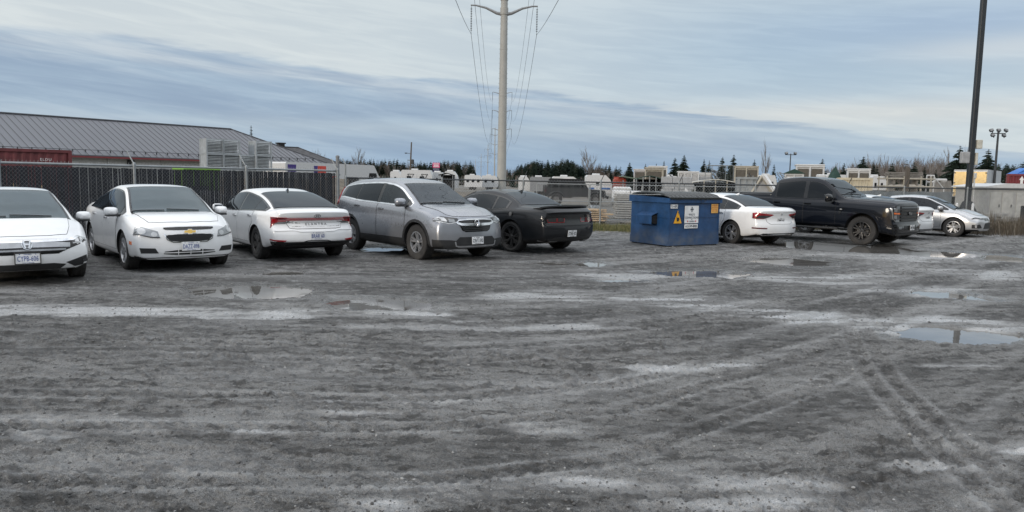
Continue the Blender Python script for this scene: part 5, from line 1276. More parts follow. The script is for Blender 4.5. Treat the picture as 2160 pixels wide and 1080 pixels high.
while s_ < Lf - .06:
    c_ = FA + fd * s_; w_ = .0585 + random.uniform(-.004, .003); z1 = HF - .06 + random.uniform(-.02, 0)
    tl = random.uniform(-.006, .006)
    a_ = c_ - fd * w_ / 2; b_ = c_ + fd * w_ / 2
    mb.add([(*(a_ + fnrm * .003)[:2], .06), (*(b_ + fnrm * .003)[:2], .06), (*(b_ + fd * tl + fnrm * .003)[:2], z1), (*(a_ + fd * tl + fnrm * .003)[:2], z1), (*(a_ - fnrm * .003)[:2], .06), (*(b_ - fnrm * .003)[:2], .06), (*(b_ + fd * tl - fnrm * .003)[:2], z1), (*(a_ + fd * tl - fnrm * .003)[:2], z1)],
           [(0, 1, 2, 3), (5, 4, 7, 6), (1, 5, 6, 2), (4, 0, 3, 7), (3, 2, 6, 7)])
    s_ += .0625 if random.random() > .04 else .072
mb.build('privacy_slats', [SLAT], fn)
wire_fabric(FA + fnrm * .012, FC + fnrm * .012, .04, HF, .085, .0018, 1.15).build('wire_mesh', [WIRE], fn)
mb = MB(); mb.tube([FA + Vector((0, 0, HF)), FC + Vector((0, 0, HF))], .030, 8); mb.build('top_rail', [GALV], fn, smooth=40)
mb = MB()
for k in range(int(Lf / .08)):
    p = FA + fd * (k * .08 + .03); mb.tube([p + Vector((0, 0, HF)), p + Vector((0, 0, HF + .075)) + fd * .012], .0035, 3, cap=False)
mb.build('wire_ends', [WIRE], fn)
for s_ in (-2.9, 0, 3.0, 6.0):
    p = FB + fd * s_; fence_post(fn, p.x + fnrm.x * .04, p.y + fnrm.y * .04, HF + .02, .036, GALV, (-.22, .08, .36))
# heavy gate posts at the corner
gp_ = thing('gate_post', 'thick grey steel gate post standing at the end of the slatted fence', 'post', (FC.x + .02, FC.y, 0))
mb = MB(); mb.lathe([(.055, 0), (.055, 2.28), (.062, 2.28), (.062, 2.33), (.03, 2.36), (0, 2.36)], 14); mb.build('tube', [mat('weathered_steel', (.22, .23, .24), .6, metal=.3)], gp_, smooth=40)
for z in (.4, 1.1, 1.75): mb = MB(); mb.box((.0, 0, z), (.14, .14, .05)); mb.build('hinge_band', [GALV], gp_)
gp2 = thing('thin_post', 'slim galvanised post beside the black drum at the fence corner', 'post', (-5.42, 24.0, 0)); mb = MB(); mb.lathe([(.026, 0), (.026, 2.1), (.03, 2.1), (.02, 2.14), (0, 2.14)], 10); mb.build('tube', [GALV], gp2, smooth=40)
mb = MB(); mb.tube([(0, 0, 2.08), (-.1, .05, 2.28)], .015, 5); mb.build('barb_arm', [GALV], gp2)
dr = thing('plastic_drum', 'black plastic drum standing behind the gate post', 'drum', (-5.30, 24.35, 0)); mb = MB(); mb.lathe([(0, 0), (.22, 0), (.235, .03), (.235, .5), (.25, .53), (.235, .56), (.235, 1.1), (.25, 1.13), (.235, 1.16), (.235, 1.62), (.22, 1.66), (0, 1.66)], 20); mb.build('shell', [M_PLASTIC], dr, smooth=35)
mb = MB(); mb.lathe([(0, 1.66), (.2, 1.66), (.2, 1.69), (0, 1.69)], 20); mb.build('lid', [M_GLOSS], dr)

FP = [Vector(p) for p in ((-5.3, 23.5, 0), (-2.45, 25.55, 0), (.37, 27.6, 0), (3.25, 27.6, 0), (6.15, 27.6, 0), (9.05, 27.8, 0), (11.4, 29.2, 0), (13.7, 30.5, 0), (16.4, 31.2, 0), (19.3, 31.6, 0), (22.2, 32.0, 0), (25.2, 32.4, 0))]
fn = thing('chain_link_fence', 'long open chain link fence with dark top rail behind coupe, skip and pickup', 'fence', (0, 0, 0))
HC = 1.66
mb = MB()
for a_, b_ in zip(FP[:-1], FP[1:]):
    q_ = wire_fabric(a_, b_, .05, HC, .105, .0030, 1.1); mb.add(q_.v, q_.f)
mb.build('wire_mesh', [WIRE], fn)
mb = MB(); mb.tube([p + Vector((0, 0, HC)) for p in FP], .024, 8); mb.build('top_rail', [DKSTEEL], fn, smooth=40)
mb = MB()
for a_, b_ in zip(FP[:-1], FP[1:]):
    L_ = (b_ - a_).length
    for k in range(int(L_ / .105)): p = a_ + (b_ - a_) * (k * .105 / L_); mb.tube([p + Vector((0, 0, HC)), p + Vector((.01, 0, HC + .06))], .004, 3, cap=False)
mb.build('wire_ends', [WIRE], fn)
for i, p in enumerate(FP): fence_post(fn, p.x, p.y - .03, HC + .01, .032, GALV, (.13, -.04, .34) if i > 0 else None, DKSTEEL)
# temporary mesh panels in the yard behind
def mesh_panel(x, y, rz, wd, ht, label):
    t = thing('mesh_panel', label, 'fence panel', (x, y, 0), rz, 'temporary mesh panels behind the fence')
    mb = MB()
    for a_, b_ in (((-wd / 2, 0, .1), (-wd / 2, 0, ht)), ((wd / 2, 0, .1), (wd / 2, 0, ht)), ((-wd / 2, 0, ht), (wd / 2, 0, ht)), ((-wd / 2, 0, .12), (wd / 2, 0, .12)), ((-wd / 2, 0, ht * .55), (wd / 2, 0, ht * .55))): mb.tube([a_, b_], .02, 6)
    mb.build('frame', [GALV], t)
    mb = MB()
    for k in range(1, int(wd / .3)): mb.tube([(-wd / 2 + k * .3, 0, .12), (-wd / 2 + k * .3, 0, ht)], .004, 3, cap=False)
    mb.build('mesh', [WIRE], t)
    mb = MB(); mb.bbox((-wd / 2, 0, .05), (.2, .5, .1), .02); mb.bbox((wd / 2, 0, .05), (.2, .5, .1), .02); mb.build('foot', [mat('concrete', (.3, .3, .29), .9)], t)
for i, (x, lab) in enumerate(((2.05, 'mesh panel right of the coupe boot, in front of the black off road car'), (4.25, 'mesh panel over the lumber pile, left of the skip'), (6.45, 'mesh panel directly behind the blue skip'), (8.65, 'mesh panel behind the white saloon next to the skip'))): mesh_panel(x, 30.6 + .1 * i, R(2), 2.15, 1.56, lab)

# ------------------------------------------------------------------ buildings
ROOFM = mat('metal_roof', (.135, .140, .158), .42, metal=.35, var=.06); SIDING = mat('white_siding', (.52, .53, .52), .6); REDTRIM = mat('red_fascia', (.20, .035, .04), .6); SHING = mat('roof_shingle', (.075, .075, .08), .85, var=.25, vs=2.0)
def hip_building(label, ox, oy, ang, L0, L1, half, eave, ridge, hip, roofm, wallm, trimm, ribs=0, guards=False, name='metal_roof_building'):
    """x local runs along the eave, y local away from it"""
    t = thing(name, label, 'building', (ox, oy, 0), ang)
    ov = .55; mb = MB()
    x0, x1, y1 = L0, L1, 2 * half
    mb.box(((x0 + x1) / 2, half, eave / 2 - .05), (x1 - x0 - 2 * ov, y1 - 2 * ov, eave - .1))
    for k in range(int((eave - .4) / .22)): mb.box(((x0 + x1) / 2, ov - .012, .3 + k * .22), (x1 - x0 - 2 * ov, .03, .02))
    wl = mb.build('wall', [wallm], t)
    mb = MB(); r0, r1 = (x0 + 2, ridge), (x1 - hip, ridge)
    top = [(x0, 0, eave), (x1, 0, eave), (x1, y1, eave), (x0, y1, eave), (x0 + .01, half, ridge), (x1 - hip, half, ridge)]
    th = .14; bot = [(a_, b_, c_ - th) for a_, b_, c_ in top]
    mb.add(top + bot, [(0, 1, 5, 4), (1, 2, 5), (2, 3, 4, 5), (3, 0, 4), (6, 10, 11, 7), (7, 11, 8), (8, 11, 10, 9), (9, 10, 6), (0, 6, 7, 1), (1, 7, 8, 2), (2, 8, 9, 3), (3, 9, 6, 0)])
    rf = mb.build('roof', [roofm], t)
    if ribs:
        mb = MB(); n_ = int((x1 - x0) / ribs)
        for k in range(n_ + 1):
            x = x0 + k * ribs; f = 1.0 if x < x1 - hip else max(.02, (x1 - x) / hip)
            mb.tube([(x, -.01, eave + .02), (x, half * f, eave + (ridge - eave) * f + .02)], .028, 4)
        for k in range(1, int(half * 2 / ribs)):
            y = k * ribs; f = 1 - abs(y - half) / half; mb.tube([(x1 + .01, y, eave + .02), (x1 - hip * f, y, eave + (ridge - eave) * f + .02)], .028, 4)
        mb.build('standing_seams', [mat('rib_metal', (.10, .105, .118), .5)], rf)
    mb = MB(); mb.tube([(x0, half, ridge + .03), (x1 - hip, half, ridge + .03)], .09, 6); mb.tube([(x1 - hip, half, ridge + .03), (x1, 0, eave + .03)], .06, 6); mb.tube([(x1 - hip, half, ridge + .03), (x1, y1, eave + .03)], .06, 6)
    mb.build('ridge_cap', [mat('seam_metal', (.05, .053, .06), .5)], rf)
    mb = MB(); mb.box(((x0 + x1) / 2, -.03, eave - .15), (x1 - x0 + .1, .05, .13)); mb.box((x1 + .03, half, eave - .17), (.05, y1, .17)); mb.build('fascia', [trimm], rf)
    if guards:
        mb = MB(); k = x0
        while k < x1 - 1.2:
            f = .07; mb.box((k, half * f, eave + (ridge - eave) * f + .10), (.05, .10, .2)); k += .9
        mb.tube([(x0, half * .07, eave + (ridge - eave) * .07 + .17), (x1 - 1.3, half * .07, eave + (ridge - eave) * .07 + .17)], .02, 4)
        mb.build('snow_guard', [DKSTEEL], rf)
    return t, wl, rf
b1 = D(144, 325, 55)
B1, wl, rf = hip_building('long low building with grey standing seam hip roof and red fascia', b1.x, b1.y, math.atan2(.785, .62), -22, 23.4, 7.1, 3.0, 6.12, 6.0, ROOFM, SIDING, REDTRIM, ribs=.52, guards=True)
mb = MB(); mb.bbox((4.7, .42, 2.55), (.5, .22, .36), .03); mb.build('wall_lamp', [M_PLASTIC], B1)
for x in (3.0, 7.2): mb = MB(); mb.tube([(x, .5, 0), (x, .5, 2.85)], .05, 6); mb.build('downpipe', [SIDING], B1)
b2 = D(592, 330, 92)
B2, wl, rf = hip_building('dark shingled roof building with a square roof vent, behind the grey roof', b2.x, b2.y + 4, R(38), -9, 9.5, 6.0, 2.6, 5.6, 6.0, SHING, SIDING, mat('brown_trim', (.06, .05, .045), .6), name='shingle_roof_building')
mb = MB(); mb.bbox((1.0, 6.0, 5.8), (.9, .8, .5), .05); mb.bbox((1.0, 6.0, 6.1), (1.2, 1.0, .16), .05); mb.build('roof_vent', [M_PLASTIC], rf)

# ------------------------------------------------------------------ containers, crates, trailer on the left
RUSTRED = mat('oxide_red_steel', (.135, .032, .036), .6, scuff=(.16, .07, .06), var=.3, vs=2.0)
def container(label, x, y, rz, L, m_, h=2.6, wd=2.44, txt=None, name='shipping_container', ribs=.28):
    t = thing(name, label, 'container', (x, y, 0), rz)
    mb = MB(); n_ = int(L / ribs)
    for face in (0, 1):
        yy = 0 if face == 0 else wd; vs = []; fs = []
        for k in range(n_ * 4 + 1):
            xx = -L + L * k / (n_ * 4); dd = (.0, .0, .035, .035)[k % 4] * (1 if face == 0 else -1); vs += [(xx, yy + dd, .16), (xx, yy + dd, h - .12)]
        for k in range(n_ * 4): a_ = k * 2; fs.append((a_, a_ + 2, a_ + 3, a_ + 1) if face == 0 else (a_ + 2, a_, a_ + 1, a_ + 3))
        mb.add(vs, fs)
    mb.box((-L / 2, wd / 2, h - .06), (L - .1, wd - .1, .06)); mb.box((-L + .03, wd / 2, h / 2), (.04, wd - .1, h - .3)); mb.box((-.03, wd / 2, h / 2), (.04, wd - .1, h - .3))
    mb.build('corrugated_wall', [m_], t)
    mb = MB()
    for yy in (.02, wd - .02):
        mb.box((-L / 2, yy, h - .06), (L, .12, .12)); mb.box((-L / 2, yy, .08), (L, .12, .16))
        for xx in (-.06, -L + .06): mb.box((xx, yy, h / 2), (.13, .13, h))
    for xx in (-.05, -L + .05): mb.box((xx, wd / 2, h - .06), (.1, wd, .118)); mb.box((xx, wd / 2, .08), (.1, wd, .158))
    mb.build('frame', [m_], t)
    if txt:
        q_ = MB()
        for i, l_ in enumerate(txt): q_.add(*text_geo(l_, .15, .004, 1.2), 0, Matrix.Translation((-.95, -.045, h - .42 - i * .17)))
        q_.build('lettering', [SIGNW], t)
    return t
container('oxide red shipping container with white lettering at the left edge, before the grey roof', -18.75, 31.6, R(40), 6.1, RUSTRED, txt=('ELDU', '009215 0', '45G1'))
GALV2 = mat('dull_galvanised', (.40, .43, .45), .5, metal=.3); LOUV = mat('louvre_steel', (.62, .65, .66), .45, metal=.4)
def crate(x, y, z, label, rz=R(45)):
    t = thing('louvered_crate', label, 'crate', (x, y, z), rz, 'louvered metal crates stacked on the racks')
    w_, d_, h_ = .74, .70, .645; mb = MB()
    for sx in (0, w_):
        for sy in (0, d_): mb.box((sx, sy, h_ / 2), (.06, .06, h_))
    for z_ in (.03, h_ - .03):
        mb.box((w_ / 2, 0, z_), (w_ - .07, .055, .055)); mb.box((w_ / 2, d_, z_), (w_ - .07, .055, .055)); mb.box((0, d_ / 2, z_), (.055, d_ - .07, .055)); mb.box((w_, d_ / 2, z_), (.055, d_ - .07, .055))
    mb.build('frame', [GALV2], t)
    mb = MB()
    for k in range(8):
        z_ = .09 + k * .066; mb.add([(.04, .0, z_), (w_ - .04, .0, z_), (w_ - .04, .06, z_ + .045), (.04, .06, z_ + .045)], [(0, 1, 2, 3)])
    mb.build('louvres', [LOUV], t)
    mb = MB(); mb.box((-.005, d_ / 2, h_ / 2), (.02, d_ - .08, h_ - .08)); mb.box((w_ / 2, d_ * .55, h_ / 2), (w_ - .1, d_ * .8, h_ - .06), 1); mb.build('side_panel', [GALV2, M_DARK], t)
    return t
c45, s45 = math.cos(R(45)), math.sin(R(45))
def rack(x, y, n_, label):
    t = thing('steel_rack', label, 'rack', (x, y, 0), R(45)); mb = MB(); w_ = .76 * n_
    for sx in np.linspace(0, w_, n_ + 1):
        for sy in (0, .7): mb.box((sx, sy, .975), (.06, .06, 1.95))
    for z_ in (.4, 1.2, 1.93):
        mb.box((w_ / 2, 0, z_), (w_ + .06, .05, .05)); mb.box((w_ / 2, .7, z_), (w_ + .06, .05, .05))
    mb.build('frame', [GALV2], t); mb = MB(); mb.box((w_ / 2, .35, 1.96), (w_ + .06, .74, .03)); mb.build('shelf', [GALV2], t)
q0 = D(437, 353, 33); rack(q0.x, q0.y, 3, 'steel rack under the wider stack of louvered crates')
for i, (c_, r_, lab) in enumerate(((0, 1, 'upper left louvered crate of the wider stack'), (1, 1, 'upper right louvered crate of the wider stack'), (0, 0, 'lower left louvered crate of the wider stack'), (1, 0, 'lower middle louvered crate of the wider stack'), (2, 0, 'low single louvered crate at the right end of the wider stack'))):
    crate(q0.x + .765 * c_ * c45, q0.y + .765 * c_ * s45, 1.98 + .65 * r_, lab)
q1 = D(541, 356, 34.5); rack(q1.x, q1.y, 1, 'steel rack under the narrow stack of louvered crates')
crate(q1.x, q1.y, 1.98, 'lower louvered crate of the narrow stack'); crate(q1.x, q1.y, 2.63, 'upper louvered crate of the narrow stack')
# things glimpsed through the slats
LIME = mat('lime_plastic', (.16, .34, .03), .5)
t = thing('lime_green_skip', 'lime green plastic bin seen through the black fence slats', 'bin', (-9.6, 21.6, 0), R(45)); mb = MB(); mb.bbox((.55, .4, .95), (1.05, .8, 1.7), .06); mb.build('body', [LIME], t); mb = MB(); mb.bbox((.5, -.02, 1.1), (.5, .03, .5), .02); mb.build('black_panel', [M_PLASTIC], t); mb = MB(); mb.bbox((.55, .4, 1.83), (1.12, .86, .06), .02); mb.build('lid', [LIME], t)
for i, (u_, h_, lab) in enumerate(((30, 1.35, 'pale timber stake left of the other stake, behind the slatted fence'), (88, 1.30, 'pale timber stake right of the other stake, behind the slatted fence'))):
    p = D(u_, 400, 18.6 + i * .6); t = MB(); t.box((0, 0, h_ / 2), (.09, .09, h_)); t.box((0, 0, h_ + .01), (.07, .07, .03), taper=.2); o = t.build('timber_stake', [mat('raw_timber', (.46, .33, .18), .7)], loc=(p.x, p.y, 0)); tag(o, lab, 'stake', 'timber stakes behind the slatted fence')
t = thing('white_panel_stack', 'stack of white boards leaning behind the slatted fence', 'panels', (-9.0, 20.9, 0), R(45)); mb = MB()
for k in range(5): mb.box((-2.2 + k * .9, .3 + .05 * k, .55 + .06 * (k % 2)), (.8, .05, 1.1 + .12 * (k % 2)))
mb.build('boards', [SIGNW], t)

def camper_shape(L, h, nose, z0=.45): return [(0, z0), (0, h - .12), (.12, h), (L - nose - .2, h), (L - nose, h - .08), (L - .05, h * .55), (L, h * .45), (L - .08, z0)]
CAMW = mat('camper_white', (.58, .59, .595), .45, var=.05)
t = thing('white_coach', 'long white coach with purple and red livery blocks behind the slatted fence', 'coach', (-18.7, 61.0, 0), R(62))
mb = MB(); sh = camper_shape(12.4, 2.85, .9); mb.prism(sh, -2.5, 0, 0, Matrix.Rotation(math.pi / 2, 4, 'X') @ Matrix.Diagonal((1, 1, 1, 1))); mb.build('body', [CAMW], t, fix=True)
for nm, col, polys in (('purple_mark', (.05, .03, .20), [[(.25, 2.05), (1.2, 2.05), (1.2, 2.65), (.25, 2.65)], [(3.3, 1.75), (3.75, 1.75), (3.75, 2.6), (3.3, 2.6)]]), ('red_mark', (.62, .06, .04), [[(3.78, 2.0), (4.8, 2.0), (4.8, 2.6), (3.78, 2.6)], [(3.9, .9), (4.5, .9), (6.1, 1.75), (5.5, 1.75)], [(3.9, 1.75), (4.5, 1.75), (6.1, .9), (5.5, .9)]])):
    for i, p in enumerate(polys if nm == 'purple_mark' else [polys[0], polys[1:]]):
        mb = MB()
        for j, q_ in enumerate([p] if isinstance(p[0], tuple) else p): mb.prism(q_, .012 + j * .003, .02 + j * .003, 0, Matrix.Rotation(math.pi / 2, 4, 'X'))
        mb.build(nm, [mat(nm, col, .5)], t)
mb = MB(); mb.prism([(10.6, 1.45), (12.0, 1.45), (11.75, 2.1), (10.75, 2.1)], .012, .03, 0, Matrix.Rotation(math.pi / 2, 4, 'X')); mb.build('cab_window', [M_GLASS], t)
mb = MB(); mb.box((-.02, 1.25, 2.2), (.04, 1.2, .12)); mb.build('rear_vent', [M_PLASTIC], t)
for xx in (2.2, 9.6):
    mb = MB(); mb.lathe([(0, .02), (.45, .02), (.48, -.1), (.48, -.3), (0, -.3)], 20, 0, Matrix.Translation((xx, .06, .48)) @ Matrix.Rotation(math.pi / 2, 4, 'X')); mb.build('wheel', [M_RUBBER], t)
# ------------------------------------------------------------------ transmission line
CONC = mat('pylon_steel', (.36, .36, .34), .6, var=.06, vs=.6)
CABLE = mat('cable', (.09, .09, .095), .5, metal=.4); INSUL = mat('insulator', (.05, .055, .06), .35, coat=.4)
ARMZ = (29.7, 39.8, 49.7); SPAN = 5.40
def pylon(x, y, label, seg=16, detail=True, k=1.0):
    t = thing('transmission_pylon', label, 'pylon', (x, y, 0), 0, 'transmission pylons in a line to the horizon')
    mb = MB(); prof = [(.80, -.3), (.78, 1)] + [(.78 - .42 * z / 57, z) for z in np.linspace(3, 57, 19)] + [(0, 57.1)]
    mb.lathe(prof, seg)
    if detail:
        for z in (8, 15.5, 23): r = .78 - .42 * z / 57 + .012; mb.lathe([(r, z), (r + .012, z + .02), (r + .012, z + .12), (r, z + .14)], seg)
    mb.build('shaft', [CONC], t, smooth=40)
    for z in ARMZ:
        for sg in (-1, 1):
            r = .78 - .42 * z / 57
            a_ = MB(); a_.tube([(sg * r * .8, 0, z - .9), (sg * r * 2.2, 0, z - .75), (sg * SPAN * .55, 0, z + .05), (sg * SPAN * .85, 0, z + .42), (sg * (SPAN + .1), 0, z + .45)], [.30, .26, .19, .14, .12], 8)
            ar = a_.build('crossarm', [mat('arm_steel', (.26, .27, .28), .5, metal=.3)], t, smooth=40)
            i_ = MB()
            if detail:
                for q_ in range(14): i_.lathe([(.02, z + .05 - q_ * .27), (.16, z - .04 - q_ * .27), (.16, z - .07 - q_ * .27), (.02, z - .02 - q_ * .27)], 10, 0, Matrix.Translation((sg * SPAN, 0, 0)))
                i_.tube([(sg * SPAN, 0, z + .4), (sg * SPAN, 0, z - 4.1)], .035, 6); i_.tube([(sg * SPAN, -.3, z - 4.1), (sg * SPAN, .3, z - 4.1)], .06, 6)
            else: i_.tube([(sg * SPAN, 0, z + .4), (sg * SPAN, 0, z - 4.1)], .10, 5)
            i_.build('insulator', [INSUL], ar)
    if detail:
        c_ = MB(); c_.lathe([(.58, 28.7), (.66, 28.7), (.66, 29.8), (.58, 29.8)], 16); c_.build('collar', [CONC], t, smooth=40); c_ = MB(); c_.lathe([(.57, 31.0), (.66, 31.0), (.66, 31.3), (.57, 31.3)], 16); c_.build('collar', [CONC], t, smooth=40)
        s_ = MB()
        for q_ in range(24):
            z = 12 + q_ * .8; r = .78 - .42 * z / 57
            for sg in (-1, 1): s_.tube([(sg * r * .95, -.1, z), (sg * (r + .12), -.1, z)], .018, 4)
        s_.build('climbing_steps', [CABLE], t)
    return t
PY = [(-2.0, 125.0), (-7.0, 418.0), (-20.5, 800.0), (-41.0, 1180.0), (-70.0, 1600.0), (-105, 2050), (-146, 2550)]
LAB = ['tall pale steel transmission pylon nearest the yard', 'second transmission pylon, mostly hidden behind the nearest pylon', 'third pylon, first to show clear left of the nearest', 'fourth pylon, left of the third', 'fifth pylon, small, left of the fourth', 'sixth pylon, tiny, left of the fifth', 'farthest tiny pylon at the left end of the line']
for i, (x, y) in enumerate(PY): pylon(x, y, LAB[i], 16 if i == 0 else 8, i == 0)
pts = [(4.0, -160.0)] + PY[:4]
for z in ARMZ:
    for sg in (-1, 1):
        mb = MB()
        for (xa, ya), (xb, yb) in zip(pts[:-1], pts[1:]):
            L_ = []
            for k in range(25):
                t_ = k / 24; sag = (9.5 if ya < 200 else 7) * 4 * t_ * (1 - t_); L_.append((xa + (xb - xa) * t_ + sg * SPAN, ya + (yb - ya) * t_, z - 4.15 - sag))
            mb.tube(L_, .032 if ya < 200 else .05, 4, cap=False)
        tag(mb.build('power_line', [CABLE]), '%s conductor strung %s of the pylon shafts' % ({29.7: 'lowest', 39.8: 'middle', 49.7: 'highest'}[z], 'left' if sg < 0 else 'right'), 'cable', 'conductors of the transmission line')

# ------------------------------------------------------------------ poles, lamps and sign
WOODP = mat('grey_pole_wood', (.11, .095, .08), .85)
p = D(864, 376, 150); t = thing('utility_pole', 'grey wooden utility pole with transformer between the trees and campers', 'utility pole', (p.x, p.y, 0))
mb = MB(); mb.tube([(0, 0, 0), (.35, 0, 8.9)], [.2, .13], 8); mb.build('shaft', [WOODP], t, smooth=40)
mb = MB(); mb.lathe([(0, 5.1), (.3, 5.1), (.3, 6.0), (.1, 6.1), (0, 6.1)], 12, 0, Matrix.Translation((.6, -.1, -.6))); mb.build('transformer', [DKSTEEL], t)
mb = MB(); mb.tube([(.2, 0, 6.6), (-.7, 0, 6.75)], .05, 5); mb.bbox((-.75, 0, 6.7), (.5, .25, .2), .05); mb.build('lamp', [DKSTEEL], t)
mb = MB(); mb.box((.2, 0, 5.3), (1.3, .12, .12)); mb.build('crossarm', [WOODP], t)
p = D(920, 376, 140); t = thing('roadside_sign', 'pink and navy sign panel on a post in front of the woods', 'sign', (p.x, p.y, 0))
mb = MB(); mb.tube([(0, .1, 0), (0, .1, 4.6)], .12, 6); mb.build('post', [DKSTEEL], t)
mb = MB(); mb.bbox((0, 0, 4.2), (1.35, .12, .95), .03); f_ = mb.build('pink_panel', [mat('pink_panel', (.62, .07, .22), .5)], t)
mb = MB()
for k in range(3): mb.box((0, -.07, 4.45 - k * .26), (1.05 - .15 * (k == 1), .02, .13))
mb.build('white_lettering', [SIGNW], f_)
mb = MB(); mb.bbox((0, 0, 3.2), (1.25, .12, .9), .03); f_ = mb.build('navy_panel', [mat('navy_panel', (.03, .035, .09), .5)], t)
mb = MB(); mb.box((0, -.07, 3.5), (1.1, .02, .08)); mb.box((0, -.07, 3.0), (.8, .02, .22)); mb.build('white_lettering', [mat('sign_dim', (.4, .4, .45), .5)], f_)
def flood_pole(u, vt, Y, heads, label, r=.09, s_=1.0):
    b_ = D(u, 400, Y); tp = D(u, vt, Y); H_ = tp.z; t = thing('floodlight_pole', label, 'floodlight pole', (b_.x + (tp.x - b_.x) * 0, Y, 0), 0, 'floodlight poles over the yard')
    t.location.x = D(u - 0, 396, Y).x
    mb = MB(); mb.tube([(0, 0, 0), (0, 0, H_ - .2 * s_)], [r, r * .6], 8); mb.build('shaft', [DKSTEEL], t, smooth=40)
    mb = MB(); mb.tube([(-.75 * s_, 0, H_ - .35 * s_), (.75 * s_, 0, H_ - .35 * s_)], .05 * s_, 6); mb.build('crossbar', [DKSTEEL], t)
    for hx, hz in heads:
        mb = MB(); M_ = Matrix.Translation((hx * s_, -.08, H_ + (hz - .25) * s_)) @ Matrix.Rotation(hx * .35, 4, 'Y') @ Matrix.Rotation(-.5, 4, 'X')
        mb.bbox((0, 0, .12 * s_), (.42 * s_, .22 * s_, .32 * s_), .04, 0, M_); mb.bbox((0, -.115 * s_, .12 * s_), (.34 * s_, .01, .24 * s_), .004, 1, M_); mb.box((0, 0, -.08 * s_), (.08 * s_, .08 * s_, .16 * s_), 0, M_)
        mb.build('floodlight', [DKSTEEL, mat('lamp_face', (.16, .17, .18), .15, coat=.6)], t)
    return t
flood_pole(2096, 274, 60, [(-.72, .1), (0, .12), (.72, .12), (-.55, -.4), (.55, -.4)], 'dark pole with five floodlights above the dry weeds', .12, .78)
flood_pole(1664, 321, 110, [(-.6, 0), (.6, 0)], 'distant pole with two floodlights beyond the pickup roof', .12, 1.05)
p = D(2043, 400, 33.5); t = thing('lamp_post', 'tall dark square post with electrical boxes at the right of the yard', 'post', (p.x, 33.5, 0))
mb = MB(); mb.bbox((0, 0, 5.5), (.21, .21, 11.4), .02); mb.build('shaft', [mat('dark_post', (.022, .027, .032), .45)], t)
mb = MB(); mb.box((0, 0, .45), (1.15, 1.0, 1.3), taper=.25); mb.build('base', [mat('dark_base', (.03, .033, .036), .8)], t)
mb = MB(); mb.bbox((-.32, -.06, 3.05), (.36, .2, .50), .02); mb.build('electrical_box', [mat('box_grey', (.33, .34, .35), .5)], t)
mb = MB(); mb.bbox((.28, -.03, 3.65), (.24, .2, .40), .02); mb.bbox((.20, 0, 3.0), (.10, .24, .55), .02); mb.build('electrical_box', [mat('box_cream', (.52, .51, .45), .5)], t)
mb = MB(); mb.tube([(.19, -.08, .2), (.17, -.1, 2.2)], .03, 6); mb.bbox((.18, -.1, 2.25), (.12, .1, .25), .02); mb.bbox((.2, -.1, .65), (.14, .1, .2), .02); mb.build('conduit', [mat('conduit', (.5, .51, .5), .5)], t)
for i, (u_, lab) in enumerate(((2021, 'white bollard left of the dark post'), (2055, 'white bollard right of the dark post'))):
    p = D(u_, 400, 32.6); mb = MB(); mb.lathe([(.055, 0), (.055, .95), (.04, 1.02), (0, 1.04)], 12); tag(mb.build('bollard', [SIGNW], smooth=40, loc=(p.x, p.y, 0)), lab, 'bollard', 'white bollards by the dark post')
p = D(1912, 400, 36); t = thing('timber_post', 'weathered timber post with black boot in the yard behind the pickup bonnet', 'post', (p.x, p.y, 0)); mb = MB(); mb.box((0, 0, 1.3), (.16, .16, 2.65)); mb.build('shaft', [WOODP], t); mb = MB(); mb.bbox((0, 0, 1.05), (.26, .26, .62), .03); mb.build('boot', [M_DARK], t)

# ------------------------------------------------------------------ campers and vehicles beyond
def camper(u0, u1, vt, Y, label, L=None, col=CAMW, rz=0.0, win=3, nose=.6, stripe=None, name='camper_trailer', cat='camper', wd=2.4, group='campers parked at the far side of the yard', low=.45, door=True):
    a_, b_ = D(u0, vt, Y), D(u1, vt, Y); L = L or (b_.x - a_.x); h = a_.z
    t = thing(name, label, cat, (a_.x, Y, 0), rz, group)
    mb = MB(); n_ = min(nose, L * .3); mb.prism([(0, low), (0, h - .15), (.15, h), (L - n_, h), (L - n_ * .3, h * .8), (L, h * .55), (L - .1, low)], -wd, 0, 0, Matrix.Rotation(math.pi / 2, 4, 'X')); mb.build('body', [col], t, fix=True)
    for k in range(win):
        x = L * (k + .6) / (win + .4); mb = MB(); mb.bbox((x, -.01, h * .62), (min(.8, L * .14), .05, h * .2), .03); mb.build('window', [M_GLASS], t)
    if door: mb = MB(); mb.bbox((L * .42, -.012, h * .48), (.65, .04, h * .62), .03); mb.build('door', [mat('camper_door', (.58, .59, .6), .5)], t)
    if stripe is not None: mb = MB(); mb.box((L * .5, -.012, h * .40), (L * .86, .03, h * .08)); mb.build('stripe', [stripe], t)
    mb = MB(); mb.bbox((L * .4, wd * .5, h + .08), (.8, .7, .2), .04); mb.build('roof_unit', [CAMW], t)
    for x in (L * .35, L * .55): mb = MB(); mb.lathe([(0, .02), (.34, .02), (.36, -.06), (.36, -.24), (0, -.24)], 16, 0, Matrix.Translation((x, .03, .36)) @ Matrix.Rotation(math.pi / 2, 4, 'X')); mb.build('wheel', [M_RUBBER], t)
    return t
GSTR = mat('grey_stripe', (.2, .2, .22), .5); BSTR = mat('blue_stripe', (.03, .12, .35), .5); TAN = mat('tan_panel', (.42, .37, .30), .6)
camper(823, 848, 361, 96, 'small camper with brown swirl, left end of the camper row', stripe=mat('brown_swirl', (.16, .09, .05), .6), win=1, door=False)
camper(846, 912, 358, 92, 'long white camper with two grey emblems behind the utility pole', win=2, stripe=None, nose=.3)
p = D(848, 362, 92)
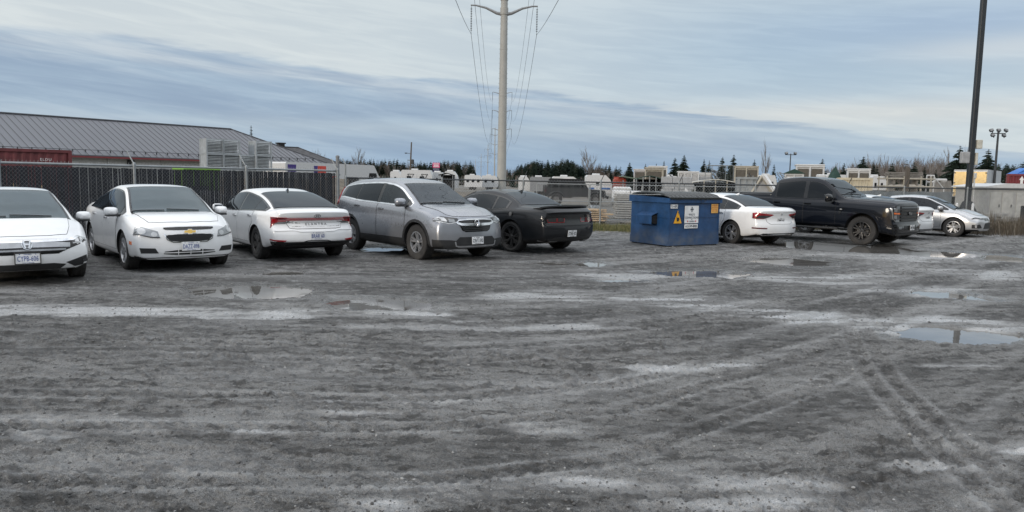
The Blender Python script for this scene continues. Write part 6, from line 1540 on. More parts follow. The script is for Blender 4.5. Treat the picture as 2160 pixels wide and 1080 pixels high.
for i, x in enumerate((1.2, 2.9)):
    mb = MB(); Mx = Matrix.Translation((x * 1.0, -.03, 2.05)); pts_ = [(.35 * math.cos(g) * (1 + .25 * math.sin(3 * g)), 0, .22 * math.sin(g) + .08 * math.cos(2 * g)) for g in np.linspace(0, 6.28, 25)]; mb.tube(pts_, .035, 4, 0, Mx); o = mb.build('emblem', [DKSTEEL]); o.parent = [q_ for q_ in bpy.data.objects if q_.get('label', '').startswith('long white camper with two')][0]
camper(908, 940, 363, 95, 'low white camper right of the pink sign', win=1)
camper(936, 966, 361, 99, 'white camper with one dark window at the right of the camper row', win=1, nose=.8)
camper(980, 1018, 369, 120, 'small far white camper left of the pylon foot', win=3, door=False); camper(1016, 1052, 370, 124, 'far white camper touching the left of the pylon foot', win=2, door=False)
camper(1094, 1120, 373, 88, 'small white camper left of the grey box truck', win=1, door=False, nose=.5)
camper(1119, 1163, 373, 86, 'grey box truck body with a pale frame, left of the white motorhome', col=mat('box_grey2', (.22, .23, .24), .6), win=0, name='box_truck', cat='truck', nose=.1, group=None, door=False)
camper(1166, 1228, 372, 84, 'white motorhome with sloped cab, above the black jeep', win=3, nose=1.2, name='motorhome', cat='motorhome', stripe=GSTR)
camper(1238, 1292, 369, 80, 'white camper with blue slanted ends, right of the motorhome', win=1, stripe=BSTR, nose=.7)
t = camper(1186, 1218, 379, 74, 'low red trailer with white lettering in front of the motorhome', col=mat('red_trailer', (.28, .03, .03), .5), win=0, nose=.1, name='red_trailer', cat='trailer', group=None, door=False)
mb = MB(); mb.add(*text_geo('RENTALS', .42, .01), 0, Matrix.Translation((.85, -.03, 1.45))); mb.build('lettering', [SIGNW], t)
def tent_shed(u0, u1, vt, ve, Y, label, col, dark=True):
    a_, b_ = D(u0, vt, Y), D(u1, ve, Y); L = b_.x - a_.x; h, e = a_.z, b_.z
    t = thing('field_shelter', label, 'shelter', (a_.x, Y, 0), 0); mb = MB(); mb.prism([(0, e), (L * .5, h), (L, e), (L, e - .08), (L * .5, h - .08), (0, e - .08)], -3, 0, 0, Matrix.Rotation(math.pi / 2, 4, 'X')); mb.build('roof', [col], t, fix=True)
    mb = MB(); mb.box((L / 2, 2.8, e / 2), (L * .98, .06, e)); mb.build('back_wall', [M_DARK if dark else col], t)
    for x in (.05, L - .05):
        for y in (.05, 2.7): mb = MB(); mb.tube([(x, y, 0), (x, y, e)], .05, 6); mb.build('leg', [GALV], t)
tent_shed(925, 956, 364, 369, 90, 'dark open shelter in front of the camper row', M_DARK)
# black off road car
JB = mat('off_road_black', (.012, .013, .015), .35, coat=.5)
j0 = D(1143, 400, 51); t = thing('off_road_car', 'black boxy off road car with spare wheel parked beyond the chain link fence', 'off road car', (j0.x + .25, 51, 0), R(-4), None)
mb = MB(); mb.prism([(0, .62), (0, 1.12), (.1, 1.16), (2.95, 1.16), (3.0, 1.14), (4.05, 1.08), (4.12, .98), (4.12, .62)], -1.6, 0, 0, Matrix.Translation((0, .08, 0)) @ Matrix.Rotation(math.pi / 2, 4, 'X')); mb.build('body', [JB], t, fix=True)
mb = MB(); mb.prism([(.06, 1.16), (.2, 1.80), (.35, 1.86), (2.45, 1.84), (2.6, 1.78), (2.95, 1.16)], -1.5, 0, 0, Matrix.Translation((0, .13, 0)) @ Matrix.Rotation(math.pi / 2, 4, 'X')); mb.build('hardtop', [JB], t, fix=True)
for x0, x1, s0 in ((.28, .92, .06), (1.02, 1.72, 0), (1.82, 2.62, -.15)):
    mb = MB(); mb.prism([(x0, 1.22), (x0 + s0 * .6, 1.72), (x1 + (s0 if s0 < 0 else 0), 1.72), (x1, 1.22)], -.14, -.11, 0, Matrix.Rotation(math.pi / 2, 4, 'X')); o = mb.build('window', [M_GLASS], t, fix=True); o.location.y = -.02
mb = MB(); mb.prism([(2.66, 1.22), (2.58, 1.6), (2.86, 1.22)], -.14, -.11, 0, Matrix.Rotation(math.pi / 2, 4, 'X')); mb.build('mirror', [JB], t)
for x in (.75, 3.45):
    for y in (.0, 1.6): 
        mb = MB(); M_ = Matrix.Translation((x, y, .41)) @ Matrix.Rotation(math.pi / 2, 4, 'X'); mb.lathe([(0, .05), (.2, .05), (.22, .12), (.36, .13), (.41, .08), (.41, -.12), (.36, -.14), (0, -.14)], 24, 0, M_); o = mb.build('wheel', [M_RUBBER], t, smooth=40)
        mb = MB(); mb.lathe([(0, .12), (.2, .12), (.21, .08), (0, .08)], 16, 0, M_); mb.build('rim', [M_STEEL], o)
    mb = MB(); mb.tube([(x + .56 * math.cos(R(g)), -.02, .45 + .50 * math.sin(R(g))) for g in range(10, 171, 16)], .07, 6); mb.build('fender', [M_PLASTIC], t)
mb = MB(); mb.lathe([(0, -.05), (.34, -.05), (.38, -.1), (.38, -.25), (.34, -.3), (0, -.3)], 24, 0, Matrix.Translation((.1, .85, 1.02)) @ Matrix.Rotation(math.pi / 2, 4, 'Y')); mb.build('spare_wheel', [M_RUBBER], t)
mb = MB(); mb.bbox((4.25, .88, .62), (.18, 1.7, .2), .04); mb.build('bumper', [M_PLASTIC], t); mb = MB(); mb.box((0, -.01, 1.0), (.03, .03, .14)); mb.build('tail_light', [M_RED], t)

# ------------------------------------------------------------------ yard stock beyond the fence, left to right
TIMB = mat('sawn_timber', (.50, .36, .22), .75, var=.25, vs=3); GREYT = mat('grey_timber', (.21, .20, .185), .85, var=.2, vs=3); CREAM = mat('cream_panel', (.37, .345, .29), .6); BEIGE = mat('beige_glazing', (.095, .085, .07), .4); CONB = mat('concrete', (.30, .30, .29), .9); GRN = mat('dark_green_sheet', (.012, .045, .035), .7)
def plank_stack(x, y, rz, L, n_, rows, m_, label, th=.05, wd=.14, skew=.12, name='lumber_stack', z0=.1, cat='lumber'):
    t = thing(name, label, cat, (x, y, 0), rz); rnd = random.Random(hash(label) % 1000 if False else len(label) * 7)
    mb = MB()
    for r_ in range(rows):
        for k in range(n_): mb.box((rnd.uniform(-skew, skew), k * (wd + .01), z0 + th / 2 + r_ * (th + .03)), (L + rnd.uniform(-skew, skew) * 2, wd, th), rz=rnd.uniform(-.01, .01))
    mb.build('planks', [m_], t)
    for xx in (-L * .35, 0, L * .35): mb = MB(); mb.box((xx, n_ * (wd + .01) / 2, z0 / 2), (.1, n_ * wd, z0 - .002)); mb.build('bearer', [GREYT], t)
    return t
p = G(1262, 470); plank_stack(2.7, 29.0, R(10), 1.9, 7, 6, TIMB, 'stack of fresh sawn planks behind the fence, left of the skip', z0=.14, skew=.22)
p = plank_stack(6.25, 32.6, R(-2), 3.4, 8, 11, mat('pale_slab', (.34, .34, .33), .8), 'tall stack of pale grey slabs left of the skip', th=.07, skew=.03)
plank_stack(4.5, 30.0, R(6), 2.3, 3, 1, GREYT, 'loose weathered planks on the ground behind the grass', skew=.4, z0=.05)
t = thing('white_sheet_pack', 'pack of white sheet boards on the grey slab stack', 'boards', (6.0, 34.3, 0), R(0)); mb = MB(); mb.bbox((0, .5, .62), (2.4, 1.2, .5), .02, 0); mb.bbox((.2, .5, 1.1), (3.0, 1.2, .36), .02, 1); mb.build('boards', [GREYT, SIGNW], t); mb = MB(); mb.box((-.6, .5, 1.1), (.04, 1.23, .38)); mb.build('strap', [GALV], t)
t = thing('electric_motor', 'grey electric motor lying on the lumber behind the fence', 'motor', (3.35, 30.35, .55), R(15)); mb = MB(); mb.lathe([(0, -.22), (.15, -.22), (.17, -.18), (.17, .18), (.15, .22), (0, .22)], 18, 0, Matrix.Rotation(math.pi / 2, 4, 'Y')); mb.build('housing', [GALV], t, smooth=40)
mb = MB()
for k in range(6): mb.lathe([(.165, -.15 + k * .06), (.19, -.14 + k * .06), (.165, -.13 + k * .06)], 18, 0, Matrix.Rotation(math.pi / 2, 4, 'Y'))
mb.build('fins', [DKSTEEL], t); mb = MB(); mb.box((0, 0, -.30), (.3, .3, .26)); mb.build('base', [DKSTEEL], t)
t = thing('white_gate_pair', 'white plastic water tank beyond the black off road car', 'tank', (7.9, 54, 0)); mb = MB(); mb.bbox((0, 0, .75), (1.3, 1.0, 1.2), .12); mb.build('tank', [CAMW], t); mb = MB(); mb.box((0, 0, .07), (1.4, 1.1, .14)); mb.build('pallet', [GREYT], t); t.name = 'water_tank'
def shed(u0, u1, vt, Y, label, col, panels=2, pm=BEIGE, depth=2.4, z0=0.0, roof=None, rz=0.0, name='display_shed', cat='shed', group=None, h=None):
    a_, b_ = D(u0, vt, Y), D(u1, vt, Y); L = b_.x - a_.x; H_ = h or a_.z - z0
    t = thing(name, label, cat, (a_.x, Y, z0), rz - .85 * math.atan2(a_.x, Y), group)
    mb = MB(); mb.box((L / 2, depth / 2 + .03, H_ / 2), (L - .06, depth - .06, H_ - .06)); mb.build('wall', [col], t)
    mb = MB()
    for x in ([0, L] + [L * k / panels for k in range(1, panels)]): mb.box((x, 0, H_ / 2), (.10, .10, H_))
    mb.box((L / 2, 0, H_ - .06), (L - .1, .09, .11)); mb.box((L / 2, 0, .08), (L - .1, .09, .14)); mb.build('frame', [col], t)
    for k in range(panels): mb = MB(); mb.bbox((L * (k + .5) / panels, .0, H_ * .5), (L / panels * .80, .05, H_ - .50), .02); mb.build('panel', [pm], t)
    mb = MB()
    if roof == 'gable': mb.prism([(-.15, H_), (L / 2, H_ + L * .28), (L + .15, H_)], -depth - .1, .12, 0, Matrix.Rotation(math.pi / 2, 4, 'X'))
    else: mb.bbox((L / 2, depth / 2, H_ + .05), (L + .16, depth + .16, .10), .02)
    mb.build('roof', [GRN if roof == 'gable' else col], t, fix=True)
    return t
def at_h(v, Y, u=1500): return D(u, v, Y).z
z1 = at_h(366, 62, 1380)
shed(1362, 1398, 355, 62, 'cream display shed front, left of the two tall spruces', CREAM, 1, depth=2.0)
shed(1370, 1406, 352, 66, 'pale shed behind the cream display shed', CAMW, 2, depth=2.0)
shed(1338, 1362, 358, 84, 'small pinkish white shed beyond the dark carport', mat('dull_white', (.50, .49, .49), .6), 1)
shed(1431, 1472, 363, 74, 'low white cabin below the two tall spruces', CAMW, 3, pm=mat('cabin_glass', (.38, .38, .38), .4))
shed(1474, 1498, 366, 78, 'short white cabin right of the low white cabin', CAMW, 1, pm=mat('cabin_glass', (.38, .38, .38), .4))
shed(1551, 1597, 352, 64, 'cream shed with shutter below the right pair of spruces', CREAM, 2)
shed(1681, 1734, 349, 58, 'white framed shed with two beige shutters above the pickup roof', CAMW, 2)
shed(1789, 1831, 358, 58, 'white framed shed with beige shutter, right of the green tarpaulin', CAMW, 2)
shed(1657, 1692, 366, 55, 'low white hut with green gable beyond the pickup cab', CAMW, 2, roof='gable', pm=SIGNW)
# red heap with sloping green roof, far
t = thing('red_machine', 'orange red machine heap beside the blue ended camper', 'machine', (*D(1296, 400, 78)[:2], 0)); mb = MB(); mb.bbox((.6, .6, 1.5), (1.3, 1.2, 1.1), .1); mb.box((.5, .5, 2.1), (.7, .8, .25), rz=.5); mb.box((.9, .4, 2.15), (.5, .5, .25), rz=.9); mb.build('body', [mat('orange_red', (.30, .055, .035), .6)], t); mb = MB(); mb.box((.6, .6, .45), (1.2, 1.0, .8)); mb.build('base', [DKSTEEL], t)
t = thing('green_canopy', 'sloping green roofed shelter right of the orange red heap', 'shelter', (*D(1312, 400, 76)[:2], 0)); mb = MB(); mb.add([(0, 0, 2.3), (3.2, 0, 1.9), (3.2, 2.5, 1.9), (0, 2.5, 2.3), (0, 0, 2.22), (3.2, 0, 1.82), (3.2, 2.5, 1.82), (0, 2.5, 2.22)], [(0, 1, 2, 3), (7, 6, 5, 4), (0, 4, 5, 1), (1, 5, 6, 2), (2, 6, 7, 3), (3, 7, 4, 0)]); mb.build('roof', [mat('pale_green', (.16, .22, .17), .6)], t)
for x, y in ((.1, .1), (3.1, .1), (.1, 2.4), (3.1, 2.4)): mb = MB(); mb.tube([(x, y, 0), (x, y, 1.9)], .05, 5); mb.build('leg', [GALV], t)
def carport(u0, u1, vt, ve, Y, label, roofm, depth=4.0, ribs=0, inner=M_DARK, name='carport'):
    a_, b_ = D(u0, ve, Y), D(u1, ve, Y); L = b_.x - a_.x; e = a_.z; h = D(u0, vt, Y).z - e
    t = thing(name, label, 'carport', (a_.x, Y, 0), -.85 * math.atan2(a_.x, Y)); mb = MB(); n_ = 14
    P_ = [(L * k / n_, e + h * math.sin(math.pi * k / n_)) for k in range(n_ + 1)]; P_ = P_ + [(x, z - .05) for x, z in P_[::-1]]
    mb.prism(P_, -depth, 0, 0, Matrix.Rotation(math.pi / 2, 4, 'X'))
    mb.build('roof', [roofm], t, fix=True, smooth=30)
    for k in range(5):
        x = .03 + (L - .06) * k / 4; mb = MB(); mb.tube([(x, 0, 0), (x, 0, e + h * math.sin(math.pi * k / 4) - .03)], .035, 6); mb.build('leg', [CREAM if inner is not M_DARK else GALV], t)
    mb = MB(); mb.box((L / 2, depth - .05, e / 2), (L - .1, .05, e)); mb.box((.04, depth / 2, e / 2), (.04, depth - .2, e - .02)); mb.box((L - .04, depth / 2, e / 2), (.04, depth - .2, e - .02)); mb.build('side_sheet', [inner], t)
carport(1342, 1398, 370, 377, 47, 'dark green sheeted carport left of the grey block wall', GRN)
carport(1460, 1556, 377, 384, 42, 'wide pale roofed open carport behind the white saloon roof', mat('pale_roof', (.50, .50, .47), .6), inner=GRN)
t = thing('block_stack', 'pale grey stack of concrete blocks behind the skip', 'blocks', (*D(1402, 400, 40)[:2], 0)); mb = MB()
for r_ in range(6):
    for k in range(3): mb.bbox((.28 + k * .52 - .12 * (r_ % 2), .3, .17 + r_ * .335), (.5, .6, .325), .015)
mb.build('blocks', [mat('pale_block', (.36, .37, .38), .85)], t)
t = thing('white_wedge_board', 'white board leaning on the concrete block stack', 'board', (*D(1445, 400, 39.5)[:2], 0)); mb = MB(); mb.prism([(0, 0), (.9, 0), (.12, 1.35), (0, 1.45)], -.05, .0, 0, Matrix.Rotation(math.pi / 2, 4, 'X')); mb.box((.05, .08, .6), (.06, .1, 1.2)); mb.build('board', [SIGNW], t)
def frame_pile(u0, u1, vt, Y, label, seed, n_=26):
    a_, b_ = D(u0, vt, Y), D(u1, vt, Y); L = b_.x - a_.x; H_ = a_.z; t = thing('frame_pile', label, 'frames', (a_.x, Y, 0)); rnd = random.Random(seed); mb = MB()
    mb.box((L / 2, .6, .55), (L, 1.0, 1.1), 1)
    for k in range(n_):
        x = rnd.uniform(0, L * .45); z = rnd.uniform(1.1, H_ - .15); x2 = rnd.uniform(L * .5, L); z2 = max(1.12, z - rnd.uniform(.1, .9)); y = rnd.uniform(0, 1.0)
        mb.tube([(x, y, z), (x2, y + rnd.uniform(-.1, .1), z2)], .028, 4, rnd.choice((0, 0, 2)))
    mb.build('frames', [GALV, GREYT, DKSTEEL], t); return t
frame_pile(1500, 1530, 352, 52, 'tangle of metal frames leaning inside a cage, below the right spruces', 3, 40)
frame_pile(1410, 1432, 360, 60, 'small tangle of grey frames left of the low white cabin', 5, 18)
frame_pile(1578, 1608, 358, 46, 'fan of dark roof trusses above the cream gable', 8, 24)
frame_pile(1645, 1670, 357, 52, 'leaning dark trusses left of the white framed shed', 11, 24)
t = thing('wire_cage', 'tall wire cage around the tangle of metal frames', 'cage', (*D(1500, 400, 50)[:2], 0)); mb = MB(); hz = at_h(349, 50, 1520)
for x, y in ((0, 0), (1.45, 0), (1.3, 1.3), (-.1, 1.3)): mb.tube([(x, y, 0), (x, y, hz)], .025, 5)
for z in (hz, hz * .62, .2): mb.tube([(0, 0, z), (1.45, 0, z), (1.3, 1.3, z), (-.1, 1.3, z), (0, 0, z)], .02, 5)
mb.build('frame', [GALV], t); mb = MB()
for k in range(1, 15): mb.tube([(k * .097, 0, .2), (k * .097, 0, hz)], .005, 3)
mb.build('mesh', [WIRE], t)
p = D(1557, 400, 38); container('grey site container with white marker behind the white saloon', p.x + 1.35, 38, R(-14), 1.35, mat('site_grey', (.26, .28, .29), .6), h=at_h(373, 38, 1560), wd=2.2)
# cream gable lying on its frame
t = thing('gable_frame', 'cream timber gable frame standing by the grey site container', 'gable', (*D(1572, 400, 36.5)[:2], 0), R(-12))
mb = MB(); Hh = at_h(371, 36.5, 1600)
mb.tube([(0, 0, .7), (.78, 0, Hh)], .075, 4); mb.tube([(.78, 0, Hh), (1.75, 0, .5)], .085, 4); mb.box((.85, .02, .75), (1.5, .08, .12)); mb.build('frame', [CREAM], t)
mb = MB(); mb.prism([(.1, .72), (.78, Hh - .1), (1.6, .72)], -.12, -.07, 0, Matrix.Rotation(math.pi / 2, 4, 'X')); mb.build('infill', [mat('site_grey2', (.36, .36, .36), .6)], t)
mb = MB(); mb.tube([(.84, -.1, Hh + .02), (1.75, -.1, .85)], .11, 4); mb.build('white_edge', [SIGNW], t)
for x in (.1, 1.5): mb = MB(); mb.box((x, .05, .35), (.08, .08, .7)); mb.build('prop', [GREYT], t)
# green tarpaulin heap
t = thing('tarpaulin_heap', 'dark green tarpaulin draped over a heap above the pickup windscreen', 'tarpaulin', (*D(1760, 400, 52)[:2], 0)); mb = MB(); vs = []; fs = []; rnd = random.Random(2); n_, m_ = 14, 24; hz = at_h(354, 52, 1760)
for i in range(n_ + 1):
    for j in range(m_):
        g = 2 * math.pi * j / m_; r_ = 1 - (i / n_) ** 3.5; f = 1 + .10 * math.sin(g * 5 + i * .6) + rnd.uniform(-.04, .04)
        vs.append((.65 * r_ * f * math.copysign(abs(math.cos(g)) ** .6, math.cos(g)), .5 * r_ * f * math.copysign(abs(math.sin(g)) ** .6, math.sin(g)), hz * (i / n_) * (1 + .04 * math.sin(g * 3))))
for i in range(n_):
    for j in range(m_): j2 = (j + 1) % m_; fs.append((i * m_ + j, i * m_ + j2, i * m_ + m_ + j2, i * m_ + m_ + j))
mb.add(vs, fs); mb.build('sheet', [GRN], t)
mb = MB(); mb.bbox((-.95, .1, hz * .42), (.5, .6, hz * .84), .06); tag(mb.build('white_cabinet', [CAMW], loc=(*D(1760, 400, 52)[:2], 0)), 'white cabinet left of the dark green tarpaulin', 'cabinet')
p = D(1840, 400, 40); container('cream corrugated container behind the pickup windscreen', p.x, 40, R(-22), 1.75, mat('cream_steel', (.50, .45, .34), .6), h=at_h(375, 40, 1810), wd=2.2, ribs=.14)
# storage rack with lumber
t = thing('storage_rack', 'steel storage rack carrying long lumber behind the silver saloon', 'rack', (*D(1870, 400, 44)[:2], 0)); mb = MB(); hz = at_h(377, 44, 1900)
for x in (0, 1.0, 2.0, 2.6):
    for y in (0, 1.0): mb.tube([(x, y, 0), (x, y, hz + .15)], .04, 5)
for z in (hz, hz - .45): mb.tube([(-.1, 0, z), (2.8, 0, z)], .045, 5); mb.tube([(-.1, 1, z), (2.8, 1, z)], .045, 5)
mb.build('frame', [CREAM], t)
tp = plank_stack(D(1912, 400, 44).x, 44.1, 0, 1.95, 5, 4, GREYT, 'bundle of grey lumber on the storage rack', th=.06, skew=.05, z0=hz + .06); 
tp2 = thing('pipe_bundle', 'pale pipes lying on the lower shelf of the storage rack', 'pipes', (D(1912, 400, 44).x, 44.2, hz - .40), 0); mb = MB()
for k in range(6): mb.tube([(-.9 + .05 * k, k * .12, .0), (1.1 - .04 * k, k * .12, .06 * (k % 2))], .05, 6)
mb.build('pipes', [mat('pale_pipe', (.46, .45, .42), .5)], tp2, smooth=40)
t = thing('white_trestle', 'white trestle with cut outs at the right end of the storage rack', 'trestle', (*D(1953, 400, 45)[:2], 0)); mb = MB(); hz2 = at_h(370, 45, 1960)
for x in (0, .45, .25): mb.tube([(x, 0, 0), (x, 0, hz2)], .035, 5)
mb.tube([(0, 0, hz2), (.45, 0, hz2)], .035, 5); mb.tube([(0, 0, hz2 - .4), (.45, 0, hz2 - .4)], .035, 5); mb.tube([(.45, 0, hz2 - .1), (1.2, .2, hz2 - .8)], .03, 5); mb.tube([(1.2, .2, 0), (1.2, .2, hz2 - .8)], .03, 5); mb.build('frame', [CAMW], t)
camper(1995, 2009, 381, 66, 'grey box trailer left of the golden truck doors', col=GREYT, win=0, nose=.1, name='box_trailer', cat='trailer', group=None, door=False)
t = thing('white_van', 'small white pickup van far beyond the storage rack', 'van', (*D(1974, 400, 82)[:2], 0)); mb = MB(); mb.prism([(0, .5), (0, 1.2), (.45, 1.25), (.85, 1.85), (1.5, 1.88), (1.75, 1.2), (1.78, .5)], -1.5, 0, 0, Matrix.Rotation(math.pi / 2, 4, 'X')); mb.build('body', [CAMW], t, fix=True); mb = MB(); mb.prism([(.6, 1.3), (.9, 1.75), (1.45, 1.75), (1.6, 1.3)], .01, .03, 0, Matrix.Rotation(math.pi / 2, 4, 'X')); mb.build('window', [M_GLASS], t)
for x in (.35, 1.4): mb = MB(); mb.lathe([(0, .03), (.3, .03), (.32, -.2), (0, -.2)], 14, 0, Matrix.Translation((x, .02, .32)) @ Matrix.Rotation(math.pi / 2, 4, 'X')); mb.build('wheel', [M_RUBBER], t)
# box truck whose polished rear doors mirror the golden west
p = D(2009, 400, 60); p2 = D(2068, 400, 60); Wt = (p2.x - p.x) * 1.04; Ht = at_h(358, 60, 2040)
t = thing('box_truck', 'box truck with polished doors glowing gold, parked behind the dark post', 'truck', (p.x, 60, 0), R(-42))
mb = MB(); mb.box((Wt / 2, 3.0, 1.0 + (Ht - 1.0) / 2), (Wt - .02, 5.9, Ht - 1.0)); mb.build('box', [mat('truck_white', (.46, .48, .50), .5)], t)
POL = mat('polished_steel', (.88, .85, .78), .16, metal=1.0, var=.03, bump=.004, bs=1.6)
for k in (0, 1):
    mb = MB(); mb.bbox((Wt * (.255 + .49 * k), -.0, 1.05 + (Ht - 1.2) / 2), (Wt * .475, .05, Ht - 1.2), .015); d_ = mb.build('rear_door', [POL], t)
    mb = MB(); mb.tube([(Wt * (.40 + .2 * k), -.06, 1.0), (Wt * (.40 + .2 * k), -.06, Ht - .12)], .02, 5); mb.build('lock_rod', [GALV], d_)
    mb = MB()
    for z in (1.3, 2.1, 2.9): mb.box((Wt * (.04 + .92 * k), -.04, z), (.12, .05, .09))
    mb.build('hinge', [DKSTEEL], d_)
mb = MB(); mb.box((Wt / 2, 3.0, .75), (Wt * .5, 5.8, .3)); mb.box((Wt / 2, .1, .62), (Wt * .9, .1, .16)); mb.build('chassis', [M_DARK], t)
for x in (.3, Wt - .3):
    mb = MB(); mb.lathe([(0, -.2), (.45, -.2), (.48, -.12), (.48, .12), (.45, .2), (0, .2)], 20, 0, Matrix.Translation((x, 1.5, .48)) @ Matrix.Rotation(math.pi / 2, 4, 'Y')); mb.build('wheel', [M_RUBBER], t)
mb = MB(); mb.bbox((Wt / 2, 6.9, 1.35), (Wt * .86, 1.8, 1.9), .15); mb.build('cab', [mat('truck_white', (.46, .48, .50), .5)], t)
p = D(2112, 400, 46); container('dark red container with a white arrow mark at the right edge', p.x + 5.3, 42.5, R(-32), 6.1, mat('dark_red_steel', (.16, .018, .026), .6, var=.2), h=at_h(367, 46, 2130))
cr_ = [o for o in bpy.data.objects if o.get('label', '').startswith('dark red container')][0]
mb = MB(); mb.prism([(-5.42, 1.9), (-5.28, 1.9), (-5.28, 2.25), (-5.22, 2.25), (-5.35, 2.48), (-5.48, 2.25), (-5.42, 2.25)], .0, .02, 0, Matrix.Rotation(math.pi / 2, 4, 'X')); mb.build('white_mark', [SIGNW], cr_)
t = thing('blue_tarpaulin', 'bright blue tarpaulin bundle on the dark red container', 'tarpaulin', (p.x + 1.75, 46.9, at_h(367, 46, 2130)), 0); mb = MB()
mb.add([(-.55, -.4, 0), (.9, -.4, 0), (.9, .6, 0), (-.55, .6, 0), (-.3, -.2, .22), (.2, -.25, .42), (.8, -.1, .45), (.8, .4, .4), (.1, .4, .4), (-.3, .4, .2)], [(0, 1, 6, 5), (0, 5, 4), (1, 2, 7, 6), (2, 3, 9, 8, 7), (3, 0, 4, 9), (4, 5, 8, 9), (5, 6, 7, 8)]); mb.build('sheet', [mat('blue_tarp', (.03, .16, .50), .5)], t)
p = D(2082, 400, 36); Hh = at_h(396, 36, 2090)
t = thing('site_hut', 'low pale metal hut with white roof behind the dry weeds', 'hut', (p.x, 36, 0), R(2)); Lh = 6.0
mb = MB(); mb.box((Lh / 2, 1.2, Hh / 2), (Lh, 2.4, Hh)); mb.build('wall', [mat('hut_grey', (.36, .36, .35), .6)], t)
mb = MB(); mb.prism([(-.15, 0), (-.15, .06), (.9, .22), (Lh, .22), (Lh + .1, 0)], -2.55, .12, 0, Matrix.Translation((0, 0, Hh)) @ Matrix.Rotation(math.pi / 2, 4, 'X')); mb.build('roof', [CAMW], t, fix=True)
for x in (.45, 1.05, 1.75): 
    mb = MB(); mb.bbox((x, -.015, Hh * .48), (.52, .04, Hh * .8), .01); d_ = mb.build('door', [mat('hut_door', (.42, .42, .40), .6)], t); mb = MB(); mb.box((x + .18, -.05, Hh * .5), (.03, .03, .14)); mb.build('handle', [DKSTEEL], d_)
t = thing('concrete_debris', 'broken concrete slabs and bins piled behind the dry weeds', 'rubble', (*D(2100, 400, 33.5)[:2], 0)); rnd = random.Random(9); mb = MB()
for k in range(22): mb.box((rnd.uniform(-.6, 2.6), rnd.uniform(0, 1.2), rnd.uniform(.1, .7)), (rnd.uniform(.2, .7), rnd.uniform(.2, .5), rnd.uniform(.1, .45)), rz=rnd.uniform(0, 3))
mb.build('slabs', [CONB], t); mb = MB(); mb.bbox((1.3, -.2, .6), (.3, .3, .7), .03); mb.bbox((2.0, -.1, .7), (.35, .3, .8), .03); mb.build('bins', [M_DARK], t)
# grey screening cloth on the yard side of the fence behind the last cars
t = MB()
a_, b_ = Vector((13.9, 31.4, 0)), Vector((19.2, 32.5, 0)); vs = []; fs = []
for k in range(41):
    q_ = a_ + (b_ - a_) * k / 40; dd = .04 * math.sin(k * 1.1)
    for y_ in (dd, dd + .01): vs += [(q_.x, q_.y + y_, .15), (q_.x, q_.y + y_, 1.5 + .02 * math.sin(k * .7))]
for k in range(40):
    i0, i1 = k * 4, k * 4 + 4; fs += [(i0, i1, i1 + 1, i0 + 1), (i1 + 2, i0 + 2, i0 + 3, i1 + 3), (i0 + 1, i1 + 1, i1 + 3, i0 + 3)]
t.add(vs, fs); tag(t.build('screening_cloth', [mat('grey_cloth', (.17, .19, .20), .8)]), 'grey screening cloth hung along the yard behind the last parked cars', 'cloth')
def pallets(u, Y, n_, label):
    t = thing('pallet_stack', label, 'pallets', (*D(u, 400, Y)[:2], 0), R(20 + n_ * 7), 'stacks of pallets in the yard')
    for k in range(n_):
        mb = MB()
        for q_ in range(6): mb.box((-.5 + .2 * q_, 0, .15 * k + .125), (.14, 1.0, .022))
        for q_ in (-.44, 0, .44): mb.box((0, q_, .15 * k + .06), (1.2, .09, .10))
        mb.build('pallet', [GREYT], t)
for u_, Y_, n_, lab in ((1352, 38, 8, 'tall pallet stack left of the grey block wall'), (1455, 47, 9, 'pallet stack at the left foot of the wide open carport'), (1640, 40, 11, 'pallet stack just left of the pickup cab'), (1862, 42, 10, 'pallet stack left of the storage rack'), (1985, 52, 9, 'pallet stack in front of the white pickup van')): pallets(u_, Y_, n_, lab)
for i, (u0, u1, vt, Y_, lab) in enumerate(((1405, 1432, 371, 95, 'low white trailer under the tall pair of spruces'), (1610, 1640, 369, 90, 'low white trailer under the tall bare tree'), (1745, 1790, 368, 88, 'long white trailer behind the green tarpaulin'), (1840, 1872, 371, 90, 'low white trailer below the slim spruce'))): camper(u0, u1, vt, Y_, lab, win=2, nose=.3, door=False)
# bank of dry grass on the left of the yard
bank = MB(); vs = []; fs = []; nx, ny = 60, 8
for i in range(nx + 1):
    for j in range(ny + 1):
        x = -26 + 25 * i / nx; v = j / ny; y = 44 + 30 * v + .35 * (x + 26) * .5
        e = min(1, i / 8, (nx - i) / 20); z = 1.42 * math.sin(math.pi * v) ** .6 * e * (1 + .10 * math.sin(i * 1.7) + .06 * math.sin(i * .6 + j)) - .03
        vs.append((x, y, z))
for i in range(nx):
    for j in range(ny): a_ = i * (ny + 1) + j; fs.append((a_, a_ + ny + 1, a_ + ny + 2, a_ + 1))
bank.add(vs, fs); GRASSM = mat('dry_bank_grass', (.125, .105, .08), .95, var=.45, vs=1.6, bump=.12, bs=3.0)
tag(bank.build('grass_bank', [GRASSM], smooth=60), 'low bank of dry brown grass beyond the fence', None, None, 'structure')

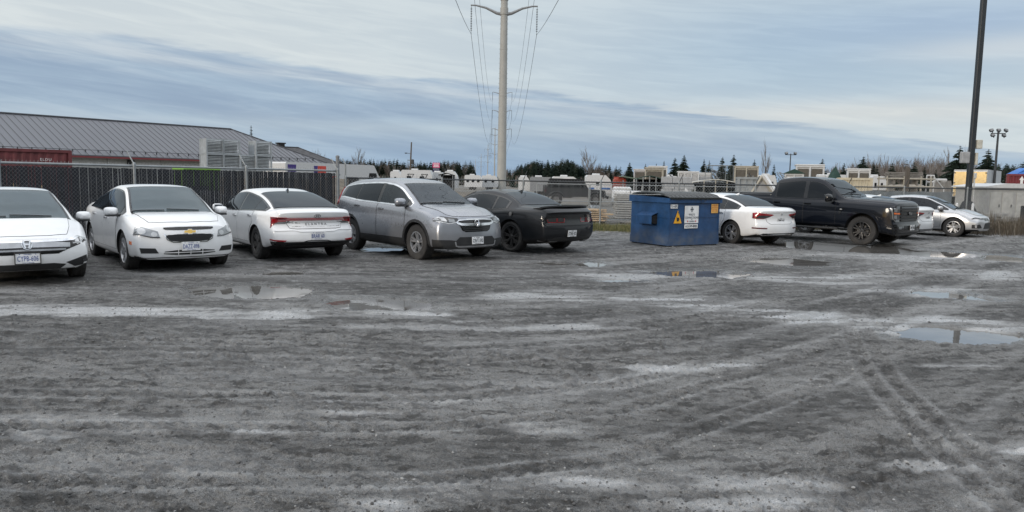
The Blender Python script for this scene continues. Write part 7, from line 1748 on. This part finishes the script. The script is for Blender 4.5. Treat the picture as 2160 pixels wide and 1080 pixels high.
# ------------------------------------------------------------------ vegetation
CONIF = mat('spruce_needles', (.028, .050, .038), .8, var=.4, vs=3.0); CONIF2 = mat('fir_needles', (.040, .055, .034), .8, var=.4, vs=2.0); BARK = mat('bark', (.085, .075, .066), .9, var=.2); TWIG = mat('twigs', (.20, .185, .175), .9, var=.2); TWIG2 = mat('brown_twigs', (.115, .092, .078), .9, var=.2)
def conifer_geo(mb, H_, wd, rnd, dens=1.0, mi=0, ox=0, oy=0):
    """whorls of drooping sprays, each a few ragged leaf-sized faces"""
    n_ = int(18 + H_ * 2.6 * dens)
    for k in range(n_):
        f = (k + rnd.random() * .6) / n_; z = H_ * (.06 + .93 * f); r_ = wd / 2 * (1 - f) ** .78 * rnd.uniform(.74, 1.15) + .05
        m_ = max(5, int(11 * (1 - f) * dens + 5))
        for j in range(m_):
            g = rnd.uniform(0, 6.283); L = r_ * rnd.uniform(.7, 1.1); dr = L * rnd.uniform(.15, .45); ca, sa = math.cos(g), math.sin(g); up = rnd.uniform(.0, .12) * L
            w_ = L * rnd.uniform(.26, .42) + .05
            for q_ in range(3):
                t0, t1 = .12 + q_ * .28, .12 + q_ * .28 + .36; ww = w_ * (1 - .22 * q_) * rnd.uniform(.8, 1.2)
                a0 = Vector((ca * L * t0, sa * L * t0, z + up - dr * t0)); a1 = Vector((ca * L * t1, sa * L * t1, z + up - dr * t1 * t1)); sd = Vector((-sa, ca, 0)) * ww; dn = Vector((0, 0, -ww * .75))
                o = Vector((ox, oy, 0))
                mb.add([a0 + o - sd * .6, a1 + o - sd * .25 + dn * .4, a1 + o + Vector((ca, sa, 0)) * ww * .5, a1 + o + sd * .25 + dn * .4, a0 + o + sd * .6, a0 + o + dn], [(0, 1, 5), (1, 2, 3, 5), (3, 4, 5)], mi)
def spruce(u, vt, wpx, Y, label, seed, group='spruce trees beyond the yard', m_=None):
    H_ = D(u, vt, Y).z; wd = wpx * Y / F_ * 2.25; x = D(u, 390, Y).x; t = thing('spruce_tree', label, 'tree', (x, Y, 0), 0, group); rnd = random.Random(seed)
    mb = MB(); conifer_geo(mb, H_, wd, rnd, 1.25); mb.build('crown', [m_ or CONIF], t)
    mb = MB(); mb.tube([(0, 0, 0), (0, 0, H_ * .98)], [.05 + H_ * .014, .02], 6); mb.build('trunk', [BARK], t); return t
for i, (u, vt, wp, Y, lab) in enumerate((
    (532, 262, 17, 92, 'thin spruce top showing above the grey hip roof'), (1327, 341, 22, 105, 'spruce left of the cream display shed'), (1360, 344, 12, 112, 'small spruce directly above the cream display shed'), (1383, 344, 10, 118, 'tiny spruce between the cream shed and the tall pair'),
    (1399, 338, 12, 116, 'narrow spruce just left of the tall pair'), (1422, 331, 24, 108, 'left spruce of the tall pair'), (1441, 325, 28, 106, 'right and taller spruce of the tall pair'), (1483, 334, 18, 112, 'spruce left of the wire cage'), (1494, 337, 14, 110, 'spruce touching the left of the wire cage'),
    (1522, 329, 22, 108, 'spruce right behind the wire cage'), (1545, 324, 26, 106, 'tall spruce left of the cream shuttered shed'), (1561, 344, 7, 125, 'tiny spruce above the cream shuttered shed'), (1589, 335, 16, 115, 'spruce left of the tall bare tree'), (1631, 345, 11, 120, 'small spruce right of the tall bare tree'),
    (1732, 333, 22, 104, 'spruce behind the white framed shed with two shutters'), (1778, 342, 18, 106, 'spruce behind the green tarpaulin'), (1818, 328, 34, 98, 'broad spruce behind the right white framed shed'), (1840, 341, 17, 100, 'slim spruce right of the broad spruce'), (1848, 347, 18, 96, 'low spruce above the cream container'),
    (1879, 342, 24, 94, 'spruce left of the storage rack'), (1925, 340, 28, 92, 'spruce above the middle of the storage rack'), (1948, 350, 17, 95, 'small spruce above the white trestle'), (1972, 356, 15, 98, 'small spruce behind the white pickup van'), (2019, 305, 52, 78, 'large spruce left of the dark post'), (2079, 312, 44, 84, 'large spruce left of the five floodlights'))): spruce(u, vt, wp, Y, lab, 100 + i)
def branch(mb, p, d, L, r_, depth, rnd, spread=.5, mi=0, up=.25):
    n_ = 3; pts_ = [p]; q_ = p; dd = d
    for k in range(n_):
        dd = (dd + Vector((rnd.uniform(-.14, .14), rnd.uniform(-.14, .14), rnd.uniform(0, .10)))).normalized(); q_ = q_ + dd * L / n_; pts_.append(q_)
    mb.tube(pts_, [r_ * (1 - .45 * k / n_) for k in range(n_ + 1)], 4 if depth < 3 else 3, mi, cap=False)
    if depth == 0: return
    for k in range(rnd.choice((3, 4, 4))):
        i_ = rnd.randint(1, n_); s_ = Vector((rnd.uniform(-1, 1), rnd.uniform(-1, 1), rnd.uniform(-.1, .6))) * spread
        branch(mb, pts_[i_], (dd + s_ + Vector((0, 0, up))).normalized(), L * rnd.uniform(.5, .72), r_ * .52, depth - 1, rnd, spread, mi, up)
def bare_tree(u, vt, wpx, Y, label, seed, group='bare trees beyond the yard', m_=None, depth=4, spread=.55, r0=None):
    H_ = D(u, vt, Y).z; x = D(u, 390, Y).x; t = thing('bare_tree', label, 'tree', (x, Y, 0), 0, group); rnd = random.Random(seed)
    r_ = r0 or .05 + H_ * .009; mb = MB(); mb.tube([(0, 0, -.1), (0.03, 0, H_ * .28), (.0, .02, H_ * .5)], [r_, r_ * .8, r_ * .65], 6); mb.build('trunk', [BARK], t)
    mb = MB()
    for k in range(9):
        z = H_ * (.2 + .3 * k / 8); g = rnd.uniform(0, 6.28); branch(mb, Vector((0, 0, z)), Vector((math.cos(g) * spread, math.sin(g) * spread, 1)).normalized(), H_ * rnd.uniform(.2, .27), r_ * .42, depth - 1, rnd, spread * .8)
    branch(mb, Vector((0, .02, H_ * .5)), Vector((0, 0, 1)), H_ * .26, r_ * .6, depth - 1, rnd, spread * .7)
    zm = max(v[2] for v in mb.v); wm = max(abs(v[0]) for v in mb.v); sz = H_ / zm; sx = (wpx * Y / F_ / 2) / wm
    mb.v = [(v[0] * sx, v[1] * sx, v[2] * sz if v[2] > H_ * .5 else v[2] * (1 + (sz - 1) * max(0, v[2]) / (H_ * .5))) for v in mb.v]
    mb.build('crown', [m_ or TWIG], t); return t
bare_tree(1613, 288, 32, 110, 'tall narrow bare tree rising alone between the spruces', 1)
bare_tree(1239, 306, 40, 190, 'tall bare tree at the right end of the dark woods', 2)
for i, (u, vt, w_, Y, lab) in enumerate(((1828, 316, 30, 118, 'bare tree behind the broad spruce'), (1852, 322, 34, 116, 'bare tree above the slim spruce'), (1870, 324, 30, 120, 'bare tree left of the spruce by the storage rack'), (1905, 328, 30, 118, 'thin bare tree above the left of the storage rack'), (1930, 318, 36, 112, 'bare tree behind the spruce over the storage rack'), (1962, 328, 36, 115, 'bare tree above the white trestle'), (1996, 308, 44, 96, 'large bare tree left of the large spruce'), (2032, 304, 40, 92, 'bare tree behind the dark post'),
    (1762, 338, 26, 125, 'low bare tree left of the tarpaulin spruce'), (1795, 340, 24, 128, 'low bare tree right of the tarpaulin spruce'), (672, 312, 30, 190, 'bare tree over the dark shingled roof'), (756, 308, 40, 220, 'round bare tree in the woods above the coach'))): bare_tree(u, vt, w_, Y, lab, 20 + i, depth=4)
def woods(name, label, spans, seed, n_, brown=.35, dens=.6):
    """far-off wood that reads as one mass"""
    rnd = random.Random(seed); mb = MB()
    for k in range(n_):
        u0, u1, v0, v1, Y0, Y1 = spans[k % len(spans)]; f = rnd.random(); u = u0 + (u1 - u0) * f; Y = rnd.uniform(Y0, Y1); top = D(u, v0 + (v1 - v0) * f + rnd.triangular(-3, 16, 4), Y); H_ = top.z
        if rnd.random() > brown: conifer_geo(mb, H_, H_ * rnd.uniform(.50, .75), rnd, dens, rnd.choice((0, 0, 1)), top.x, Y)
        else:
            q_ = MB(); r_ = .07
            for j in range(6):
                branch(q_, Vector((top.x + rnd.uniform(-.6, .6), Y, H_ * rnd.uniform(.0, .3))), Vector((rnd.uniform(-.3, .3), rnd.uniform(-.3, .3), 1)).normalized(), H_ * rnd.uniform(.30, .42), r_, 2, rnd, .5)
            mb.add(q_.v, q_.f, rnd.choice((2, 3, 3)))
    # undergrowth that closes the foot of the wood
    for k in range(n_ * 26):
        u0, u1, v0, v1, Y0, Y1 = spans[k % len(spans)]; u = rnd.uniform(u0, u1); Y = rnd.uniform(Y0 - 4, Y1); p = D(u, 390, Y); h = rnd.uniform(.6, 3.0); s_ = rnd.uniform(.15, .5)
        g = rnd.uniform(0, 6.28); a_ = Vector((math.cos(g), math.sin(g), 0)) * s_
        b_ = Vector((p.x, Y, 0)); mb.add([b_ - a_ + Vector((0, 0, h * .3)), b_ + Vector((0, 0, h - .8)), b_ + a_ + Vector((0, 0, h * .5)), b_ + a_ * .3 + Vector((0, 0, h))], [(0, 1, 3), (1, 2, 3)], rnd.choice((2, 3, 3, 1, 0)))
    o = mb.build(name, [CONIF, CONIF2, TWIG, TWIG2]); tag(o, label, 'woods', None, 'stuff'); return o
woods('woods', 'dark mixed wood of firs and bare trees left of the pylon', [(640, 740, 326, 334, 200, 235), (720, 840, 332, 334, 200, 240), (820, 930, 336, 340, 210, 250), (920, 1000, 338, 336, 210, 240)], 5, 330, .40, .5)
woods('woods', 'dense dark evergreen wood right of the pylon', [(1088, 1130, 348, 336, 170, 200), (1110, 1210, 334, 332, 165, 200), (1195, 1232, 332, 346, 170, 195)], 6, 170, .12, .6)
woods('woods', 'low brown wood right of the tall bare tree', [(1225, 1325, 350, 352, 180, 210), (1060, 1092, 352, 356, 210, 230), (1240, 1310, 340, 346, 200, 210)], 7, 130, .7, .5)
woods('woods', 'dark evergreen wood behind the dark red container at the right edge', [(2088, 2240, 344, 334, 110, 135)], 8, 90, .12, .6)
woods('woods', 'thin grey scrub wood behind the right hand spruces', [(1740, 1900, 346, 338, 150, 175), (1800, 1990, 334, 330, 140, 165), (1880, 2060, 338, 330, 140, 165)], 9, 230, .95)
# grass tufts by the fence and dry weeds at the right
def grass(name, label, boxes, n_, hmin, hmax, seed, mats, wd=.012, lean=.35):
    rnd = random.Random(seed); mb = MB()
    for k in range(n_):
        (x0, y0), (x1, y1), sp = boxes[k % len(boxes)]; f = rnd.random(); x = x0 + (x1 - x0) * f + rnd.gauss(0, sp * .3); y = y0 + (y1 - y0) * f + rnd.gauss(0, sp); cl = math.sin(x * 2.3 + seed) * math.sin(y * 1.9 + x * .7) + .5 * math.sin(x * 5.1 + y * 3.3); h = hmin + (hmax - hmin) * max(.05, min(1, .45 + .42 * cl)) * rnd.uniform(.5, 1.1); g = rnd.uniform(0, 6.28); l_ = rnd.uniform(0, lean) * h; w_ = wd * rnd.uniform(.7, 1.4)
        a_ = Vector((math.cos(g), math.sin(g), 0)); s_ = Vector((-a_.y, a_.x, 0)) * w_; b_ = Vector((x, y, -.02))
        mb.add([b_ - s_, b_ + s_, b_ + a_ * l_ * .4 + Vector((0, 0, h * .6)) + s_ * .7, b_ + a_ * l_ * .4 + Vector((0, 0, h * .6)) - s_ * .7, b_ + a_ * l_ + Vector((0, 0, h))], [(0, 1, 2, 3), (3, 2, 4)], rnd.randrange(len(mats)))
    tag(mb.build(name, mats), label, 'grass', None, 'stuff')
G1 = mat('grass_green', (.085, .11, .035), .8, var=.3); G2 = mat('grass_yellow', (.17, .155, .07), .85, var=.3); G3 = mat('weed_brown', (.105, .085, .062), .9, var=.3); G4 = mat('weed_grey', (.15, .135, .11), .9, var=.3)
grass('grass', 'fresh green and straw grass tufts along the fence left of the skip', [((1.2, 26.9), (6.5, 27.0), .40), ((1.6, 26.2), (4.4, 25.6), .5)], 9000, .03, .30, 1, [G1, G2, G2], .006)
grass('dry_weeds', 'tall dry brown weeds along the fence at the right edge', [((16.9, 27.8), (24.0, 29.6), .75), ((16.6, 28.6), (22.0, 29.4), .5)], 9500, .12, 1.05, 2, [G3, G4, G3, G3], .0075, .6)
grass('grass', 'thin dry grass along the foot of the fence behind the silver saloon', [((9.0, 27.4), (16.5, 30.8), .3), ((-4.5, 23.8), (.4, 27.2), .3)], 5000, .08, .3, 3, [G3, G2, G4], .010)
# loose stones on the yard
rnd = random.Random(12); mb = MB(); ico = [(0, 0, 1), (.89, 0, .3), (.28, .85, .3), (-.72, .53, .3), (-.72, -.53, .3), (.28, -.85, .3), (.72, .53, -.4), (-.28, .85, -.4), (-.89, 0, -.4), (-.28, -.85, -.4), (.72, -.53, -.4)]
icf = [(0, 1, 2), (0, 2, 3), (0, 3, 4), (0, 4, 5), (0, 5, 1), (1, 6, 2), (2, 6, 7), (2, 7, 3), (3, 7, 8), (3, 8, 4), (4, 8, 9), (4, 9, 5), (5, 9, 10), (5, 10, 1), (1, 10, 6)]
gbv = BVHTree.FromPolygons([tuple(v) for v in verts[(dist < 26) & (Y > 0)]], []) if False else None
zi = {}
def ground_z(x, y):
    a_ = math.atan2(x, y); r_ = math.hypot(x, y); i_ = min(NR - 2, max(0, int(np.searchsorted(rr, r_)))); j_ = int(np.searchsorted(fa, a_)) % NA; return float(Z[i_ * NA + j_])
for k in range(17000):
    r_ = 3.2 + 17 * rnd.random() ** 2.0; a_ = rnd.uniform(-.64, .64); x, y = r_ * math.sin(a_), r_ * math.cos(a_); s_ = min(.017, rnd.lognormvariate(-5.25, .42)) * (1 + max(0, r_ - 6) * .06)
    z = ground_z(x, y)
    if z < -.024: continue
    e = [rnd.uniform(.7, 1.3) for _ in range(3)]; g = rnd.uniform(0, 6.28); M_ = Matrix.Translation((x, y, z + s_ * .15)) @ Matrix.Rotation(g, 4, 'Z') @ Matrix.Diagonal((s_ * e[0], s_ * e[1], s_ * e[2] * .75, 1))
    mb.add(ico, icf, 0 if rnd.random() > .10 else 1, M_)
tag(mb.build('gravel', [mat('stone_dark', (.11, .11, .11), .75, var=.4, vs=2), mat('stone_pale', (.27, .27, .265), .8, var=.3, vs=2)]), 'loose stones scattered over the wet yard', 'gravel', None, 'stuff')
